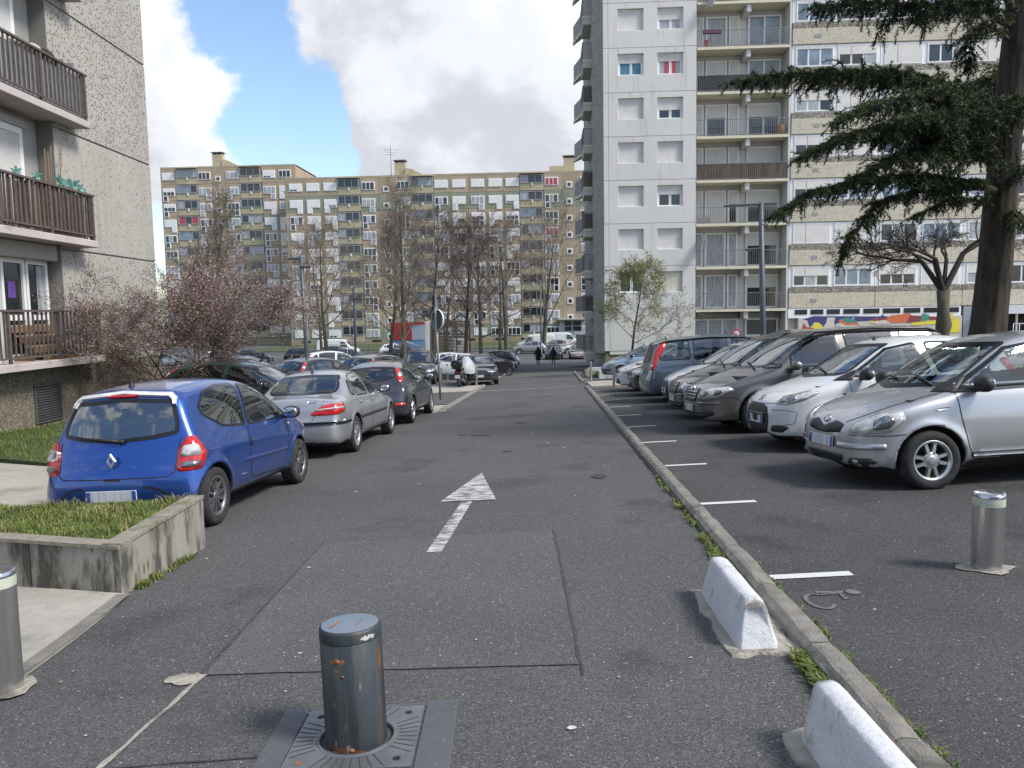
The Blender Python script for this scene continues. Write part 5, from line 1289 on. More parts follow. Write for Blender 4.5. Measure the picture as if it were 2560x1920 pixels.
# --- large three-box saloon
SPEC['saloon'] = hatch_base(4.60, 1.765, 1.405, 2.70, .95, .308,
    [(.12, .19), (.0, .33), (.0, .52), (.06, .64), (.25, .72), (.9, .86), (1.35, .94), (1.75, 1.14), (2.12, 1.33), (2.5, 1.40), (3.0, 1.395), (3.33, 1.33), (3.72, 1.11), (3.94, .995), (4.30, .985), (4.50, .955), (4.535, .80), (4.56, .66), (4.60, .56), (4.60, .36), (4.48, .22), (4.35, .19)],
    .89, .555, fr=.95, rr_=.65, taper_r=.05, cr=.05, rim='six2', rr=.205,
    ws=[(-.63, .95), (-.51, 1.31), (.51, 1.31), (.63, .95), (0, .93)],
    rw=[(-.62, 1.02), (-.515, 1.305), (0, 1.325), (.515, 1.305), (.62, 1.02), (0, 1.005)],
    sw=[[(1.36, .93), (1.48, 1.00), (2.02, 1.285), (2.46, 1.33), (2.50, .92)], [(2.58, .92), (2.55, 1.33), (2.95, 1.325), (3.18, 1.27), (3.34, .93)], [(3.40, .935), (3.24, 1.25), (3.42, 1.17), (3.64, .985)]],
    mirror=(1.50, .96), handles=[(2.36, .80), (3.22, .82)], plates=[('F', .42, .46), ('B', .44, .50)], antenna=(0, 3.2, .18, .18),
    parts=[
        ('tail_lamp', ('C', 150), 'red', [(.30, 4.53, .70), (.76, 4.44, .70), (.83, 4.18, .74), (.80, 4.20, .885), (.66, 4.46, .88), (.52, 4.50, .84)], dict(bulge=.012)),
        ('lamp_stripe', ('C', 150), 'clear', [(.43, 4.52, .775), (.77, 4.42, .80), (.815, 4.20, .80), (.812, 4.20, .825), (.77, 4.42, .825), (.45, 4.52, .80)], dict(off=.021, of='tail_lamp', sm=0)),
        ('head_lamp', ('C', 45), 'clear', [(.40, .06, .58), (.74, .32, .58), (.78, .50, .68), (.60, .20, .70), (.40, .10, .68)], dict(bulge=.015)),
        ('boot_seam', 'B', 'seam', [(-.56, .97), (-.55, .87), (-.40, .66), (-.36, .60), (.36, .60), (.40, .66), (.55, .87), (.56, .97)], dict(line=1)),
        ('bumper_strip', 'B', 'gblk', [(-.84, .545), (-.84, .595), (.84, .595), (.84, .545)], dict(off=.014, sm=1)),
        ('bumper_strip', 'S', 'gblk', [(3.98, .545), (3.98, .595), (4.48, .595), (4.48, .545)], dict(off=.014, sm=1)),
        ('chrome_strip', 'B', 'chrome', [(-.83, .600), (-.83, .612), (.83, .612), (.83, .600)], dict(off=.012, sm=0)),
        ('side_moulding', 'S', 'gblk', [(1.35, .545), (1.35, .595), (3.42, .595), (3.42, .545)], dict(off=.010, sm=1)),
        ('door_seam', 'S', 'seam', [(1.36, .93), (1.38, .40), (1.42, .32), (2.50, .30), (2.54, .92)], dict(line=1)),
        ('door_seam', 'S', 'seam', [(2.54, .92), (2.52, .30), (3.10, .32), (3.28, .60), (3.42, .75), (3.38, .93)], dict(line=1)),
        ('badge', 'B', 'chrome', [(.30, .90), (.30, .925), (.44, .925), (.44, .90)], dict(off=.008, sm=0, lod=0)),
    ])
# --- five-door hatchback with upright tail lamps
SPEC['hatch5'] = hatch_base(4.34, 1.80, 1.49, 2.64, .90, .312,
    [(.12, .19), (.0, .33), (.0, .55), (.06, .70), (.3, .80), (.9, .95), (1.2, 1.03), (1.62, 1.26), (2.0, 1.42), (2.5, 1.488), (3.1, 1.465), (3.62, 1.37), (3.78, 1.30), (3.98, 1.06), (4.13, .97), (4.22, .86), (4.27, .70), (4.34, .58), (4.34, .36), (4.22, .22), (4.1, .19)],
    .94, .56, fr=.85, rr_=.6, taper_r=.09, cr=.08, rim='five', rr=.215,
    ws=[(-.64, 1.02), (-.52, 1.39), (.52, 1.39), (.64, 1.02), (0, .99)],
    rw=[(-.57, 1.07), (-.53, 1.31), (0, 1.345), (.53, 1.31), (.57, 1.07), (.3, 1.02), (0, 1.01), (-.3, 1.02)],
    sw=[[(1.22, .99), (1.40, 1.10), (1.88, 1.34), (2.38, 1.405), (2.42, .965)], [(2.50, .965), (2.47, 1.405), (2.95, 1.39), (3.25, 1.33), (3.26, .975)], [(3.32, .985), (3.31, 1.31), (3.48, 1.24), (3.62, 1.09)]],
    mirror=(1.40, 1.0), handles=[(2.26, .86), (3.12, .88)], dark_rear=True, plates=[('F', .40, .46), ('B', .62, .46)],
    parts=[
        ('tail_lamp', ('C', 125), 'red', [(.66, 3.98, .97), (.74, 3.88, .99), (.70, 3.66, 1.28), (.645, 3.70, 1.33), (.60, 3.80, 1.24), (.64, 3.94, 1.05)], dict(bulge=.012)),
        ('reversing_lens', ('C', 125), 'clear', [(.66, 3.90, 1.10), (.72, 3.80, 1.10), (.70, 3.72, 1.19), (.63, 3.82, 1.19)], dict(off=.02, of='tail_lamp', lod=1)),
        ('head_lamp', ('C', 45), 'clear', [(.45, .08, .62), (.72, .26, .60), (.80, .60, .78), (.70, .48, .82), (.52, .18, .73)], dict(bulge=.018)),
        ('reflector', ('C', 135), 'red', [(.62, 4.30, .46), (.80, 4.10, .46), (.80, 4.10, .52), (.62, 4.30, .52)], dict(sm=0)),
        ('grille', 'F', 'blk', [(-.36, .60), (-.36, .69), (.36, .69), (.36, .60)], dict(off=.006)),
        ('intake', 'F', 'blk', [(-.5, .26), (-.46, .42), (.46, .42), (.5, .26)], dict(off=.006)),
        ('tailgate_seam', 'B', 'seam', [(-.62, 1.0), (-.58, .68), (-.5, .62), (.5, .62), (.58, .68), (.62, 1.0)], dict(line=1)),
        ('door_seam', 'S', 'seam', [(1.22, .98), (1.25, .40), (1.32, .31), (2.40, .29), (2.46, .96)], dict(line=1)),
        ('door_seam', 'S', 'seam', [(2.46, .96), (2.42, .29), (2.90, .31), (3.12, .55), (3.32, .75), (3.30, .97)], dict(line=1)),
    ])
# --- small silver three-door hatchback (nose to the street)
SPEC['city_silver'] = hatch_base(3.64, 1.66, 1.50, 2.37, .73, .290,
    [(.12, .18), (.0, .30), (.005, .50), (.04, .60), (.13, .72), (.36, .85), (.62, .93), (.86, .985), (1.25, 1.215), (1.62, 1.42), (2.0, 1.49), (2.6, 1.488), (3.1, 1.42), (3.32, 1.32), (3.46, 1.02), (3.55, .78), (3.62, .55), (3.62, .35), (3.52, .22), (3.4, .18)],
    .93, .57, fr=.85, rr_=.5, taper_r=.08, cf=.13, rim='star8', rr=.195, arch=.335,
    ws=[(-.63, .99), (-.53, 1.395), (.53, 1.395), (.63, .99), (0, .955)],
    rw=[(-.56, 1.03), (-.52, 1.33), (0, 1.35), (.52, 1.33), (.56, 1.03), (0, 1.0)],
    sw=[[(1.00, .965), (1.22, 1.10), (1.62, 1.345), (2.05, 1.41), (2.24, 1.405), (2.30, .97)], [(2.38, .98), (2.33, 1.40), (2.75, 1.385), (3.05, 1.30), (3.16, 1.04)]],
    mirror=(1.20, 1.00), handles=[(2.12, .86)], wipers=[(-.50, .93, .05, 1.02), (.12, .93, .60, 1.06)],
    plates=[('F', .455, .50), ('B', .50, .46)], plate_x=0.0,
    creases=[(1.2, .33, 2.6, .33, .012, .03)],
    parts=[
        ('head_lamp', ('C', 48), 'clear', [(.40, .10, .565), (.60, .20, .555), (.73, .38, .585), (.745, .52, .70), (.70, .50, .785), (.58, .34, .765), (.46, .18, .67)], dict(bulge=.022)),
        ('lamp_reflector', ('C', 48), 'refl', [(.62, .26, .60), (.70, .38, .62), (.70, .46, .70), (.66, .38, .74), (.61, .28, .68)], dict(off=.034, of='head_lamp', lod=0)),
        ('bumper_seam', ('C', 60), 'seam', [(.42, .10, .545), (.74, .38, .545), (.79, .52, .56), (.81, .62, .50)], dict(line=1, w=.008)),
        ('grille', 'F', 'blk', [(-.33, .56), (-.35, .64), (-.20, .665), (-.06, .62), (0, .60), (.06, .62), (.20, .665), (.35, .64), (.33, .56), (.10, .535), (-.10, .535)], dict(off=.008, bulge=.008, sm=1)),
        ('bonnet_seam', ('C', 35), 'seam', [(.36, .10, .66), (.48, .20, .72), (.60, .45, .82), (.66, .75, .90), (.68, .95, .94)], dict(line=1, w=.007)),
        ('bumper_moulding', ('C', 40), 'paint', [(.30, .02, .405), (.60, .16, .405), (.72, .32, .41), (.72, .32, .465), (.60, .16, .465), (.30, .02, .465)], dict(off=.014, bulge=.008)),
        ('lower_intake', 'F', 'blk', [(-.30, .215), (-.42, .34), (.42, .34), (.30, .215)], dict(off=.006)),
        ('fog_lamp', ('C', 40), 'blk', [(.42, .09, .235), (.60, .20, .225), (.66, .30, .30), (.62, .22, .325), (.44, .10, .32)], dict(off=.006)),
        ('fog_lens', ('C', 40), 'refl', [(.48, .12, .25), (.54, .15, .25), (.54, .15, .31), (.48, .12, .31)], dict(off=.012, of='fog_lamp', lod=0)),
        ('door_seam', 'S', 'seam', [(1.00, .96), (1.03, .70), (1.10, .40), (1.16, .28), (2.26, .25), (2.36, .36), (2.38, .70), (2.34, .97)], dict(line=1, w=.009)),
        ('sill_strip', 'S', 'paint', [(1.14, .315), (1.14, .355), (2.6, .355), (2.6, .315)], dict(off=.014, sm=1)),
        ('window_strip', 'S', 'blk', [(.98, .93), (.98, .965), (3.1, 1.01), (3.1, .985)], dict(off=.010, sm=0)),
        ('quarter_trim', 'S', 'blk', [(.86, .935), (1.02, .935), (1.19, 1.08), (1.15, 1.075)], dict(off=.008, sm=0)),
        ('side_repeater', 'S', 'clear', [(.78, .775), (.80, .79), (.90, .80), (.94, .79), (.90, .775), (.82, .768)], dict(off=.008, lod=0)),
        ('tail_lamp', ('C', 125), 'red', [(.60, 3.52, .80), (.72, 3.38, .80), (.70, 3.24, 1.1), (.62, 3.36, 1.12)], dict(bulge=.012)),
        ('badge', 'F', 'chrome', [(-.055, .655), (-.045, .695), (0, .71), (.045, .695), (.055, .655), (0, .635)], dict(off=.016, lod=0)),
    ])
# --- white city car with a tall oval bumper grille
SPEC['city_white'] = hatch_base(3.44, 1.63, 1.465, 2.34, .70, .282,
    [(.12, .18), (.0, .30), (.0, .50), (.03, .60), (.10, .70), (.32, .83), (.60, .92), (.82, .98), (1.20, 1.20), (1.55, 1.385), (1.95, 1.46), (2.5, 1.455), (3.0, 1.37), (3.2, 1.26), (3.33, .95), (3.40, .7), (3.44, .5), (3.40, .3), (3.3, .19)],
    .92, .555, fr=.9, rr_=.5, taper_r=.08, cf=.15, rim='cover', rr=.185, arch=.325,
    ws=[(-.61, .985), (-.51, 1.37), (.51, 1.37), (.61, .985), (0, .95)],
    rw=[(-.55, .95), (-.50, 1.28), (0, 1.30), (.50, 1.28), (.55, .95), (0, .85)],
    sw=[[(.98, .955), (1.18, 1.08), (1.55, 1.31), (1.95, 1.375), (2.10, .95)], [(2.18, .955), (2.05, 1.375), (2.45, 1.36), (2.75, 1.28), (2.88, 1.03)]],
    mirror=(1.14, .985), handles=[(1.95, .85)], wipers=[(-.30, .88, .30, 1.0)], antenna=(0, 1.72, .30, -.30), plates=[('F', .43, .46), ('B', .50, .46)],
    parts=[
        ('head_lamp', ('C', 48), 'clear', [(.42, .09, .645), (.60, .22, .635), (.72, .42, .70), (.75, .62, .80), (.66, .48, .815), (.50, .20, .745)], dict(bulge=.02)),
        ('lamp_reflector', ('C', 48), 'refl', [(.50, .14, .67), (.60, .24, .665), (.66, .36, .72), (.60, .28, .76), (.52, .18, .73)], dict(off=.032, of='head_lamp', lod=0)),
        ('grille', 'F', 'blk', [(-.30, .26), (-.36, .34), (-.38, .46), (-.33, .60), (-.20, .635), (.20, .635), (.33, .60), (.38, .46), (.36, .34), (.30, .26), (0, .235)], dict(off=.008)),
        ('grille_surround', 'F', 'gblk', [(-.30, .40), (-.30, .52), (.30, .52), (.30, .40)], dict(off=.018, of='grille')),
        ('fog_recess', ('C', 45), 'blk', [(.40, .07, .285), (.58, .16, .28), (.63, .24, .35), (.58, .18, .375), (.42, .08, .37)], dict(off=.006)),
        ('bumper_panel_seam', ('C', 45), 'seam', [(.40, .06, .57), (.62, .20, .57), (.70, .30, .54), (.68, .28, .40), (.60, .18, .375)], dict(line=1, w=.006)),
        ('bonnet_seam', 'F', 'seam', [(-.50, .72), (-.42, .655), (-.30, .64), (.30, .64), (.42, .655), (.50, .72)], dict(line=1, w=.007)),
        ('badge', 'F', 'chrome', [(-.055, .665), (0, .70), (.055, .665), (.055, .68), (0, .715), (-.055, .68)], dict(off=.010, sm=0, lod=0)),
        ('badge', 'F', 'chrome', [(-.055, .70), (0, .735), (.055, .70), (.055, .715), (0, .75), (-.055, .715)], dict(off=.010, sm=0, lod=0)),
        ('quarter_trim', 'S', 'blk', [(.83, .92), (1.02, .92), (1.16, 1.06), (1.10, 1.04)], dict(off=.008, sm=0)),
        ('door_seam', 'S', 'seam', [(.98, .95), (1.0, .70), (1.08, .38), (1.14, .28), (2.02, .25), (2.16, .36), (2.18, .70), (2.12, .95)], dict(line=1, w=.008)),
        ('tail_lamp', ('C', 125), 'red', [(.58, 3.30, .80), (.70, 3.16, .80), (.68, 3.05, 1.1), (.60, 3.18, 1.12)], dict(bulge=.012)),
    ])
# --- compact people carrier
SPEC['carrier'] = hatch_base(4.40, 1.79, 1.635, 2.68, .93, .318,
    [(.12, .19), (.0, .32), (.0, .54), (.03, .68), (.12, .78), (.45, .91), (.85, 1.02), (1.00, 1.07), (1.5, 1.39), (1.85, 1.575), (2.3, 1.63), (3.2, 1.635), (3.9, 1.59), (4.12, 1.50), (4.26, 1.10), (4.34, .8), (4.40, .55), (4.38, .35), (4.28, .22), (4.15, .19)],
    .98, .60, fr=.85, rr_=.5, taper_r=.05, cf=.11, rim='five', rr=.218, arch=.365,
    ws=[(-.66, 1.04), (-.56, 1.53), (.56, 1.53), (.66, 1.04), (0, 1.02)],
    rw=[(-.60, 1.10), (-.57, 1.48), (0, 1.50), (.57, 1.48), (.60, 1.10), (0, 1.06)],
    sw=[[(1.02, 1.02), (1.30, 1.02), (1.36, 1.26), (1.18, 1.14)], [(1.42, 1.02), (1.48, 1.32), (1.84, 1.50), (2.28, 1.545), (2.30, 1.02)], [(2.40, 1.02), (2.38, 1.545), (3.20, 1.54), (3.26, 1.03)], [(3.34, 1.04), (3.30, 1.54), (3.82, 1.50), (4.02, 1.42), (4.04, 1.10)]],
    mirror=(1.46, 1.05), mir_paint=True, handles=[(2.16, .92), (3.10, .94)], dark_rear=True, wipers=[(-.55, .95, .10, 1.06), (.10, .95, .60, 1.1)],
    rails=[(.585, [(1.75, .0), (1.95, .05), (2.9, .055), (3.8, .05), (4.0, .0)], .018)],
    parts=[
        ('head_lamp', ('C', 42), 'clear', [(.40, .06, .60), (.56, .12, .575), (.74, .30, .60), (.80, .55, .72), (.74, .50, .775), (.58, .22, .75), (.44, .10, .69)], dict(bulge=.022)),
        ('lamp_reflector', ('C', 42), 'refl', [(.48, .08, .62), (.58, .14, .62), (.64, .22, .68), (.56, .16, .71), (.48, .10, .68)], dict(off=.034, of='head_lamp', lod=0)),
        ('lamp_reflector', ('C', 42), 'refl', [(.66, .24, .63), (.73, .34, .66), (.74, .42, .72), (.69, .32, .72)], dict(off=.034, of='head_lamp', lod=0)),
        ('grille', 'F', 'gblk', [(-.30, .52), (-.40, .74), (.40, .74), (.30, .52)], dict(off=.008)),
        ('grille_bar', 'F', 'chrome', [(-.36, .68), (-.36, .692), (.36, .692), (.36, .68)], dict(off=.02, of='grille', sm=0, lod=1)),
        ('grille_bar', 'F', 'chrome', [(-.34, .63), (-.34, .642), (.34, .642), (.34, .63)], dict(off=.02, of='grille', sm=0, lod=1)),
        ('grille_bar', 'F', 'chrome', [(-.32, .58), (-.32, .592), (.32, .592), (.32, .58)], dict(off=.02, of='grille', sm=0, lod=1)),
        ('lower_intake', ('C', 20), 'blk', [(0, .0, .26), (.55, .12, .27), (.70, .24, .32), (.72, .26, .40), (.5, .08, .40), (0, .0, .40)], dict(off=.005)),
        ('intake_bar', ('C', 20), 'gblk', [(0, 0, .30), (.60, .16, .31), (.60, .16, .325), (0, 0, .315)], dict(off=.014, sm=0, lod=1)),
        ('intake_bar', ('C', 20), 'gblk', [(0, 0, .35), (.66, .20, .355), (.66, .20, .37), (0, 0, .365)], dict(off=.014, sm=0, lod=1)),
        ('bumper_moulding', ('C', 40), 'paint', [(.42, .04, .49), (.66, .18, .49), (.74, .30, .50), (.74, .30, .53), (.66, .18, .53), (.42, .04, .53)], dict(off=.012, bulge=.006)),
        ('door_seam', 'S', 'seam', [(1.40, 1.02), (1.36, .70), (1.36, .40), (1.42, .30), (2.30, .28), (2.36, 1.02)], dict(line=1)),
        ('door_seam', 'S', 'seam', [(2.36, 1.02), (2.34, .28), (3.05, .30), (3.15, .55), (3.32, .75), (3.30, 1.03)], dict(line=1)),
        ('bumper_seam', ('C', 60), 'seam', [(.60, .20, .585), (.80, .50, .60), (.83, .60, .54)], dict(line=1, w=.008)),
        ('tail_lamp', ('C', 120), 'red', [(.66, 4.28, .80), (.78, 4.16, .82), (.77, 4.06, 1.06), (.66, 4.20, 1.06)], dict(bulge=.012)),
        ('badge', 'F', 'chrome', [(-.06, .72), (-.06, .76), (0, .785), (.06, .76), (.06, .72), (0, .695)], dict(off=.022, lod=0)),
    ])
# --- grey people carrier with tall swept tail lamps
SPEC['grand'] = hatch_base(4.59, 1.83, 1.68, 2.73, .95, .325,
    [(.12, .20), (.0, .33), (.0, .56), (.04, .72), (.2, .83), (.55, .95), (.85, 1.04), (1.4, 1.36), (1.85, 1.58), (2.4, 1.67), (3.2, 1.675), (3.95, 1.61), (4.22, 1.55), (4.30, 1.46), (4.40, 1.18), (4.47, .98), (4.50, .80), (4.57, .68), (4.59, .50), (4.56, .32), (4.46, .22), (4.3, .20)],
    1.00, .60, fr=.85, rr_=.42, taper_r=.05, rim='five', rr=.22, arch=.375,
    ws=[(-.68, 1.05), (-.58, 1.56), (.58, 1.56), (.68, 1.05), (0, 1.02)],
    rw=[(-.60, 1.05), (-.585, 1.50), (0, 1.52), (.585, 1.50), (.60, 1.05), (0, 1.02)],
    sw=[[(1.06, 1.04), (1.40, 1.04), (1.46, 1.32), (1.25, 1.19)], [(1.50, 1.04), (1.58, 1.38), (1.9, 1.545), (2.36, 1.59), (2.38, 1.04)], [(2.48, 1.04), (2.46, 1.59), (3.32, 1.58), (3.34, 1.05)], [(3.42, 1.06), (3.42, 1.575), (3.95, 1.53), (4.10, 1.46), (4.20, 1.15), (4.15, 1.07)]],
    mirror=(1.52, 1.07), handles=[(2.26, .94), (3.22, .96)], plates=[('F', .42, .46), ('B', .78, .46)], antenna=(0.2, 3.9, .22, .20),
    rails=[(.60, [(1.8, .0), (1.95, .035), (2.9, .04), (4.0, .035), (4.15, .0)], .016)],
    parts=[
        ('tail_lamp', ('C', 125), 'red', [(.68, 4.46, .84), (.80, 4.34, .84), (.82, 4.26, .98), (.77, 4.20, 1.16), (.76, 4.06, 1.38), (.70, 4.02, 1.56), (.63, 4.12, 1.56), (.66, 4.26, 1.34), (.70, 4.36, 1.10), (.68, 4.42, .96)], dict(bulge=.014, sm=1)),
        ('reversing_lens', ('C', 125), 'clear', [(.69, 4.44, .88), (.76, 4.36, .90), (.75, 4.32, .98), (.69, 4.40, .98)], dict(off=.024, of='tail_lamp', lod=1)),
        ('tailgate_panel', 'B', 'paint', [(-.52, .70), (-.52, .88), (.52, .88), (.52, .70)], dict(off=.004)),
        ('bumper_seam', ('C', 130), 'seam', [(0, 4.58, .645), (.70, 4.50, .645), (.84, 4.25, .62)], dict(line=1, w=.010)),
        ('tailgate_seam', 'B', 'seam', [(-.66, 1.02), (-.62, .70), (-.55, .65), (.55, .65), (.62, .70), (.66, 1.02)], dict(line=1)),
        ('door_seam', 'S', 'seam', [(1.48, 1.04), (1.45, .40), (1.52, .30), (2.36, .28), (2.43, 1.04)], dict(line=1)),
        ('door_seam', 'S', 'seam', [(2.43, 1.04), (2.42, .28), (3.14, .30), (3.22, .55), (3.38, .75), (3.38, 1.05)], dict(line=1)),
        ('head_lamp', ('C', 45), 'clear', [(.42, .08, .64), (.74, .30, .64), (.82, .6, .80), (.70, .48, .84), (.50, .18, .76)], dict(bulge=.02)),
        ('grille', 'F', 'blk', [(-.4, .28), (-.44, .44), (.44, .44), (.4, .28)], dict(off=.006)),
    ])
# --- variations by scaling an outline along its length and height
def vary(base, sl=1.0, sw=1.0, sh=1.0, **k):
    import copy
    s = copy.deepcopy(SPEC[base])
    def S2(p): return [(a * sl, b * sh) for a, b in p]
    s['L'] *= sl; s['wb'] *= sl; s['fo'] *= sl; s['W'] *= sw; s['H'] *= sh; s['belt'] *= sh
    s['side'] = S2(s['side']); s['front'] = [(a * sw, b * sh) for a, b in s['front']]; s['plan'] = [(a * sw, b * sl) for a, b in s['plan']]
    s['ws'] = [(a * sw, b * sh) for a, b in s['ws']]; s['rw'] = [(a * sw, b * sh) for a, b in s['rw']]; s['sw'] = [S2(p) for p in s['sw']]
    np_ = []
    for ft in s['parts']:
        ft = list(ft); v = ft[1]
        if isinstance(v, tuple): ft[3] = [(p[0] * sw, p[1] * sl, p[2] * sh) for p in ft[3]]
        elif v == 'S': ft[3] = S2(ft[3])
        else: ft[3] = [(p[0] * sw, p[1] * sh) for p in ft[3]]
        np_.append(tuple(ft))
    s['parts'] = np_; s['plates'] = [(v, z * sh, w) for v, z, w in s['plates']]
    for key in ('handles',): s[key] = [(a * sl, b * sh) for a, b in s.get(key, [])]
    if 'mirror' in s: s['mirror'] = (s['mirror'][0] * sl, s['mirror'][1] * sh)
    s['wipers'] = [(a * sw, b * sl, c * sw, d * sl) for a, b, c, d in s.get('wipers', [])]
    s['rear_wiper'] = [(a * sw, b * sh, c * sw, d * sh) for a, b, c, d in s.get('rear_wiper', [])]
    if 'antenna' in s: s['antenna'] = (s['antenna'][0], s['antenna'][1] * sl, s['antenna'][2], s['antenna'][3])
    s['rails'] = [(x * sw, [(d * sl, o) for d, o in pts], r) for x, pts, r in s.get('rails', [])]
    s.pop('arch', None); s['creases'] = []
    s.update(k); return s
# --- panel van
SPEC['van'] = hatch_base(4.95, 1.92, 2.05, 3.10, .92, .33,
    [(.15, .2), (.0, .35), (.0, .62), (.08, .82), (.35, 1.02), (.72, 1.12), (1.1, 1.52), (1.42, 1.88), (1.8, 2.02), (2.6, 2.05), (4.4, 2.04), (4.72, 1.98), (4.84, 1.7), (4.90, 1.0), (4.95, .6), (4.93, .35), (4.85, .22), (4.7, .2)],
    1.12, .80, fr=.8, rr_=.25, taper_r=.02, k1=.07, rim='cover', rr=.21,
    ws=[(-.76, 1.16), (-.68, 1.80), (.68, 1.80), (.76, 1.16), (0, 1.12)],
    rw=[(-.62, 1.30), (-.62, 1.80), (-.06, 1.80), (-.06, 1.30)],
    sw=[[(1.02, 1.16), (1.50, 1.72), (2.05, 1.74), (2.08, 1.14), (1.4, 1.10)]],
    mirror=(1.3, 1.25), mir=True, handles=[],
    parts=[('head_lamp', ('C', 45), 'clear', [(.52, .10, .72), (.78, .30, .72), (.86, .6, .98), (.74, .45, 1.0), (.56, .16, .86)], dict(bulge=.02)),
           ('tail_lamp', ('C', 120), 'red', [(.86, 4.86, .95), (.92, 4.74, .95), (.91, 4.70, 1.45), (.85, 4.82, 1.45)], dict(bulge=.01)),
           ('bumper', ('C', 45), 'blk', [(0, 0, .25), (.6, .08, .25), (.88, .4, .27), (.9, .5, .55), (.62, .08, .55), (0, 0, .55)], dict(off=.01)),
           ('side_moulding', 'S', 'blk', [(1.3, .52), (1.3, .62), (4.75, .62), (4.75, .52)], dict(off=.012, sm=1)),
           ('panel_seam', 'S', 'seam', [(2.2, 1.86), (2.2, .36)], dict(line=1, w=.014)), ('panel_seam', 'S', 'seam', [(3.4, 1.86), (3.4, .36)], dict(line=1, w=.014))])
# ------------------------------------------------------------------ parked cars
P_BLUE = paint('paint_blue', (0.010, 0.070, 0.330), .60, .30)
P_SILV = paint('paint_silver', (0.43, 0.44, 0.46), .65, .34)
P_SILV2 = paint('paint_silver_warm', (0.47, 0.475, 0.485), .6, .36)
P_DGREY = paint('paint_dark_grey', (0.035, 0.040, 0.050), .5, .3)
P_WHITE = paint('paint_white', (0.68, 0.69, 0.69), .0, .4)
P_TAUPE = paint('paint_taupe', (0.135, 0.126, 0.122), .6, .3)
P_TAUPE2 = paint('paint_dark_taupe', (0.055, 0.053, 0.054), .6, .3)
P_SLATE = paint('paint_slate_blue', (0.095, 0.130, 0.165), .55, .3)
P_ICE = paint('paint_ice_blue', (0.30, 0.39, 0.46), .55, .32)
P_BLACK = paint('paint_black', (0.010, 0.011, 0.014), .2, .25)
P_NAVY = paint('paint_navy', (0.014, 0.022, 0.055), .35, .28)
P_GREEN = paint('paint_bottle_green', (0.008, 0.045, 0.040), .35, .28)
P_BEIGE = paint('paint_champagne', (0.46, 0.40, 0.36), .5, .32)
GROW, GLEFT, GFAR = 'cars parked nose to the kerb on the right', 'cars parked along the left edge of the street', 'cars parked in the far car parks'
def badge_diamond(root, y, z):
    b = MB(); o_, i_ = [(0, .075), (.052, 0), (0, -.075), (-.052, 0)], [(0, .036), (.024, 0), (0, -.036), (-.024, 0)]
    vs = [(x, 0, z_) for x, z_ in o_] + [(x, -.012, z_) for x, z_ in [(a * .82, c * .82) for a, c in o_]] + [(x, -.012, z_) for x, z_ in i_] + [(x, 0, z_) for x, z_ in i_]
    fs = [(k + 4 * j, (k + 1) % 4 + 4 * j, (k + 1) % 4 + 4 * (j + 1), k + 4 * (j + 1)) for j in range(3) for k in range(4)]
    b.add(vs, fs); b.build('badge', ALLOY, root, (0, y, z))
c = make_car(SPEC['city_blue'], 'hatchback_car', 'blue three-door hatchback with white roof spoiler behind the planter', P_BLUE, (-4.30, 9.12), R(-1.5), GLEFT, .022)
for o in c.children:
    if o.name.startswith('rear_window'): o.data.materials[0] = glassmat('rear_glass_reflecting', (.22, .25, .26), .22)
_b = [o for o in c.children if o.name.startswith('body')][0]
badge_diamond(c, SPEC['city_blue']['fo'] + SPEC['city_blue']['wb'] / 2 - 3.553, .735)
make_car(SPEC['saloon'], 'saloon_car', 'silver four-door saloon parked between the blue and the dark grey hatchback', P_SILV, (-4.33, 14.97), R(-.5), GLEFT, .025)
make_car(SPEC['hatch5'], 'hatchback_car', 'dark grey hatchback with tall red tail lamps in front of the silver saloon', P_DGREY, (-4.27, 20.1), R(-.3), GLEFT, .028)
def nose_car(spec, name, label, p, nx, ny, a, h=.028, group=GROW, sc=1.09, **k):
    """car with its nose at (nx, ny) pointing to the street, turned by a degrees"""
    rz = R(90 + a); d = (spec['fo'] + spec['wb'] / 2) * sc; f = (-math.sin(rz), math.cos(rz))
    return make_car(spec, name, label, p, (nx - f[0] * d, ny - f[1] * d), rz, group, h, scale=sc, **k)
nose_car(SPEC['city_silver'], 'hatchback_car', 'silver three-door hatchback nearest on the right, black door mirror', P_SILV2, 3.05, 8.90, 7, .022, sc=1.075)
nose_car(SPEC['city_white'], 'hatchback_car', 'white city car with tall black bumper grille beside the silver hatchback', P_WHITE, 3.05, 11.75, 6, .024)
nose_car(SPEC['carrier'], 'people_carrier', 'grey-brown people carrier with black roof rails and slatted grille', P_TAUPE, 2.52, 14.35, 6, .026)
SPEC['scenic'] = vary('carrier', .97, 1.01, .985, rim='cover', rails=[])
nose_car(SPEC['scenic'], 'people_carrier', 'dark people carrier whose nose shows between the grey-brown carrier and a white car', P_TAUPE2, 2.60, 16.95, 4, .03, lod=1)
SPEC['city_white2'] = vary('city_white', 1.0, 1.0, 1.0, mir_paint=True)
nose_car(SPEC['city_white2'], 'hatchback_car', 'white city car with white mirrors, next to the slate blue carrier', P_WHITE, 2.78, 19.45, 3, .03, lod=1)
sg = SPEC['grand']; d = 1.08 * (sg['L'] - (sg['fo'] + sg['wb'] / 2))
make_car(sg, 'people_carrier', 'slate blue people carrier parked tail to the street, tall red tail lamps', P_SLATE, (2.48 + d, 22.0), R(-90 + 2), GROW, .03, lod=1, scale=1.08)
SPEC['crossover'] = vary('hatch5', .93, 1.0, 1.03)
nose_car(SPEC['crossover'], 'crossover_car', 'dark crossover with red-edged fog lamps beyond the slate blue carrier', P_DGREY, 2.40, 24.6, 3, .035, lod=1)
SPEC['small5'] = vary('hatch5', .92, .95, 1.0)
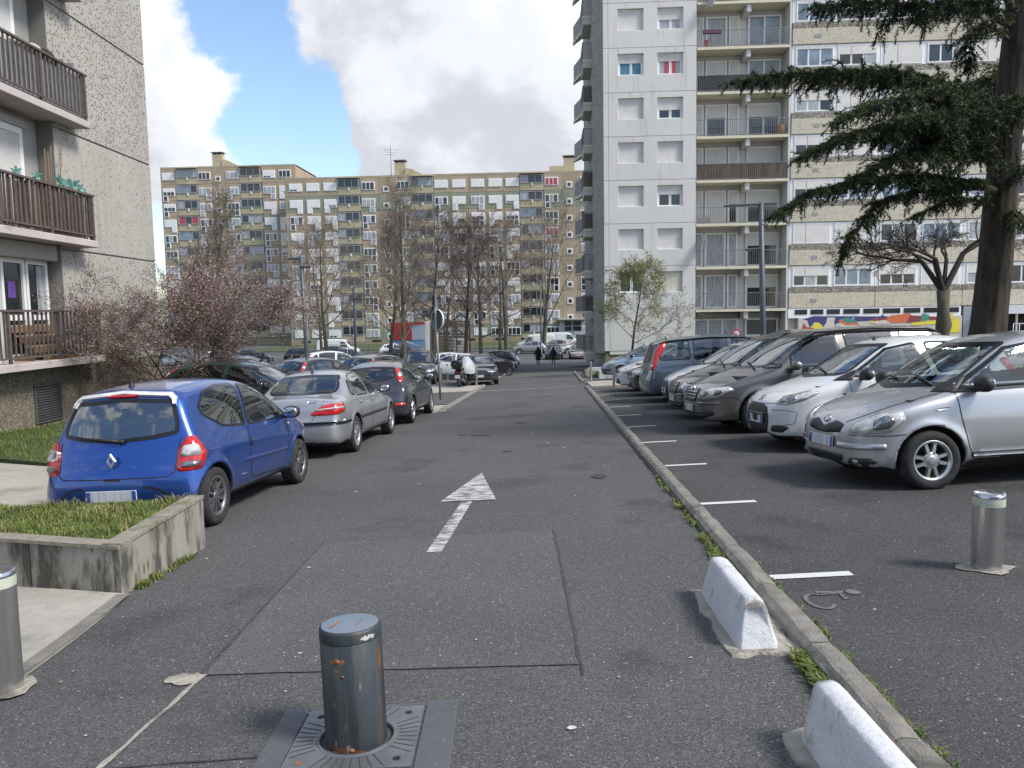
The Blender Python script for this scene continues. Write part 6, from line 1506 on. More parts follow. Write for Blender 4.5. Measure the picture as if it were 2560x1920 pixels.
_sm = nose_car(SPEC['small5'], 'hatchback_car', 'white hatchback beyond the dark crossover, before the concrete strip', P_WHITE, 2.25, 27.2, 3, .035, lod=1)
SPEC['ice'] = vary('city_white', 1.11, 1.01, .98)
SPEC['ice']['parts'] = [f for f in SPEC['ice']['parts'] if f[0] not in ('grille', 'grille_surround', 'badge')] + [('bumper_strip', ('C', 30), 'blk', [(0, 0, .40), (.6, .14, .40), (.74, .4, .40), (.74, .4, .47), (.6, .14, .47), (0, 0, .47)], dict(off=.016)), ('grille', 'F', 'blk', [(-.3, .5), (-.32, .56), (.32, .56), (.3, .5)], {})]
nose_car(SPEC['ice'], 'hatchback_car', 'pale ice-blue hatchback with black bumper strips beyond the concrete strip', P_ICE, 2.35, 37.0, 0, .035, lod=1)
copy_car(_sm, P_WHITE, 'white hatchback behind the ice-blue one, close to the tower', 2.75 + 2.1 * 1.09, 40.4, 90, GROW, 'hatchback_car', sc=1.09)
make_car(vary('grand', 1.0, 1.0, 1.06), 'people_carrier', 'navy carrier whose roof shows behind the slate blue carrier', P_NAVY, (8.6, 28.6), R(2), GROW, .06, lod=2)
# second row on the left
_h5 = make_car(SPEC['hatch5'], 'hatchback_car', 'bottle green hatchback half hidden between the blue car and the silver saloon', P_GREEN, (-7.1, 17.8), R(-95), GLEFT, .04, lod=1)
c = copy_car(_h5, P_NAVY, 'blue-grey car with black roof bars behind the silver saloon', -9.9, 24.2, -120, GLEFT, 'estate_car')
for dd in (.25, -.55):
    m = MB(); m.tube([(-.66, dd, 1.53), (.66, dd, 1.53)], .018, 6); [m.box(s_ * .62 - .03, s_ * .62 + .03, dd - .03, dd + .03, 1.40, 1.54) for s_ in (-1, 1)]; m.build('roof_bar', BLK, c)
copy_car(_h5, P_BLACK, 'black hatchback with pale rear window seen over the silver saloon roof', -8.2, 27.4, -28, GLEFT, 'hatchback_car', sc=1.0)
copy_car(_h5, P_BLACK, 'large black hatchback seen over the dark grey hatchback roof', -6.6, 30.2, -24, GLEFT, 'hatchback_car', sc=1.09)
make_car(vary('carrier', .96, 1.0, 1.0), 'people_carrier', 'dark carrier facing the camera beside the steel bollards', P_BLACK, (-6.9, 40.5), R(184), GLEFT, .045, lod=1)
copy_car(_h5, P_WHITE, 'white car whose roof shows behind the two black hatchbacks', -11.2, 40.5, -70, GLEFT, 'hatchback_car')
make_car(vary('saloon', .96, 1.01, 1.03), 'cabriolet_car', 'black car with round headlamps facing the camera behind the covered scooter', P_BLACK, (-3.62, 38.7), R(186), GLEFT, .04, lod=1)
# bays beyond it: tails or noses to the street
PA = [('hatch5', P_WHITE, 'white hatchback with red tail lamps behind the black round-lamp car', 45.4, -5.7, 84), ('hatch5', P_SILV, 'silver hatchback, second in the row of bays behind the round-lamp car', 51.0, -5.9, -86), ('saloon', P_SILV2, 'silver saloon nose out, behind the parked motorcycle', 58.6, -5.2, -88), ('saloon', P_DGREY, 'dark grey saloon nose out beside the silver one behind the motorcycle', 61.6, -5.1, -90), ('hatch5', P_BLACK, 'black hatchback with its tail lamps to the street at the end of the row', 66.3, -4.9, 80), ('small5', P_WHITE, 'white hatchback in the middle of the row of bays', 48.0, -5.9, -86)]
proto = {}
def far_car(sk, p, label, x, y, rz, group=GFAR, name='parked_car', cat='car'):
    if sk not in proto:
        proto[sk] = make_car(SPEC[sk], name, label, p, (x, y), R(rz), group, .06, lod=2, cat=cat); return proto[sk]
    return copy_car(proto[sk], p, label, x, y, rz, group, name, cat)
for sk, p, lab, y, x, rz in PA: far_car(sk, p, lab, x, y, rz)
far_car('van', P_WHITE, 'white panel van at the end of the street behind the silver hatchback', -2.0, 101.5, 92, name='panel_van', cat='van')
far_car('small5', P_SILV, 'silver hatchback side-on in front of the white panel van', -2.6, 94.0, 92)
far_car('hatch5', P_NAVY, 'dark car facing the camera ahead of the two walkers', .25, 82.0, 180)
far_car('saloon', P_BEIGE, 'champagne saloon facing the camera close to the tower', 2.75, 82.0, 180)
far_car('hatch5', P_WHITE, 'white hatchback parked side-on behind the champagne saloon', 3.2, 93.0, 96)
far_car('hatch5', P_BEIGE, 'pinkish beige estate behind the dark car facing the camera', .4, 97.5, 88)
far_car('van', P_WHITE, 'small white van roof near the block entrance', 1.6, 108, -88, name='panel_van', cat='van')
far_car('van', P_WHITE, 'white panel van side-on in the left car park', -25.8, 93.5, -88, name='panel_van', cat='van')
far_car('van', P_WHITE, 'white van parked behind the slatted screen', -11.0, 92, 15, name='panel_van', cat='van')
far_car('saloon', P_NAVY, 'navy saloon side-on in front of the white van on the left', -20.6, 79, -90)
far_car('small5', P_WHITE, 'white hatchback in front of the left van, right of it', -18.6, 92.5, -84)
far_car('hatch5', P_BLACK, 'black hatchback behind the goal frame in the left car park', -27.0, 84, -86)
far_car('hatch5', P_DGREY, 'dark grey hatchback next to the black one in the left car park', -24.5, 88, -92)
far_car('small5', P_WHITE, 'white hatchback glimpsed through the blossom tree', -33.5, 78, -70)
far_car('small5', P_NAVY, 'navy hatchback glimpsed through the blossom tree', -31.0, 79.5, -75)
far_car('saloon', P_BLACK, 'black saloon at the lamp post in the left car park', -22.5, 76.5, -95)
far_car('hatch5', P_SILV, 'silver car far left behind the blossom trunk', -36.5, 72, -80)
far_car('small5', P_DGREY, 'grey small car near the red kiosk', -17.0, 86, 100)
# ------------------------------------------------------------------ trees
BARK = mat('bark', (0.085, 0.072, 0.058), .95, var=.3, vscale=9, bump=.8, bscale=14, aniso=(1, 1, .25))
BARK_T = mat('twig_bark', (0.20, 0.165, 0.128), .95, var=.3, vscale=3)
BARK_R = mat('red_twig_bark', (0.215, 0.152, 0.122), .95, var=.3, vscale=3)
BARK_G = mat('mossy_bark', (0.090, 0.085, 0.055), .95, var=.3, vscale=6, bump=.7, bscale=14)
BARK_D = mat('dark_bark', (0.045, 0.036, 0.030), .95, var=.3, vscale=6, bump=.5, bscale=20)
BARK_C = mat('cedar_bark', (0.055, 0.045, 0.036), .98, var=.45, vscale=10, bump=1.0, bscale=11, aniso=(1, 1, .22))
class Segs:
    def __init__(s): s.a = []; s.b = []; s.ra = []; s.rb = []
    def add(s, a, b, ra, rb): s.a.append(a); s.b.append(b); s.ra.append(ra); s.rb.append(rb)
    def mesh(s, name, m, n=4):
        A = np.array([tuple(v) for v in s.a]); B = np.array([tuple(v) for v in s.b]); D = B - A; Ln = np.linalg.norm(D, axis=1, keepdims=True); T = D / np.maximum(Ln, 1e-9)
        ref = np.where(np.abs(T[:, 2:3]) > .9, np.array([[1., 0, 0]]), np.array([[0, 0, 1.]])); U = np.cross(T, ref); U /= np.linalg.norm(U, axis=1, keepdims=True); W = np.cross(T, U)
        V = []
        for P, Rr in ((A, s.ra), (B, s.rb)):
            Rr = np.array(Rr)[:, None]
            for k in range(n): t = 2 * math.pi * k / n; V.append(P + (U * math.cos(t) + W * math.sin(t)) * Rr)
        V = np.stack(V, 1).reshape(-1, 3); N_ = len(A); base = (np.arange(N_) * 2 * n)[:, None]
        F = np.concatenate([base + np.array([[k, (k + 1) % n, n + (k + 1) % n, n + k]]) for k in range(n)])
        return fast_mesh(name, V, F, m, True)
def fast_mesh(name, V, F, m, smooth=False):
    me = bpy.data.meshes.new(name); F = np.asarray(F, np.int32); k = F.shape[1]
    me.vertices.add(len(V)); me.vertices.foreach_set('co', np.asarray(V, np.float32).ravel())
    me.loops.add(F.size); me.loops.foreach_set('vertex_index', F.ravel()); me.polygons.add(len(F)); me.polygons.foreach_set('loop_start', np.arange(0, F.size, k, dtype=np.int32))
    me.polygons.foreach_set('use_smooth', np.full(len(F), smooth, bool))
    for x in (m if isinstance(m, (list, tuple)) else [m]): me.materials.append(x)
    me.update(calc_edges=True); return me
def rvec(rn): return Vector((rn.gauss(0, 1), rn.gauss(0, 1), rn.gauss(0, 1))).normalized()
def bare_tree(seed, H, trunk_r, trunk_h, style='oval', levels=5, spread=.35, up=.25, nfirst=14, twig=1.0, crown_w=1.0):
    """returns trunk mesh builder and branch segments; the leader runs to the top, boughs leave it all the way up"""
    rn = random.Random(seed); tr = MB(); sg = Segs(); tips = []
    pts = []; p = Vector((0, 0, -.1)); d = Vector((0, 0, 1)); n = 12
    for i in range(n + 1):
        pts.append(p.copy()); d = (d + rvec(rn) * .06 + Vector((0, 0, .08))).normalized(); p = p + d * (H * .93 / n)
    rad = [trunk_r * (1.25 if i == 0 else 1) * (1 - i / n) ** .8 + .008 for i in range(n + 1)]
    tr.tube(pts, rad, 8)
    def grow(p, d, ln, r, lv):
        k = 4 if lv > 1 else 3
        for i in range(k):
            d = (d + rvec(rn) * (.16 if lv > 2 else .24) + Vector((0, 0, up * (.5 if lv > 2 else .25)))).normalized(); q = p + d * (ln / k); r2 = max(r * .82, .0075)
            sg.add(p, q, r, r2); p, r = q, r2
            if lv > 0 and (i > 0 or lv < 3):
                for _ in range(2 if (lv == 1 or rn.random() < .55 * twig) else 1):
                    ax = rvec(rn); ax = (ax - d * ax.dot(d)).normalized(); nd = (d * rn.uniform(.55, .9) + ax * rn.uniform(.5, .9)).normalized()
                    grow(p, nd, ln * rn.uniform(.42, .62), r * .62, lv - 1)
        tips.append(p)
    for j in range(nfirst):
        t = trunk_h / H + (0.97 - trunk_h / H) * (j + .5) / nfirst; i = min(int(t * .97 * n), n - 1); f = t * n - i
        b = pts[i].lerp(pts[min(i + 1, n)], min(max(f, 0), 1)); a = j * 2.4 + rn.uniform(-.4, .4); u = (t - trunk_h / H) / (1 - trunk_h / H)
        if style == 'oval': L_ = H * .34 * math.sin(math.pi * (.22 + .70 * u)) ; el = .35 + .75 * u
        elif style == 'upright': L_ = H * .30 * (1 - .55 * u); el = .9 + .35 * u
        elif style == 'vase': L_ = H * .55 * (1 - .5 * u); el = 1.0 + .2 * u
        else: L_ = H * .42 * (1 - .55 * u); el = .25 + .6 * u
        d_ = Vector((math.cos(a) * math.cos(el) * crown_w, math.sin(a) * math.cos(el) * crown_w, math.sin(el))).normalized()
        grow(b, d_, L_, rad[i] * .42 + .006, levels - 2)
    return tr, sg, tips
def place_tree(name, label, x, y, tr, sg, bark, twigm, group, z=None, n=4, rot=0):
    o = thing(name, label, 'tree', (x, y, gz(x, y) if z is None else z), (0, 0, rot), group)
    obj('trunk', tr.mesh('trunk', bark) if isinstance(tr, MB) else tr, o); obj('crown', sg.mesh('crown', twigm, n) if isinstance(sg, Segs) else sg, o)
    return o
GT = 'bare trees between the car parks and the brown block'
TREES = [(1, 11.6, .17, 1.8, 'upright', 5, 22, -8.6 - .9, 50.0, BARK_G, BARK_T, 'tall slim bare tree with upright boughs, tallest of the street trees'),
         (2, 9.4, .15, 2.2, 'upright', 5, 18, -17.5, 40.0, BARK, BARK_T, 'bare tree rising behind the pink blossom tree'),
         (3, 12.0, .20, 2.6, 'oval', 5, 16, -19.2, 66.0, BARK_G, BARK_T, 'bare spreading tree right of the tall left lamp post'),
         (4, 12.0, .19, 2.8, 'oval', 5, 16, -9.6, 62.0, BARK, BARK_R, 'reddish bare tree directly above the round sign'),
         (5, 11.6, .20, 2.8, 'oval', 5, 16, -7.6, 68.0, BARK, BARK_R, 'reddish bare tree right of the round sign, behind the slatted screen'),
         (6, 10.5, .17, 2.6, 'oval', 5, 16, -5.1, 56.0, BARK_R, BARK_R, 'bare tree with reddish trunk among the parked row of bays'),
         (7, 13.5, .20, 3.2, 'oval', 5, 16, -4.6, 80.0, BARK_G, BARK_T, 'bare tree with mossy trunk left of the white panel van'),
         (8, 15.0, .30, 3.0, 'vase', 5, 12, -1.0, 95.0, BARK, BARK_T, 'large vase-shaped bare tree above the two walkers'),
         (3, 10.0, .16, 2.4, 'oval', 0, 0, -15.0, 72.0, BARK_G, BARK_T, 'thin bare tree in front of the red kiosk'),
         (4, 9.0, .15, 2.4, 'oval', 0, 0, -24.5, 82.0, BARK, BARK_T, 'bare tree far left beside the goal frame'),
         (5, 9.0, .15, 2.4, 'oval', 0, 0, -13.0, 96.0, BARK, BARK_R, 'farthest bare tree, before the ground floor of the brown block'),
         (6, 9.0, .15, 2.4, 'oval', 0, 0, -29.5, 70.0, BARK, BARK_T, 'bare tree behind the blossom crown'), (7, 9.0, .15, 2.4, 'oval', 0, 0, -6.6, 100.0, BARK, BARK_R, 'bare tree left of the vase-shaped one')]
_tm = {}
for (sd, H, r0, th, st, lv, nf, x, y, bk, tw, lab) in TREES:
    if lv:
        tr, sg, _ = bare_tree(sd, H, r0, th, st, lv, nfirst=nf); _tm[sd] = (tr.mesh('trunk', bk), sg.mesh('crown', tw, 3), H)
    place_tree('bare_tree', lab, x, y, _tm[sd][0], _tm[sd][1], bk, tw, GT, rot=sd * .8 + x)
# --- leaves as small bent blades
def leaves(pts, m_list, size, seed, name, per=1, jit=.1, flat=.5):
    rn = np.random.default_rng(seed); P = np.repeat(np.array([tuple(p) for p in pts]), per, 0); n = len(P); P = P + rn.normal(0, jit, (n, 3))
    D = rn.normal(0, 1, (n, 3)); D[:, 2] *= flat; D /= np.linalg.norm(D, axis=1, keepdims=True); Q = rn.normal(0, 1, (n, 3)); S = np.cross(D, Q); S /= np.linalg.norm(S, axis=1, keepdims=True); Z = np.cross(D, S)
    sz = size * rn.uniform(.6, 1.3, (n, 1)); V = np.stack([P, P + D * sz * .5 + S * sz * .30 + Z * sz * .1, P + D * sz, P + D * sz * .5 - S * sz * .30 + Z * sz * .1], 1).reshape(-1, 3)
    F = np.arange(n * 4).reshape(-1, 4); me = fast_mesh(name, V, F, m_list); me.polygons.foreach_set('material_index', rn.integers(0, len(m_list), n).astype(np.int32)); return me
def leafmat(name, c, tr=.35):
    if name in MATS: return MATS[name]
    m = mat(name, c, .6, var=.35, vscale=3); N, L = m.node_tree.nodes, m.node_tree.links; b = N['Principled BSDF']
    t = N.new('ShaderNodeBsdfTranslucent'); t.inputs[0].default_value = (*[min(1, v * 1.3) for v in c], 1); x = N.new('ShaderNodeMixShader'); x.inputs[0].default_value = tr
    L.new(b.outputs[0], x.inputs[1]); L.new(t.outputs[0], x.inputs[2]); L.new(x.outputs[0], N['Material Output'].inputs[0]); return m
def shrub_tree(seed, stems, H, spread, levels=4, r0=.06):
    rn = random.Random(seed); st = MB(); sg = Segs(); tips = []
    def grow(p, d, ln, r, lv):
        for i in range(4):
            d = (d + rvec(rn) * .24 + Vector((0, 0, .05))).normalized(); q = p + d * (ln / 4); r2 = max(r * .82, .0035); sg.add(p, q, r, r2); p, r = q, r2
            if lv <= 1: tips.append(p)
            if lv > 0:
                for _ in range(2 if rn.random() < .55 else 1):
                    ax = rvec(rn); ax = (ax - d * ax.dot(d)).normalized(); grow(p, (d * .7 + ax * rn.uniform(.5, .9)).normalized(), ln * rn.uniform(.45, .65), r * .6, lv - 1)
    for k in range(stems):
        a = 2 * math.pi * k / stems + rn.uniform(-.3, .3); el = rn.uniform(.65, 1.2); d = Vector((math.cos(a) * math.cos(el) * spread, math.sin(a) * math.cos(el) * spread, math.sin(el))).normalized()
        p = Vector((.1 * math.cos(a), .1 * math.sin(a), -.1)); pts = [p]; 
        for i in range(4): d = (d + rvec(rn) * .12).normalized(); p = p + d * (H * .30 / 4); pts.append(p)
        st.tube(pts, [r0, r0 * .9, r0 * .8, r0 * .72, r0 * .62], 7); grow(p, d, H * .48, r0 * .55, levels)
        grow(pts[2], (d + rvec(rn) * .6).normalized(), H * .36, r0 * .4, levels - 1)
    return st, sg, tips
st, sg, tips = shrub_tree(23, 6, 3.75, .92, 4, .055)
px, py = -9.05, 19.0
pt = thing('blossom_tree', 'bushy pink blossom tree in front of the grey speckled wall', 'tree', (px, py, gz(px, py)))
st.build('trunk', BARK_D, pt); obj('branches', sg.mesh('branches', mat('blossom_twig', (.12, .095, .072), .95, var=.3), 3), pt)
rn = random.Random(2); T1 = [t for t in tips if rn.random() < .16]; hi = [t for t in tips if t.z > 1.8 and rn.random() < .52]
obj('crown', leaves(T1, [leafmat('young_leaf_brown', (.15, .095, .055)), leafmat('young_leaf_olive', (.12, .13, .035))], .042, 3, 'crown', 2, .07), pt)
obj('blossom', leaves(hi, [leafmat('petal_pink', (.66, .42, .48), .45), leafmat('petal_pale', (.72, .56, .59), .45), leafmat('young_leaf_olive', (.12, .13, .035))], .042, 5, 'blossom', 1, .06), pt)
obj('blossom', leaves([t for t in tips if rn.random() < .16], [leafmat('petal_pink', (.66, .42, .48), .45)], .04, 6, 'blossom', 1, .07), pt)
# --- small tree coming into leaf by the tower
st, sg, tips = bare_tree(31, 5.7, .075, 1.7, 'flat', 5, nfirst=13)
lt = thing('young_tree', 'slender young tree coming into pale green leaf by the tower wall', 'tree', (4.25, 42.0, gz(4.25, 42)))
st.build('trunk', BARK_D, lt); obj('branches', sg.mesh('branches', BARK_T, 3), lt); rn = random.Random(6)
obj('crown', leaves([t for t in tips if rn.random() < .8], [leafmat('fresh_leaf', (.24, .30, .07)), leafmat('fresh_leaf_dark', (.15, .20, .05))], .10, 8, 'crown', 2, .06), lt)
# --- pollarded tree in front of the mosaic
def knobbly(seed):
    rn = random.Random(seed); tr = MB(); sg = Segs(); H0 = 2.85
    tr.tube([(0, 0, -.1), (.02, 0, .6), (0, .02, 1.2), (.05, 0, 1.75), (.02, 0, 2.2), (.0, 0, H0)], [.26, .20, .19, .24, .17, .20], 10)
    def arm(p, d, ln, r, lv):
        for i in range(5):
            d = (d + rvec(rn) * (.22 if lv else .4) + Vector((0, 0, -.03 if lv else .02))).normalized(); q = p + d * (ln / 5); sg.add(p, q, r, max(r * .86, .006)); p, r = q, max(r * .86, .006)
            if lv > 0 and i > 0:
                for _ in range(2):
                    ax = rvec(rn); ax = (ax - d * ax.dot(d)); arm(p, (d * .6 + ax * .8 + Vector((0, 0, .15))).normalized(), ln * rn.uniform(.3, .6), r * .55, lv - 1)
    for (dx, dy, dz, l_, r_) in ((-1.0, .1, 1.5, 1.6, .10), (-.55, -.3, 1.6, 1.5, .09), (.9, .2, 1.7, 1.9, .11), (.35, .5, 1.6, 1.5, .08), (-.2, .6, 1.5, 1.4, .08)):
        d = Vector((dx, dy, dz)).normalized(); p = Vector((0, 0, H0 - .05)); q = p + d * l_ * .75; sg.add(p, q, r_, r_ * .8)
        arm(q, (d + Vector((dx * 1.1, dy * 1.5, -.5))).normalized(), l_ * 1.25, r_ * .7, 3); arm(q, (d + rvec(rn) * .5).normalized(), l_ * .7, r_ * .55, 2)
    return tr, sg
tr, sg = knobbly(12); place_tree('pollarded_tree', 'knobbly pollarded bare tree in front of the mosaic wall', 12.65, 26.0, tr, sg, BARK_G, BARK_D, None, n=5)
# --- cedar
ced = thing('cedar_tree', 'big dark cedar with drooping layered branches behind the parked cars', 'tree', (8.55, 16.0, gz(8.55, 16.0)))
C0 = Vector((8.55, 16.0, gz(8.55, 16.0)))
tp = [Vector(v) for v in ((0, 0, -.3), (.03, 0, .8), (.12, 0, 1.6), (.22, .02, 3.0), (.32, .05, 4.6), (.45, .1, 6.4), (.6, .1, 8.5), (.75, .1, 11), (.8, .1, 14))]
tb = MB(); tb.tube(tp, [.46, .36, .325, .30, .275, .25, .22, .16, .06], 16); 
tb = MB(); nk, ns = 40, 44; rg_ = random.Random(5); ph = [rg_.uniform(0, 6.28) for _ in range(6)]; vs_ = []; fs_ = []
for i in range(ns + 1):
    u = i / ns * (len(tp) - 1); a_ = min(int(u), len(tp) - 2); c_ = tp[a_].lerp(tp[a_ + 1], u - a_); rr0 = [.46, .36, .325, .30, .275, .25, .22, .16, .06]; r_ = rr0[a_] + (rr0[a_ + 1] - rr0[a_]) * (u - a_)
    for k in range(nk):
        t_ = 2 * math.pi * k / nk; f_ = 1 + .035 * math.sin(13 * t_ + ph[0] + 1.2 * math.sin(i * .55)) + .025 * math.sin(19 * t_ + ph[1] - .8 * math.sin(i * .4 + 2)) + .03 * math.sin(3 * t_ + i * .2) + rg_.uniform(-.012, .012)
        vs_.append((c_.x + r_ * f_ * math.cos(t_), c_.y + r_ * f_ * math.sin(t_), c_.z))
for i in range(ns):
    for k in range(nk): fs_.append((i * nk + k, i * nk + (k + 1) % nk, (i + 1) * nk + (k + 1) % nk, (i + 1) * nk + k))
tb.add(vs_, fs_, 0, True); tr_o = tb.build('trunk', BARK_C, ced)
br = MB(); tw = Segs(); needles = []      # needles: (point, direction)
rn = random.Random(77)
def cedar_branch(pts, r0, width, drop, dens=1.0, tuft=1.0):
    """limb through pts (world); flat spray of twigs on both sides, drooping at the tips"""
    P = [Vector(p) - C0 for p in pts]
    # densify
    D = []
    for i in range(len(P) - 1):
        n = max(2, int((P[i + 1] - P[i]).length / .10))
        for k in range(n): D.append(P[i].lerp(P[i + 1], k / n) + rvec(rn) * .012)
    D.append(P[-1]); N_ = len(D); rr_ = [max(r0 * (1 - i / N_) ** .8, .008) for i in range(N_)]
    br.tube(D[::2] + ([D[-1]] if (N_ - 1) % 2 else []), rr_[::2] + ([rr_[-1]] if (N_ - 1) % 2 else []), 7)
    for i in range(2, N_):
        u = i / N_
        if u < .12: continue
        t = (D[min(i + 1, N_ - 1)] - D[i - 1]).normalized(); sd = t.cross(Vector((0, 0, 1))).normalized(); wloc = width * (.35 + .65 * math.sin(math.pi * min(u * 1.05, 1)) ** .7) * (1.05 - .55 * u)
        for s_ in (-1, 1):
            for _ in range(3):
                if rn.random() > .70 * dens: continue
                d = (t * rn.uniform(.5, 1.0) + sd * s_ * rn.uniform(.35, 1.1) + Vector((0, 0, rn.uniform(-.15, .25)))).normalized(); ln = wloc * rn.choice((.4, .6, .8, 1.0, 1.45)) * rn.uniform(.8, 1.1); k = max(4, int(ln / .07)); p = D[i].copy(); r = .009; dr_ = drop * rn.uniform(.15, 1.35)
                for q in range(k):
                    d = (d + Vector((0, 0, -dr_ * .12 * (q / k + .25))) + rvec(rn) * .14).normalized(); p2 = p + d * (ln / k); tw.add(p, p2, r, r * .86); r *= .86; p = p2
                    needles.append((p, d))
                    if q % 2 == 0 and q > 0:          # short side shoots
                        e = (d + rvec(rn) * .8 + Vector((0, 0, -.25 * drop))).normalized(); pp = p.copy()
                        for w_ in range(rn.randint(2, 4)): e = (e + Vector((0, 0, -.10 * drop))).normalized(); pn_ = pp + e * .055; tw.add(pp, pn_, .004, .003); pp = pn_; needles.append((pp, e))
def W3(px, py, Y):        # helper for laying limbs out: image column/row of the survey sketch at street distance Y
    f, cx, cy = 1950.0, 1280.0, 960.0
    v = _fw + _r2 * ((px - cx) / f) - _u2 * ((py - cy) / f); t = Y / v.y; return Vector((0, 0, 1.69)) + v * t
def limb(spec, r0, width, drop, dens=1.0): cedar_branch([W3(*s_) for s_ in spec], r0, width, drop, dens)
limb([(2505, 330, 16), (2400, 235, 15.4), (2250, 195, 14.9), (2090, 185, 14.6), (1950, 190, 14.3), (1835, 205, 14.0)], .085, .95, 1.5, 1.0)
limb([(2500, 300, 16), (2380, 215, 15.8), (2230, 180, 16.0), (2060, 180, 16.3), (1930, 195, 16.5)], .06, .8, 1.4, .9)
limb([(2505, 350, 16), (2420, 268, 14.8), (2300, 240, 13.8), (2180, 262, 13.0), (2090, 305, 12.5)], .07, .75, 1.0, 1.0)
limb([(2505, 400, 16), (2430, 310, 15.2), (2300, 300, 14.0), (2150, 330, 13.2), (2010, 390, 12.6)], .08, .85, 1.1, 1.0)
limb([(2500, 430, 16), (2400, 350, 15.0), (2280, 330, 14.2), (2180, 350, 13.6)], .05, .7, 1.2, .9)
limb([(2500, 480, 16), (2400, 452, 15.2), (2260, 440, 14.4), (2140, 455, 13.8), (2030, 480, 13.2), (1945, 535, 12.8)], .075, .62, 1.4, 1.0)
limb([(2480, 470, 15.9), (2330, 470, 15.0), (2200, 505, 14.4), (2130, 590, 14.0), (2100, 660, 13.9)], .05, .42, 1.6, 1.0)
limb([(2520, 60, 16), (2440, 10, 15.2), (2320, 15, 14.4), (2180, 5, 13.8), (2040, 15, 13.4)], .08, .85, 1.6, .95)
limb([(2525, 100, 16), (2470, 60, 15.6), (2430, 90, 15.3), (2420, 170, 15.2)], .04, .45, 2.0, 1.0)
limb([(2525, 20, 16), (2500, -60, 15), (2400, -90, 14), (2250, -110, 13.2), (2100, -90, 12.8)], .08, .9, 1.5, .9)
limb([(2520, 330, 16), (2560, 260, 15), (2620, 250, 14), (2720, 280, 13)], .07, .8, 1.1, .9)
limb([(2510, 460, 16), (2580, 420, 15.2), (2680, 440, 14.4), (2760, 500, 13.8)], .07, .7, 1.2, .9)
limb([(2510, 500, 16), (2560, 560, 15.5), (2600, 600, 15.2), (2640, 660, 15.0)], .045, .5, 1.4, .9)
limb([(2505, 240, 16), (2530, 180, 17.2), (2560, 150, 18.5), (2540, 160, 20)], .07, .9, 1.2, .8)
limb([(2500, 380, 16), (2440, 330, 17.3), (2380, 300, 18.6), (2300, 300, 19.6)], .07, .9, 1.2, .7)
limb([(2495, 420, 16), (2420, 380, 15.0), (2330, 372, 14.2), (2230, 400, 13.6), (2150, 440, 13.2)], .05, .75, 1.3, 1.0)
limb([(2490, 300, 16), (2400, 290, 14.6), (2330, 290, 13.4), (2250, 300, 12.6)], .05, .8, 1.2, 1.0)
limb([(2500, 520, 16), (2440, 500, 15.4), (2370, 500, 15.0), (2290, 540, 14.7)], .03, .4, 1.6, .8)
for k_, (z_, a_, l_) in enumerate(((5.2, 20, 3.2), (6.4, 75, 3.0), (7.4, -30, 2.8), (9.0, 40, 2.6), (10.4, -60, 2.2), (11.2, 100, 2.0), (12.4, 10, 1.5), (13.0, 160, 1.2))):
    b_ = C0 + Vector((.2 + z_ * .045, .08, z_)); d_ = Vector((math.cos(R(a_)), math.sin(R(a_)), 0))
    cedar_branch([b_, b_ + d_ * l_ * .35 + Vector((0, 0, .35)), b_ + d_ * l_ * .7 + Vector((0, 0, .35)), b_ + d_ * l_ + Vector((0, 0, .0))], .06, .75, 1.2, .62)
br.build('limbs', BARK_C, ced); obj('twigs', tw.mesh('twigs', BARK_C, 3), ced)
def needle_mesh(nd, seed, ln=.070, per=9):
    rg = np.random.default_rng(seed); P = np.array([tuple(p) for p, _ in nd]); D = np.array([tuple(d) for _, d in nd]); P = np.repeat(P, per, 0); D = np.repeat(D, per, 0); n = len(P)
    P = P + D * rg.uniform(-.05, .01, (n, 1)); E = D * rg.uniform(.1, .8, (n, 1)) + rg.normal(0, .62, (n, 3)); E[:, 2] += .12; E /= np.linalg.norm(E, axis=1, keepdims=True)
    S = np.cross(E, rg.normal(0, 1, (n, 3))); S /= np.linalg.norm(S, axis=1, keepdims=True); l_ = ln * rg.uniform(.7, 1.3, (n, 1)); w = .0078
    V = np.stack([P - S * w, P + S * w, P + E * l_], 1).reshape(-1, 3); F = np.arange(n * 3).reshape(-1, 3); me = fast_mesh('needles', V, F, [leafmat('cedar_needle', (.020, .038, .013), .10), leafmat('cedar_needle_lit', (.10, .13, .030), .15)])
    me.polygons.foreach_set('material_index', ((rg.random(n) < .5) & (E[:, 2] > .25)).astype(np.int32)); return me  # half the upward-pointing needles coloured yellow-green, as if lit from above

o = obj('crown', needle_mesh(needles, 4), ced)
# ------------------------------------------------------------------ bollards, blocks, planter, lamps, signs
def gpos(x, y, dz=0): return (x, y, gz(x, y) + dz)
STEEL = mat('brushed_steel', (0.55, 0.54, 0.52), .26, .9, var=.16, vscale=14, aniso=(1, 1, .04), stain=(.22, .20, .18), stain_s=3, stain_t=.6)
STEELTOP = mat('steel_cap', (0.50, 0.52, 0.55), .18, .9, var=.06)
BOLL = mat('worn_blue_black_steel', (0.036, 0.047, 0.055), .52, .25, var=.35, vscale=9, aniso=(1, 1, .28), stain=(.10, .058, .030), stain_s=3.4, stain_t=.60, speck=[((.20, .19, .17), 60, .975)], bump=.15, bscale=40, streak=((.105, .088, .068), 18, .50))
BOLLTOP = mat('bollard_lid', (0.17, 0.20, 0.235), .22, .35, var=.10, vscale=7, stain=(.20, .085, .035), stain_s=9, stain_t=.70, spec=.7)
RUSTB = mat('bare_rust', (.30, .12, .045), .8, var=.3, vscale=30)
PLATEM = mat('cast_plate', (0.165, 0.175, 0.185), .42, .45, var=.16, vscale=9, stain=(.10, .075, .055), stain_s=5, stain_t=.62, bump=.15, bscale=60)
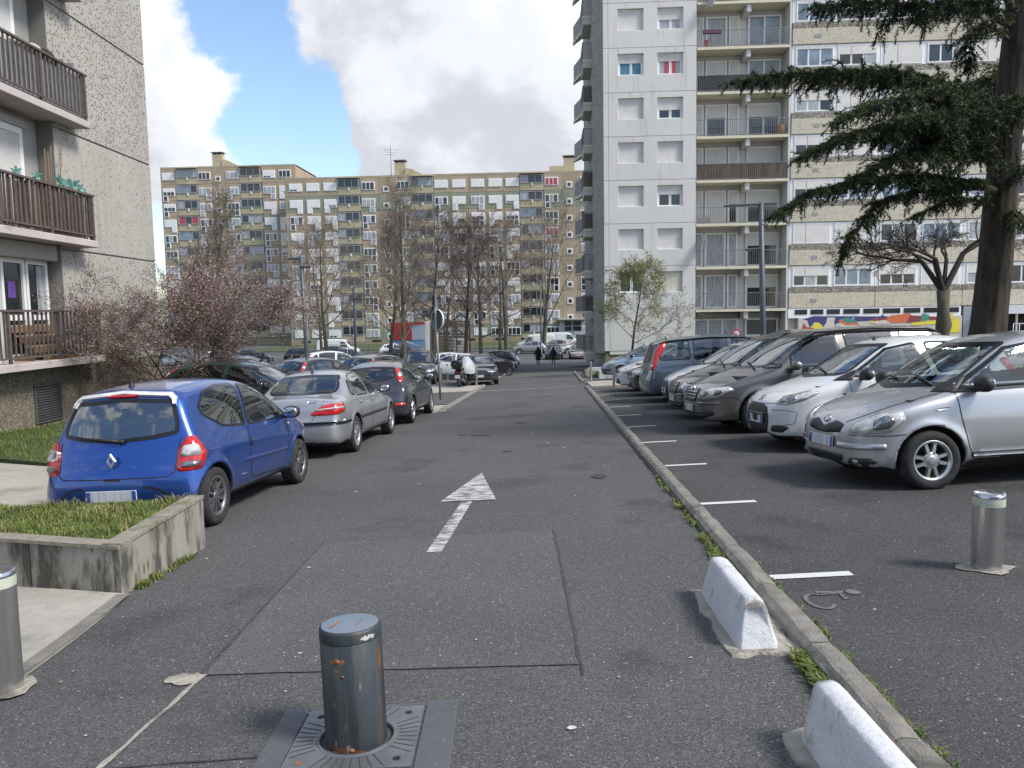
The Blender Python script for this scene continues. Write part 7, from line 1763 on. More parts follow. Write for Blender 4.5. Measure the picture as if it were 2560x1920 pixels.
FRAMEM = mat('smooth_concrete_frame', (0.085, 0.09, 0.098), .62, var=.10, vscale=4, speck=[((.30, .30, .29), 110, .955)])
PAINTW = mat('white_painted_concrete', (0.60, 0.61, 0.625), .6, var=.07, vscale=5, stain=(.30, .28, .25), stain_s=4.5, stain_t=.55, speck=[((.22, .19, .15), 170, .90)], bump=.35, bscale=26)
OLDCONC = mat('weathered_concrete', (0.285, 0.265, 0.225), .9, var=.14, vscale=5, aniso=(1, 1, .34), stain=(.075, .07, .055), stain_s=4.0, stain_t=.485, speck=[((.13, .12, .05), 18, .80)], bump=.4, bscale=45)
LICHEN = mat('wall_coping', (0.25, 0.225, 0.18), .9, var=.2, vscale=9, stain=(.13, .12, .06), stain_s=3, stain_t=.55, bump=.5, bscale=45)
# retractable bollard
bx, by = -.88, 3.25
rb = thing('retractable_bollard', 'dark rusty retractable bollard in its square plate in the foreground', 'bollard', gpos(bx, by), ground_rot(bx, by, R(3.5)))
m = MB(); m.lathe([(.134, -.03), (.134, .462), (.130, .466)], 48); m.build('post', BOLL, rb)
m = MB(); m.lathe([(.1345, .468), (.1345, .508), (.131, .516), (.124, .520)], 48); m.build('top_ring', BOLL, rb)
m = MB(); m.lathe([(.124, .520), (.06, .5215), (.0001, .522)], 48); m.build('lid', BOLLTOP, rb)
for (a, z, s_) in ((-105, .40, 1.0), (-96, .335, .55), (-88, .015, 1.0)):
    MB().ell((.1335 * math.cos(R(a)), .1335 * math.sin(R(a)), z), (.013 * s_, .006, .010 * s_), 8, 5).build('bolt_plug', RUSTB, rb)
def cyl_mark(a0, a1, z0, z1, seed, m, nm, r=.1349):
    r_ = random.Random(seed); n = 9; vs = []
    for k in range(n + 1):
        a = R(a0 + (a1 - a0) * k / n); e = math.sin(math.pi * k / n) ** .5
        zc = (z0 + z1) / 2 + r_.uniform(-.2, .2) * (z1 - z0); hh = (z1 - z0) / 2 * e * r_.uniform(.5, 1.1); vs += [(r * math.cos(a), r * math.sin(a), zc - hh), (r * math.cos(a), r * math.sin(a), zc + hh)]
    MB().add(vs, [(2 * k, 2 * k + 2, 2 * k + 3, 2 * k + 1) for k in range(n)], 0, True).build(nm, m, rb)
WPM = mat('old_white_paint', (.46, .46, .43), .7, var=.3, vscale=40)
for (a0, a1, z0, z1, sd, mm_, nm, r_) in ((-62, -30, .474, .500, 1, WPM, 'paint_mark', .1355), (-170, -158, .455, .505, 2, WPM, 'paint_mark', .1355), (-160, -152, .44, .452, 3, WPM, 'paint_mark', .1349), (-122, -90, .385, .412, 4, RUSTB, 'rust_mark', .1345), (-112, -104, .345, .372, 5, RUSTB, 'rust_mark', .1345), (-26, -12, .30, .45, 6, mat('rust_streak', (.12, .06, .028), .75, var=.4, vscale=20), 'rust_streak', .1345), (-98, -90, .0, .05, 7, mat('pale_streak', (.24, .20, .15), .7, var=.4, vscale=16), 'dirt_streak', .1345), (-150, -60, -.01, .03, 8, mat('rust_streak', (.12, .06, .028), .75), 'rust_streak', .1347)):
    cyl_mark(a0, a1, z0, z1, sd, mm_, nm, r_)
MB().add([(-.085, -.045, .5225), (-.075, -.055, .5225), (-.052, -.005, .5225), (-.045, .025, .5225), (-.058, .022, .5225), (-.068, -.010, .5225)], [(0, 1, 2, 3, 4, 5)]).build('rust_mark', RUSTB, rb)
MB().add([(.03, -.04, .5225), (.034, -.043, .5225), (.052, .03, .5225), (.047, .032, .5225)], [(0, 1, 2, 3)]).build('rust_mark', RUSTB, rb)
# collar plate: square with a round hole, radial grooves, four bolt holes
pl = MB(); n = 64; S = .272; vs = []; fs = []
def sqr(t):
    c, s_ = math.cos(t), math.sin(t); k = S / max(abs(c), abs(s_)); return c * k, s_ * k
for k in range(n):
    t = 2 * math.pi * k / n; q = sqr(t); vs += [(.165 * math.cos(t), .165 * math.sin(t), .010), (*q, .010), (*q, -.03), (.165 * math.cos(t), .165 * math.sin(t), -.05)]
for k in range(n):
    a, b = 4 * k, 4 * ((k + 1) % n); fs += [(a, a + 1, b + 1, b), (a + 1, a + 2, b + 2, b + 1), (a + 3, a, b, b + 3)]
pl.add(vs, fs); pl = pl.build('collar_plate', PLATEM, rb)
m = MB(); m.lathe([(.160, -.05), (.160, .014), (.168, .016), (.176, .010)], 48); m.build('collar_ring', PLATEM, pl)
gm = MB().box(.0, .075, -.0025, .0025, 0, .0012).mesh('groove', TAR)
for k in range(40):
    t = 2 * math.pi * k / 40 + .08
    if abs(math.sin(2 * t)) > .93: continue
    ex = S / max(abs(math.cos(t)), abs(math.sin(t))) - .19
    o = obj('groove', gm, pl, (.188 * math.cos(t), .188 * math.sin(t), .0102), (0, 0, t)); o.scale = (max(.5, min(ex / .078, 1.5)), 1, 1)
for sx in (-1, 1):
    for sy in (-1, 1): MB().lathe([(.0001, .0104), (.010, .0108), (.013, .0125), (.017, .0112)], 12, 0).build('plate_bolt', RUSTB if (sx, sy) == (-1, -1) else DARKIN, pl, (sx * .205, sy * .205, 0))
for i, (x0, x1, y0, y1) in enumerate(((-.40, -.280, -.42, .31), (.280, .43, -.42, .33), (-.279, .279, .277, .31), (-.279, .279, -.42, -.277))): MB().bbox(x0, x1, y0, y1, -.05, .007, .004).build('frame_slab', FRAMEM, rb)
MB().box(-.30, .30, -.30, .30, -.12, -.045).build('pit', DARKIN, rb)

def steel_bollard(label, x, y, r, h, band=True, group='stainless steel bollards', mortar=True, seed=1):
    t = thing('steel_bollard', label, 'bollard', gpos(x, y), (0, 0, R(20 * seed)), group)
    m = MB(); m.lathe([(r, -.05), (r, h - .085 if band else h - .02)], 28); m.build('post', STEEL, t)
    if band: MB().lathe([(r + .0015, h - .085), (r + .0015, h - .03)], 28).build('reflective_band', mat('pale_band', (.50, .52, .42), .5, var=.15, vscale=12), t)
    m = MB(); m.lathe([(r + .001, h - .03), (r + .002, h - .006), (r - .004, h), (r - .010, h - .002), (.0001, h - .004)], 28); m.build('cap', STEELTOP, t)
    if mortar:
        mm = MB(); blob(x, y, r * 1.75, r * 1.55, seed, .014, mm, 16, .22, .2); o = mm.build('mortar_patch', MORTAR, t); o.matrix_parent_inverse = (Matrix.Translation(gpos(x, y)) @ Matrix.Rotation(R(20 * seed), 4, 'Z')).inverted()
    return t
steel_bollard('stubby steel bollard with pale band beside the disabled bay on the right', 2.98, 5.40, .098, .54, True, seed=2)
steel_bollard('steel bollard cut off by the left edge of the picture', -2.95, 3.86, .098, .66, True, seed=3)
for i, (x, y, lab) in enumerate(((-6.63, 43.5, 'thin steel bollard beside the dark carrier, left of a pair'), (-6.0, 44.6, 'thin steel bollard, left of the pair by the slatted screen'), (-5.6, 45.6, 'thin steel bollard, right of the pair by the slatted screen'), (-5.3, 37.1, 'thin steel bollard just behind the round sign post'), (-3.5, 36.0, 'thin steel bollard in front of the black round-lamp car'), (1.70, 34.0, 'thin steel bollard on the concrete strip at the right kerb'), (2.35, 29.6, 'thin steel bollard before the white hatchback nose'))):
    steel_bollard(lab, x, y, .055, .92, False, mortar=False, seed=i)

def barrier_block(x, y, rz, label, seed):
    t = thing('concrete_block', label, 'parking block', gpos(x, y), ground_rot(x, y, rz), 'white painted concrete parking blocks')
    L_ = .98; sec = [(-.135, 0), (-.128, .045), (-.082, .19), (-.066, .245), (-.040, .268), (.040, .268), (.066, .245), (.082, .19), (.128, .045), (.135, 0)]; rn_ = random.Random(seed)
    sec = [(a * .84, b) for a, b in chaikin(sec, 1, False)]
    ys = [-.49, -.455, -.40, -.2, 0, .2, .40, .455, .49]; vs = []; fs = []; m_ = len(sec)
    for j, yy in enumerate(ys):
        e = 1 - .16 * (abs(yy) > .47) - .02 * (abs(yy) > .44)
        for (sx, sz) in sec:
            zz = sz * (1 if abs(yy) < .44 else (.96 if abs(yy) < .47 else .80)); off = (0 if abs(yy) < .47 else -math.copysign(.07 * (sz / .27), yy)); vs.append((sx * e + rn_.uniform(-.004, .004), yy + off, zz + rn_.uniform(-.003, .003) * (sz > 0)))
    for j in range(len(ys) - 1):
        for k in range(m_ - 1): fs.append((j * m_ + k, j * m_ + k + 1, (j + 1) * m_ + k + 1, (j + 1) * m_ + k)[::-1])
    fs += [tuple(range(m_))[::-1][::-1], tuple((len(ys) - 1) * m_ + k for k in range(m_))[::-1]]
    b = MB(); b.add(vs, fs[:-2], 0, True); b.f += [tuple(f) for f in fs[-2:]]; b.m += [0, 0]; b.s += [False, False]; b.build('block', PAINTW, t)
    rn_ = random.Random(seed + 9); pts = []
    for k in range(30):
        a = 2 * math.pi * k / 30; X = .185 * (1 if math.cos(a) > 0 else -1) * min(1, abs(math.cos(a)) * 1.8); Y = .545 * (1 if math.sin(a) > 0 else -1) * min(1, abs(math.sin(a)) * 1.5); pts.append((X + rn_.uniform(-.02, .02) + .02, Y + rn_.uniform(-.03, .03)))
    mb = MB(); nb = len(pts); mb.add([(*p, .012) for p in pts] + [(p[0] * 1.05, p[1] * 1.02, -.01) for p in pts], [tuple(range(nb))] + [(k + nb, (k + 1) % nb + nb, (k + 1) % nb, k) for k in range(nb)]); mb.build('mortar_bed', MORTAR, t)
    return t
barrier_block(1.085, 4.58, R(1), 'white painted concrete block beside the kerb, the farther of the two', 1)
barrier_block(1.13, 2.68, R(1), 'white painted concrete block cut off at the bottom edge, nearest the camera', 2)

# planter: low concrete wall with turf
pl_pts = [(-3.22, 5.50), (-3.20, 6.86), (-6.6, 7.05), (-6.6, 6.35)]
pt = thing('planter', 'low weathered concrete planter wall filled with grass behind the left bollard', 'planter', (0, 0, 0))
def wall_run(a, b, h0, h1, th, nm, m, seg=1.0, gap=.012, coping=True):
    ln = math.dist(a, b); n = max(1, round(ln / seg)); dx, dy = (b[0] - a[0]) / ln, (b[1] - a[1]) / ln; nx, ny = -dy, dx
    for k in range(n):
        s0, s1 = k * ln / n + gap / 2, (k + 1) * ln / n - gap / 2; vs = []
        for s_ in (s0, s1):
            for w in (0, th):
                X, Y = a[0] + dx * s_ + nx * w, a[1] + dy * s_ + ny * w; hh = h0 + (h1 - h0) * s_ / ln; vs += [(X, Y, gz(X, Y) - .08), (X, Y, gz(a[0], a[1]) + hh + (gz(X, Y) - gz(a[0], a[1])) * .6)]
        f = [(0, 1, 3, 2), (4, 6, 7, 5), (0, 4, 5, 1), (2, 3, 7, 6), (1, 5, 7, 3), (0, 2, 6, 4)]
        w_ = MB(); w_.add(vs, f); w_ = w_.build(nm, m, pt)
        cv = []
        for s_ in (s0, s1):
            for w in (-.012, th + .01):
                X, Y = a[0] + dx * s_ + nx * w, a[1] + dy * s_ + ny * w; z = gz(a[0], a[1]) + h0 + (h1 - h0) * s_ / ln + (gz(X, Y) - gz(a[0], a[1])) * .6; cv += [(X, Y, z + .0015), (X, Y, z + .030)]
        MB().add(cv, f).build('coping', LICHEN, w_)
wall_run(pl_pts[0], pl_pts[1], .36, .44, .13, 'wall_panel', OLDCONC, .70)
wall_run((-6.6, 6.35), (-3.215, 5.49), .40, .36, .13, 'wall_panel', OLDCONC, .95)
def turf_z(x, y): return gz(x, y) + .36 + .055 * smooth01(5.4, 7.0, y)
tf = MB(); gp_ = [(-3.34, 5.66), (-3.33, 6.84), (-6.5, 7.0), (-6.5, 6.47)]
d_ = drape_poly(gp_, .0, None, .12); d_.v = [(v[0], v[1], turf_z(v[0], v[1]) + .025 * math.sin(v[0] * 9) * math.cos(v[1] * 7)) for v in d_.v]; d_.build('turf', SOIL, pt)
def grass(points, hgt, seed, name, mats, parent=None, lean=.5, w=.004):
    rg = np.random.default_rng(seed); P = np.array(points); n = len(P); a = rg.uniform(0, 2 * np.pi, n); h = hgt * rg.uniform(.4, 1.3, (n, 1)); D = np.stack([np.cos(a), np.sin(a), np.zeros(n)], 1); S = np.stack([-np.sin(a), np.cos(a), np.zeros(n)], 1)
    l_ = rg.uniform(.1, lean, (n, 1)) * h * 1.6; Z = np.array([[0, 0, 1.]]); V = np.stack([P - S * w, P + S * w, P + D * l_ * .35 + Z * h * .65 + S * w * .8, P + D * l_ * .35 + Z * h * .65 - S * w * .8, P + D * l_ + Z * h * .85], 1).reshape(-1, 3)
    b = np.arange(n)[:, None] * 5; F = np.concatenate([b + np.array([[0, 1, 2]]), b + np.array([[0, 2, 3]]), b + np.array([[3, 2, 4]])]); me = fast_mesh(name, V, F, mats); mi = rg.integers(0, len(mats), n); me.polygons.foreach_set('material_index', np.concatenate([mi] * 3).astype(np.int32)); return me
G1, G2, G3 = leafmat('grass_green', (.12, .19, .035), .3), leafmat('grass_yellow', (.26, .28, .075), .3), leafmat('grass_straw', (.30, .25, .12), .25)
rg = random.Random(4); pts = []
while len(pts) < 15000:
    x, y = rg.uniform(-6.0, -3.34), rg.uniform(5.6, 7.0)
    if y > 5.66 + (-3.34 - x) * .255: pts.append((x, y, turf_z(x, y)))
o = obj('planter_grass', grass(pts, .042, 1, 'planter_grass', [G1, G1, G1, G2, G2, G3]), pt); o['kind'] = 'stuff'
long_ = [q for q in pts if math.sin(q[0] * 5.1) * math.cos(q[1] * 6.3) > .35][:1500]
o = obj('long_grass', grass(long_, .085, 21, 'long_grass', [G1, G2, G3], lean=.9), pt); o['kind'] = 'stuff'
def scatter(poly, n, seed, dz):
    rg = random.Random(seed); xs = [p[0] for p in poly]; ys = [p[1] for p in poly]; X = np.array([rg.uniform(min(xs), max(xs)) for _ in range(n)]); Y = np.array([rg.uniform(min(ys), max(ys)) for _ in range(n)]); k = poly_sdf(X, Y, poly) < 0; return [(x, y, gz(x, y) + dz) for x, y in zip(X[k], Y[k])]
o = obj('lawn_grass', grass(scatter([(-6.3, 11.2), (-9.5, 12.1), (-13, 11.2), (-13, 22), (-6.3, 22)], 26000, 3, .05), .07, 2, 'lawn_grass', [G1, G1, G1, G2], w=.006)); tag(o, 'short green grass on the lawn under the speckled wall', 'grass', kind='stuff')
o = obj('verge_grass', grass(scatter([(2.1, 40.6), (2.1, 49.8), (9, 49.8), (9, 40.6)], 9000, 5, .10), .12, 2, 'verge_grass', [G1, G1, G2], w=.010)); tag(o, 'strip of green grass along the foot of the tower', 'grass', kind='stuff')
# weeds along kerb and wall foot
wp = []
rg = random.Random(9)
def tuft(x, y, n, r): wp.extend([(x + rg.gauss(0, r), y + rg.gauss(0, r * 1.6), gz(x, y) + .004) for _ in range(n)])
for k in range(40): tuft(1.275 + rg.uniform(-.03, .02), rg.uniform(3.3, 4.0), 40, .018)
for k in range(34): tuft(1.26 + rg.uniform(-.03, .02), rg.uniform(5.1, 6.6), 40, .018)
for k in range(36): tuft(1.47 + rg.uniform(-.01, .02), rg.uniform(2.4, 5.6), 22, .012)
for k in range(22): tuft(1.27, rg.uniform(6.8, 9.5), 18, .012)
for k in range(14): tuft(-3.17 + rg.uniform(-.02, .03), rg.uniform(5.5, 6.8), 26, .018)
o = obj('kerb_weeds', grass(wp, .045, 6, 'kerb_weeds', [G1, G2, G1, G1, G3], w=.0055, lean=.9)); tag(o, 'low green weeds growing along the kerb and wall foot', 'weeds', kind='stuff')

# lamps
LAMPM = mat('lamp_grey', (0.085, 0.095, 0.115), .5, .3, var=.08)
def lamp(label, x, y, h, r, heads, lean=0.0):
    t = thing('street_lamp', label, 'street lamp', gpos(x, y), (0, R(lean), 0), 'grey street lamps')
    MB().lathe([(r * 1.8, -.05), (r * 1.8, .02), (r * 1.15, .03), (r * 1.1, h * .3), (r * .92, h), (.0001, h + .01)], 14).build('pole', LAMPM, t)
    for (z, dx, ln, dy) in heads:
        s_ = 1 if dx > 0 else -1; hd = MB(); hd.bbox(-.02 if s_ > 0 else -ln, ln if s_ > 0 else .02, -.09, .09, z - .05, z + .03, .02); hd = hd.build('lamp_head', LAMPM, t)
        MB().box(*( (.25, ln - .06) if s_ > 0 else (-ln + .06, -.25)), -.06, .06, z - .062, z - .051).build('lamp_glass', mat('lamp_glass', (.4, .4, .38), .3), hd)
    return t
lamp('tall grey street lamp in front of the tower balconies', 8.05, 30.0, 6.65, .10, [(6.6, -1, 1.35, 0), (4.95, -1, .6, 0)], -1.6)
lamp('grey street lamp standing left behind the black hatchbacks', -10.15, 32.0, 5.5, .085, [(5.45, -1, .55, 0), (5.1, 1, .4, 0)], -1.2)
lamp('thin grey lamp post between the left lamp and the tall slim tree', -13.2, 52.0, 5.8, .08, [(5.0, 1, .55, 0)])
lamp('grey lamp post right of the round sign', -7.1, 48.0, 5.6, .075, [(5.55, 1, .5, 0)])
lamp('grey lamp post in front of the vase-shaped tree', -1.15, 88.0, 8.5, .09, [(8.4, -1, .9, 0)])
# round sign seen from behind
t = thing('round_sign', 'round road sign seen from behind on a grey post, left of the street', 'road sign', gpos(-3.83, 26.5), ground_rot(-3.83, 26.5, 0))
SIGNB = mat('sign_back', (0.20, 0.225, 0.235), .5, .4, var=.08)
MB().tube([(0, 0, -.1), (0, 0, 3.22)], .035, 10).build('post', mat('galvanised', (.27, .29, .30), .5, .5, var=.1), t)
dr = Matrix.Rotation(R(-46), 4, 'Z')
MB().lathe([(.0001, .015), (.34, .015), (.345, .0), (.345, -.03), (.33, -.03), (.33, .005), (.0001, .005)], 36, M=dr @ Matrix.Translation((0, .06, 2.80)), axis='y').build('disc', SIGNB, t)
MB().lathe([(.335, -.032), (.352, -.03), (.352, .022), (.335, .02)], 36, M=dr @ Matrix.Translation((0, .06, 2.80)), axis='y').build('rim', WHITE, t)
MB().box(-.05, .05, .03, .07, 2.5, 3.1, M=dr).build('bracket', SIGNB, t)
# red ringed sign peeping over the carriers
t = thing('round_sign', 'small red-ringed round sign peeping over the slate blue carrier roof', 'road sign', gpos(6.3, 27.0), (0, 0, R(-8)))
MB().tube([(0, .04, -.1), (0, .04, 1.95)], .03, 8).build('post', SIGNB, t)
MB().lathe([(.0001, 0), (.17, 0), (.17, -.02), (.0001, -.02)], 24, M=Matrix.Translation((0, 0, 1.80)), axis='y').build('disc', mat('sign_white', (.6, .55, .56), .5), t)
MB().lathe([(.12, -.024), (.172, -.024), (.172, -.001), (.12, -.001)], 24, M=Matrix.Translation((0, 0, 1.80)), axis='y', close=True).build('ring', mat('sign_red', (.45, .04, .06), .5), t)

# slatted screen with white end wall
t = thing('slatted_screen', 'brown slatted screen with a white graffitied end wall behind the round sign', 'screen', gpos(-8.2, 54.0), (0, 0, R(4)))
MB().bbox(-.55, -.25, -.3, 2.2, -.1, 3.6, .02).build('end_wall', mat('graffiti_wall', (.55, .55, .53), .8, var=.06, stain=(.16, .20, .36), stain_s=2.2, stain_t=.64), t)
slat_m = mat('brown_slat', (.085, .058, .04), .9, var=.2); sl = MB().bbox(-.2, 2.6, -.03, .03, -.035, .035, .008).mesh('slat', slat_m)
for k in range(24): obj('slat', sl, t, (0, 0, 1.25 + k * .10))
for x in (-.1, .75, 1.6, 2.5): MB().box(x - .04, x + .04, .04, .12, -.1, 3.65).build('post', mat('post_grey', (.36, .37, .38), .6), t)
for k in range(4): MB().bbox(-.15 + .7 * k, .48 + .7 * k, -.02, .03, -.05, 1.1, .01).build('lower_panel', mat('lower_panel', (.42, .43, .44), .7, var=.06), t)
# kiosk with red boarded top and painted base
t = thing('kiosk', 'kiosk with red boarded top and blue painted base behind the bare trees', 'kiosk', gpos(-19.0, 99.0), (0, 0, 0))
MB().box(-1.4, 2.9, -.0, 3, -.2, 1.7).build('base_wall', mat('kiosk_blue', (.17, .33, .50), .7, var=.12, vscale=.7, stain=(.22, .32, .10), stain_s=.7, stain_t=.55), t)
rbm = MB().bbox(-1.5, 1.2, -.12, -.02, 0, .235, .015).mesh('red_board', mat('kiosk_red', (.46, .035, .03), .6, var=.12))
for k in range(9): obj('red_board', rbm, t, (0, 0, 1.72 + k * .245))
MB().box(1.22, 2.9, -.05, 0, 1.7, 3.6).build('side_board', mat('kiosk_pale', (.42, .50, .56), .7), t); MB().box(-1.5, 2.9, 0, 3, 1.7, 3.95).build('roof_box', mat('kiosk_red', (.46, .035, .03), .6), t)
MB().box(.0, .9, -.06, -.005, -.2, 1.6).build('door', mat('kiosk_door', (.26, .27, .28), .5), t)
# low mesh fence and goal frame of the ball court
FEN = mat('fence_galv', (.30, .32, .32), .6, .4)
t = thing('court_fence', 'low galvanised fence along the far edge of the left car park', 'fence', gpos(-30, 71.0), (0, 0, 0))
for k in range(12): MB().tube([(k * 2.0, 0, -.1), (k * 2.0, 0, 1.15)], .03, 6).build('post', FEN, t)
for z in (.25, .7, 1.12): MB().tube([(0, 0, z), (22, 0, z)], .02, 5).build('rail', FEN, t)
t = thing('court_fence', 'tall mesh court fence behind the low fence', 'fence', gpos(-34, 103.0))
for k in range(13): MB().tube([(k * 2.4, 0, -.1), (k * 2.4, 0, 4.2)], .035, 5).build('post', FEN, t)
for z in (.6, 1.8, 3.0, 4.15): MB().tube([(0, 0, z), (28.8, 0, z)], .018, 4).build('wire', FEN, t)
t = thing('goal_frame', 'white metal goal frame left of the grey lamp post', 'goal', gpos(-22.6, 74.5))
for a, b in (((0, 0, 0), (.9, 0, 2.0)), ((.9, 0, 2.0), (2.9, 0, 2.0)), ((2.9, 0, 2.0), (2.9, 0, 0)), ((.9, 0, 2.0), (1.2, 0, 0))): MB().tube([a, b], .04, 6).build('bar', WHITE, t)
t = thing('barrier_arm', 'white lifting barrier arm in front of the slatted screen', 'barrier', gpos(-9.6, 58.0))
MB().tube([(-1.6, 0, 2.3), (0, 0, 1.75)], .06, 8).build('arm', WHITE, t); MB().tube([(0, 0, -.1), (-.05, 0, 1.8)], .06, 8).build('post', WHITE, t)
# small signs, white low wall blocks near the tower
for (x, y, l_, lab) in ((3.3, 39.2, 1.9, 'long white concrete block beside the ice-blue car'), (2.9, 44.0, 1.7, 'white concrete block on the grass by the tower corner')):
    o = MB(); o.bbox(-l_ / 2, l_ / 2, -.2, .2, -.1, .38, .03); o = o.build('concrete_block', PAINTW, None, gpos(x, y), ground_rot(x, y, R(3))); tag(o, lab, 'concrete block')
for k in range(4):
    o = MB(); o.prism([(-.3, 0), (.3, 0), (.22, .3), (-.22, .3)], -.16, .16, axis='y'); o = o.build('edging_stone', MORTAR, None, gpos(2.05, 41.0 + .9 * k), ground_rot(2.05, 41 + .9 * k, R(80))); tag(o, ('nearest', 'second', 'third', 'farthest')[k] + ' of four sloping edging stones along the grass strip', 'stone', 'edging stones along the grass strip')
# white guard rail at the porch, orange figure-like cone bag
t = thing('guard_rail', 'white tubular guard rail in front of the dark porch', 'railing', (27.2, 47.5, gz(16, 47.5)))
for k in range(9): MB().tube([(k * .35, 0, 1.2), (k * .35, 0, 2.05)], .02, 5).build('bar', WHITE, t)
MB().tube([(0, 0, 2.05), (2.8, 0, 2.05)], .03, 6).build('top_rail', WHITE, t); MB().tube([(0, 0, 0), (0, 0, 1.2)], .03, 6).build('leg', WHITE, t); MB().tube([(2.8, 0, 0), (2.8, 0, 1.2)], .03, 6).build('leg', WHITE, t); MB().tube([(0, 0, 1.2), (2.8, 0, 1.2)], .02, 5).build('bottom_rail', WHITE, t)
# things on the balconies of the near left block
Ml = Matrix.Translation((-11.46, 22.24, 0)) @ Matrix.Rotation(R(2.94), 4, 'Z')
def lbp(x, y, z): return tuple(Ml @ Vector((x, y, z)))
z2 = SLABZ[2] + .16; o = MB(); o.lathe([(.19, -.09), (.27, -.10), (.31, -.05), (.31, .05), (.27, .10), (.19, .09)], 28, axis='x', close=True); o = o.build('tyre', RUB, None, lbp(.1, -5.0, z2 + 1.02), (0, 0, R(70))); tag(o, 'old tyre propped on the upper balcony of the near left block', 'tyre')
o = MB(); o.bbox(-.2, .2, -.25, .25, 0, .06, .015); o.bbox(-.2, .2, -.25, -.19, .06, .42, .015); o.box(-.2, -.14, -.19, .25, .06, .3); o.box(.14, .2, -.19, .25, .06, .3); o.bbox(-.2, .2, .19, .25, .06, .42, .015); o = o.build('grey_tray', mat('grey_plastic', (.36, .37, .38), .5), None, lbp(.15, -4.35, z2 + .85), (R(8), 0, R(4))); tag(o, 'grey plastic crate frame beside the tyre on the upper balcony', 'crate')
o = MB(); o.ell((0, 0, 0), (.12, .42, .10), 12, 8); o.ell((.02, .3, .05), (.1, .2, .08), 10, 6); o = o.build('cloth_bundle', mat('cream_cloth', (.45, .43, .34), .9, var=.2, vscale=6), None, lbp(.28, -6.0, z2 + 1.08)); tag(o, 'cream cloth bundle lying over the upper balcony rail', 'bundle')
z1 = SLABZ[1] + .16
for i, (y, ln, tl) in enumerate(((-5.3, 1.0, .05), (-5.1, .95, -.03), (-4.9, 1.25, .25), (-5.15, 1.1, .12))):
    o = MB(); o.tube([(0, 0, 0), (.0, ln * tl, ln + .9)], .012, 6); o = o.build('bamboo_cane', mat('bamboo', (.20, .135, .07), .8, var=.2), None, lbp(.12, y, z1)); tag(o, ('straight bamboo cane on the middle balcony, leftmost', 'second bamboo cane on the middle balcony', 'bamboo cane leaning most on the middle balcony', 'bamboo cane beside the leaning one on the middle balcony')[i], 'cane', 'bamboo canes on the middle balcony')
TEAL = leafmat('teal_plastic', (.26, .50, .46), .4); rg = random.Random(3)
for i, y in enumerate((-7.4, -6.6, -5.9, -4.95, -4.55, -4.2)):
    o = MB(); k_ = 1.35 if i in (3, 4) else .9
    for j in range(14):
        a = 2 * math.pi * j / 14; dx, dy, dz = math.cos(a) * .13 * k_, math.sin(a) * .17 * k_, rg.uniform(-.02, .17) * k_; o.add([(0, 0, .02), (dx * .5 - dy * .2, dy * .5 + dx * .2, dz * .6 + .03), (dx, dy, dz), (dx * .5 + dy * .2, dy * .5 - dx * .2, dz * .6 + .03)], [(0, 1, 2, 3)])
    o.lathe([(.0001, -.12), (.05, -.12), (.065, .02), (.03, .05), (.0001, .05)], 10); o = o.build('plastic_flower', TEAL, None, lbp(.30, y, z1 + 1.14)); tag(o, ('leftmost', 'second from left', 'third from left', 'big left', 'big right', 'rightmost')[i] + ' teal cut-bottle flower above the reed screen', 'ornament', 'teal bottle flowers on the reed balcony')
z0 = SLABZ[0] + .16; t = thing('plank_steps', 'stepped rack of brown planks on the lowest balcony', 'rack', lbp(-.1, -6.3, z0), (0, 0, R(2.94)))
WOOD = mat('brown_plank', (.20, .115, .065), .85, var=.25, vscale=6, aniso=(1, .1, 1)); WOODP = mat('pale_plank', (.36, .24, .14), .85, var=.2, vscale=6, aniso=(1, .1, 1))
for k in range(4):
    MB().bbox(-.2 + .13 * k - .06, .0 + .13 * k - .06, -.1 + .28 * k * .5, 1.35 + .2 * k * .5, .72 - .22 * k, .76 - .22 * k, .008).build('plank', WOODP, t); MB().bbox(-.07 + .13 * k - .02, -.04 + .13 * k, -.1 + .14 * k, 1.35 + .1 * k, .60 - .22 * k, .72 - .22 * k, .006).build('riser', WOOD, t)
for y in (-.05, 1.5): MB().box(-.26, .32, y, y + .04, .0, .12).build('foot', WOOD, t)
# small white rod on the lawn
o = MB(); o.tube([(0, 0, 0), (.5, .1, .02)], .02, 8); o = o.build('white_tube', WHITE, None, gpos(-6.5, 11.7, .10)); tag(o, 'short white tube lying on the lawn left of the blue car', 'tube')
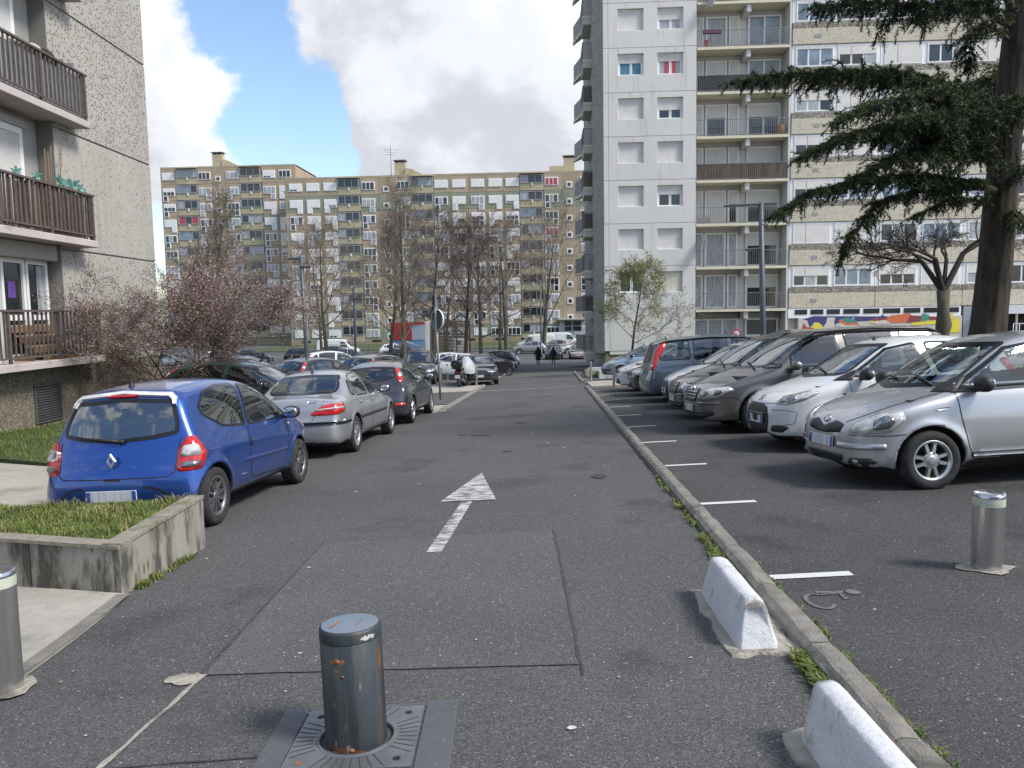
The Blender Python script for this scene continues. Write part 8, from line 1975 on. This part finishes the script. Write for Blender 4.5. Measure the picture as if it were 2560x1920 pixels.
# ------------------------------------------------------------------ scooter, motorcycle, two walkers
def scooter(label, x, y, rz, colr, cover, name='motor_scooter', group='two-wheelers'):
    t = thing(name, label, 'scooter', gpos(x, y), ground_rot(x, y, rz), group); rb_ = mat('bike_' + colr[0], colr[1], .3, .2, coat=.6)
    for yy in (-.66, .68):
        w = MB(); w.lathe([(.19, -.05), (.26, -.06), (.285, -.03), (.29, 0), (.285, .03), (.26, .06), (.19, .05)], 28, axis='x', close=True); w = w.build('wheel', RUB, t, (0, yy, .29))
        m = MB(); m.lathe([(.195, -.03), (.195, .03)], 24, axis='x'); [m.box(-.02, .02, -.012, .012, .03, .19, M=Matrix.Rotation(2 * math.pi * k / 5, 4, 'X')) for k in range(5)]; m.lathe([(.04, -.05), (.04, .05)], 12, axis='x'); m.build('rim', ALLOY, w)
    b = MB()
    prof = [(-.95, .62), (-.90, .78), (-.55, .84), (-.2, .80), (.0, .66), (.12, .42), (.35, .36), (.48, .50), (.56, .95), (.62, 1.02), (.70, .90), (.66, .55), (.55, .30), (.2, .18), (-.2, .20), (-.5, .36), (-.75, .50)]
    b.prism(prof[::-1], -.15, .15, axis='x'); b.build('body', rb_, t)
    s = MB(); s.bbox(-.15, .15, -.85, .0, .82, .93, .04); s.build('seat', SEAT, t)
    h = MB(); h.tube([(0, .60, .95), (0, .50, 1.12)], .03, 8); h.tube([(-.36, .40, 1.12), (-.2, .50, 1.13), (.2, .50, 1.13), (.36, .40, 1.12)], .018, 8); h.build('handlebar', BLK, t)
    for sx in (-1, 1):
        MB().ell((sx * .30, .52, 1.30), (.09, .02, .055), 10, 6).build('mirror', BLK, t); MB().tube([(sx * .22, .50, 1.13), (sx * .28, .52, 1.28)], .008, 5).build('mirror_stem', BLK, t)
    MB().ell((0, .70, .86), (.10, .06, .09), 12, 8).build('head_lamp', LENSW, t); MB().bbox(-.07, .07, -.99, -.92, .70, .76, .01).build('tail_lamp', RED, t)
    MB().bbox(-.12, .12, -.98, -.965, .46, .62, .004).build('number_plate', PLATE, t)
    MB().tube([(.17, -.2, .30), (.18, -.6, .34), (.18, -.95, .42)], [.04, .06, .06], 10).build('exhaust', ALLOY_D, t)
    f = MB(); [f.tube([(sx * .07, .68, .29), (sx * .07, .60, .95)], .02, 6) for sx in (-1, 1)]; f.build('fork', BLK, t)
    MB().tube([(-.08, .1, .2), (-.28, .12, .0)], .012, 5).build('side_stand', BLK, t)
    if cover:
        c = MB(); n, m = 18, 10; rn_ = random.Random(4); vs = []; fs = []
        for i in range(m + 1):
            v = i / m
            for k in range(n):
                a = 2 * math.pi * k / n; fold = 1 + .06 * math.sin(5 * a + 3 * v) * v; rx = .40 * math.sin(math.pi * (.08 + .50 * v)) * fold; ry = .58 * math.sin(math.pi * (.08 + .50 * v)) * fold
                vs.append((rx * math.cos(a) + .10, .22 + ry * math.sin(a), 1.42 - .78 * v + .03 * math.sin(3 * a) * v))
        for i in range(m):
            for k in range(n): fs.append((i * n + k, (i + 1) * n + k, (i + 1) * n + (k + 1) % n, i * n + (k + 1) % n))
        fs.append(tuple(range(n))); c.add(vs, fs, 0, True); c.build('grey_cover', mat('cover_cloth', (.40, .41, .43), .55, var=.12, vscale=4, bump=.5, bscale=7), t)
        bx_ = MB(); bx_.ell((0, -.98, 1.12), (.26, .22, .17), 16, 10, 0, None, .55); bx_.build('top_box', BLKG, t); MB().box(-.2, .2, -1.1, -.85, .90, .97).build('rack', BLK, t)
        MB().bbox(-.05, .05, -1.21, -1.195, 1.10, 1.13, .003).build('box_latch', ALLOY, t)
    return t
scooter('black scooter with top box under a loose grey cover by the bollard', -4.02, 35.5, R(-10), ('black', (.012, .012, .014)), True)
scooter('black and red motorcycle parked tail out behind the round-lamp car', -3.3, 48.3, R(100), ('graphite', (.018, .018, .020)), False, 'motorcycle')
scooter('motorcycle half hidden behind the black and red one', -3.9, 49.6, R(96), ('black', (.012, .012, .014)), False, 'motorcycle')

def skin_mesh(name, V, E, Rr, m, sub=1):
    me = bpy.data.meshes.new(name); me.from_pydata(V, E, []); o = bpy.data.objects.new(name, me); col.objects.link(o)
    md = o.modifiers.new('skin', 'SKIN'); sv = me.skin_vertices[0].data
    for i, r in enumerate(Rr): sv[i].radius = (r, r) if not isinstance(r, tuple) else r; sv[i].use_root = (i == 0)
    md.use_smooth_shade = True; s = o.modifiers.new('sub', 'SUBSURF'); s.levels = sub; s.render_levels = sub
    dg = bpy.context.evaluated_depsgraph_get(); dg.update(); ev = o.evaluated_get(dg); out = bpy.data.meshes.new_from_object(ev); out.name = name; bpy.data.objects.remove(o)
    out.materials.clear(); out.materials.append(m)
    for p in out.polygons: p.use_smooth = True
    return out
def walker(label, x, y, rz, coat, H, stride, bag=None):
    t = thing('person', label, 'person', gpos(x, y), (0, 0, rz), 'two walkers on the street'); k = H / 1.70
    V = [(0, 0, .93), (0, .01, 1.10), (0, .01, 1.30), (0, 0, 1.42), (0, .01, 1.50), (0, .02, 1.58), (0, .01, 1.66),
         (.09, 0, .88), (.10, stride * .10, .50), (.10, -stride * .02, .09), (.10, stride * .08, .04), (-.09, 0, .88), (-.10, -stride * .08, .50), (-.10, -stride * .28, .11), (-.10, -stride * .18, .04),
         (.17, 0, 1.38), (.24, -.05, 1.12), (.25, .03, .88), (.25, .06, .80), (-.17, 0, 1.38), (-.25, .03, 1.13), (-.30, -.03, .90), (-.31, -.02, .82)]
    # finger chains on each hand
    E = [(0, 1), (1, 2), (2, 3), (3, 4), (4, 5), (5, 6), (0, 7), (7, 8), (8, 9), (9, 10), (0, 11), (11, 12), (12, 13), (13, 14), (3, 15), (15, 16), (16, 17), (17, 18), (3, 19), (19, 20), (20, 21), (21, 22)]
    Rr = [(.15, .11), (.13, .10), (.15, .10), .07, .052, .085, .07, .085, .055, .04, .045, .085, .055, .04, .045, .06, .042, .033, .03, .06, .042, .033, .03]
    for b, sx in ((18, 1), (22, -1)):
        p = V[b]
        for j, (dy, ln) in enumerate(((.025, .065), (.009, .075), (-.007, .072), (-.022, .058))):
            i = len(V); V += [(p[0], p[1] + dy, p[2] - .03), (p[0] - sx * .01, p[1] + dy * 1.1, p[2] - .03 - ln * .6), (p[0] - sx * .022, p[1] + dy, p[2] - .03 - ln)]; E += [(b, i), (i, i + 1), (i + 1, i + 2)]; Rr += [.010, .009, .008]
        i = len(V); V += [(p[0] - sx * .01, p[1] + .03, p[2] - .01), (p[0] - sx * .02, p[1] + .048, p[2] - .045)]; E += [(b, i), (i, i + 1)]; Rr += [.011, .009]
    V = [(a * k, b * k, c * k) for a, b, c in V]; Rr = [tuple(q * k for q in r) if isinstance(r, tuple) else r * k for r in Rr]
    obj('body', skin_mesh('body', V, E, Rr, mat('dark_trousers', (.012, .012, .016), .85, var=.2)), t)
    c = MB(); n = 20; rows = [(.52, .235, .17), (.60, .225, .165), (.80, .205, .155), (1.0, .185, .135), (1.15, .19, .14), (1.30, .215, .145), (1.40, .19, .12), (1.46, .10, .09)]
    vs = [((rx * math.cos(2 * math.pi * j / n)) * k, (ry * math.sin(2 * math.pi * j / n) + .01 * math.sin(6 * math.pi * j / n) * (z < .9)) * k, z * k) for z, rx, ry in rows for j in range(n)]
    c.add(vs, [(i * n + j, i * n + (j + 1) % n, (i + 1) * n + (j + 1) % n, (i + 1) * n + j) for i in range(len(rows) - 1) for j in range(n)], 0, True)
    for sx, pts in ((1, [V[15], V[16], V[17]]), (-1, [V[19], V[20], V[21]])): c.tube(pts, [.075 * k, .062 * k, .05 * k], 10)
    c.lathe([(.09, 1.42), (.125, 1.47), (.12, 1.53), (.09, 1.50)], 14, M=Matrix.Translation((0, -.04, 0)) @ Matrix.Scale(k, 4)); c.build('coat', coat, t)
    hd = MB(); hd.ell((0, .015 * k, 1.60 * k), (.095 * k, .11 * k, .125 * k), 14, 10); hd.build('hair', mat('black_hair', (.008, .007, .007), .6, var=.3), t)
    f = MB(); f.ell((0, .10 * k, 1.585 * k), (.07 * k, .035 * k, .09 * k), 12, 8); f.ell((0, .135 * k, 1.58 * k), (.014, .02, .02), 6, 4); f.build('face', mat('skin', (.28, .16, .11), .6), t)
    for i in (10, 14):
        s = MB(); s.ell((V[i][0], V[i][1], .045), (.05, .13, .045), 12, 6, 0, None, .8); s.build('shoe', mat('white_shoe', (.6, .6, .6), .6), t)
    if bag:
        h = Ml_p = Matrix.Translation(gpos(x, y)) @ Matrix.Rotation(rz, 4, 'Z'); b = MB(); b.bbox(-.06, .06, -.17, .17, -.16, .14, .03); b.tube([(0, -.12, .12), (0, -.05, .42), (0, .05, .42), (0, .12, .12)], .012, 6)
        o = b.build('shoulder_bag', mat('black_bag', (.01, .01, .012), .5), None, tuple(h @ Vector((.27 * k, -.05, .92 * k))), (0, 0, rz)); tag(o, 'black shoulder bag of the walker in the navy coat', 'bag')
    return t
walker('person in a dark navy coat and black trousers walking away, left of the two', -1.16, 67.2, R(6), mat('navy_coat', (.010, .012, .020), .85, var=.2), 1.68, 1.0, True)
walker('person in a dark green hooded coat walking away, right of the two', .16, 66.7, R(-4), mat('green_coat', (.014, .026, .018), .85, var=.2), 1.60, .6)
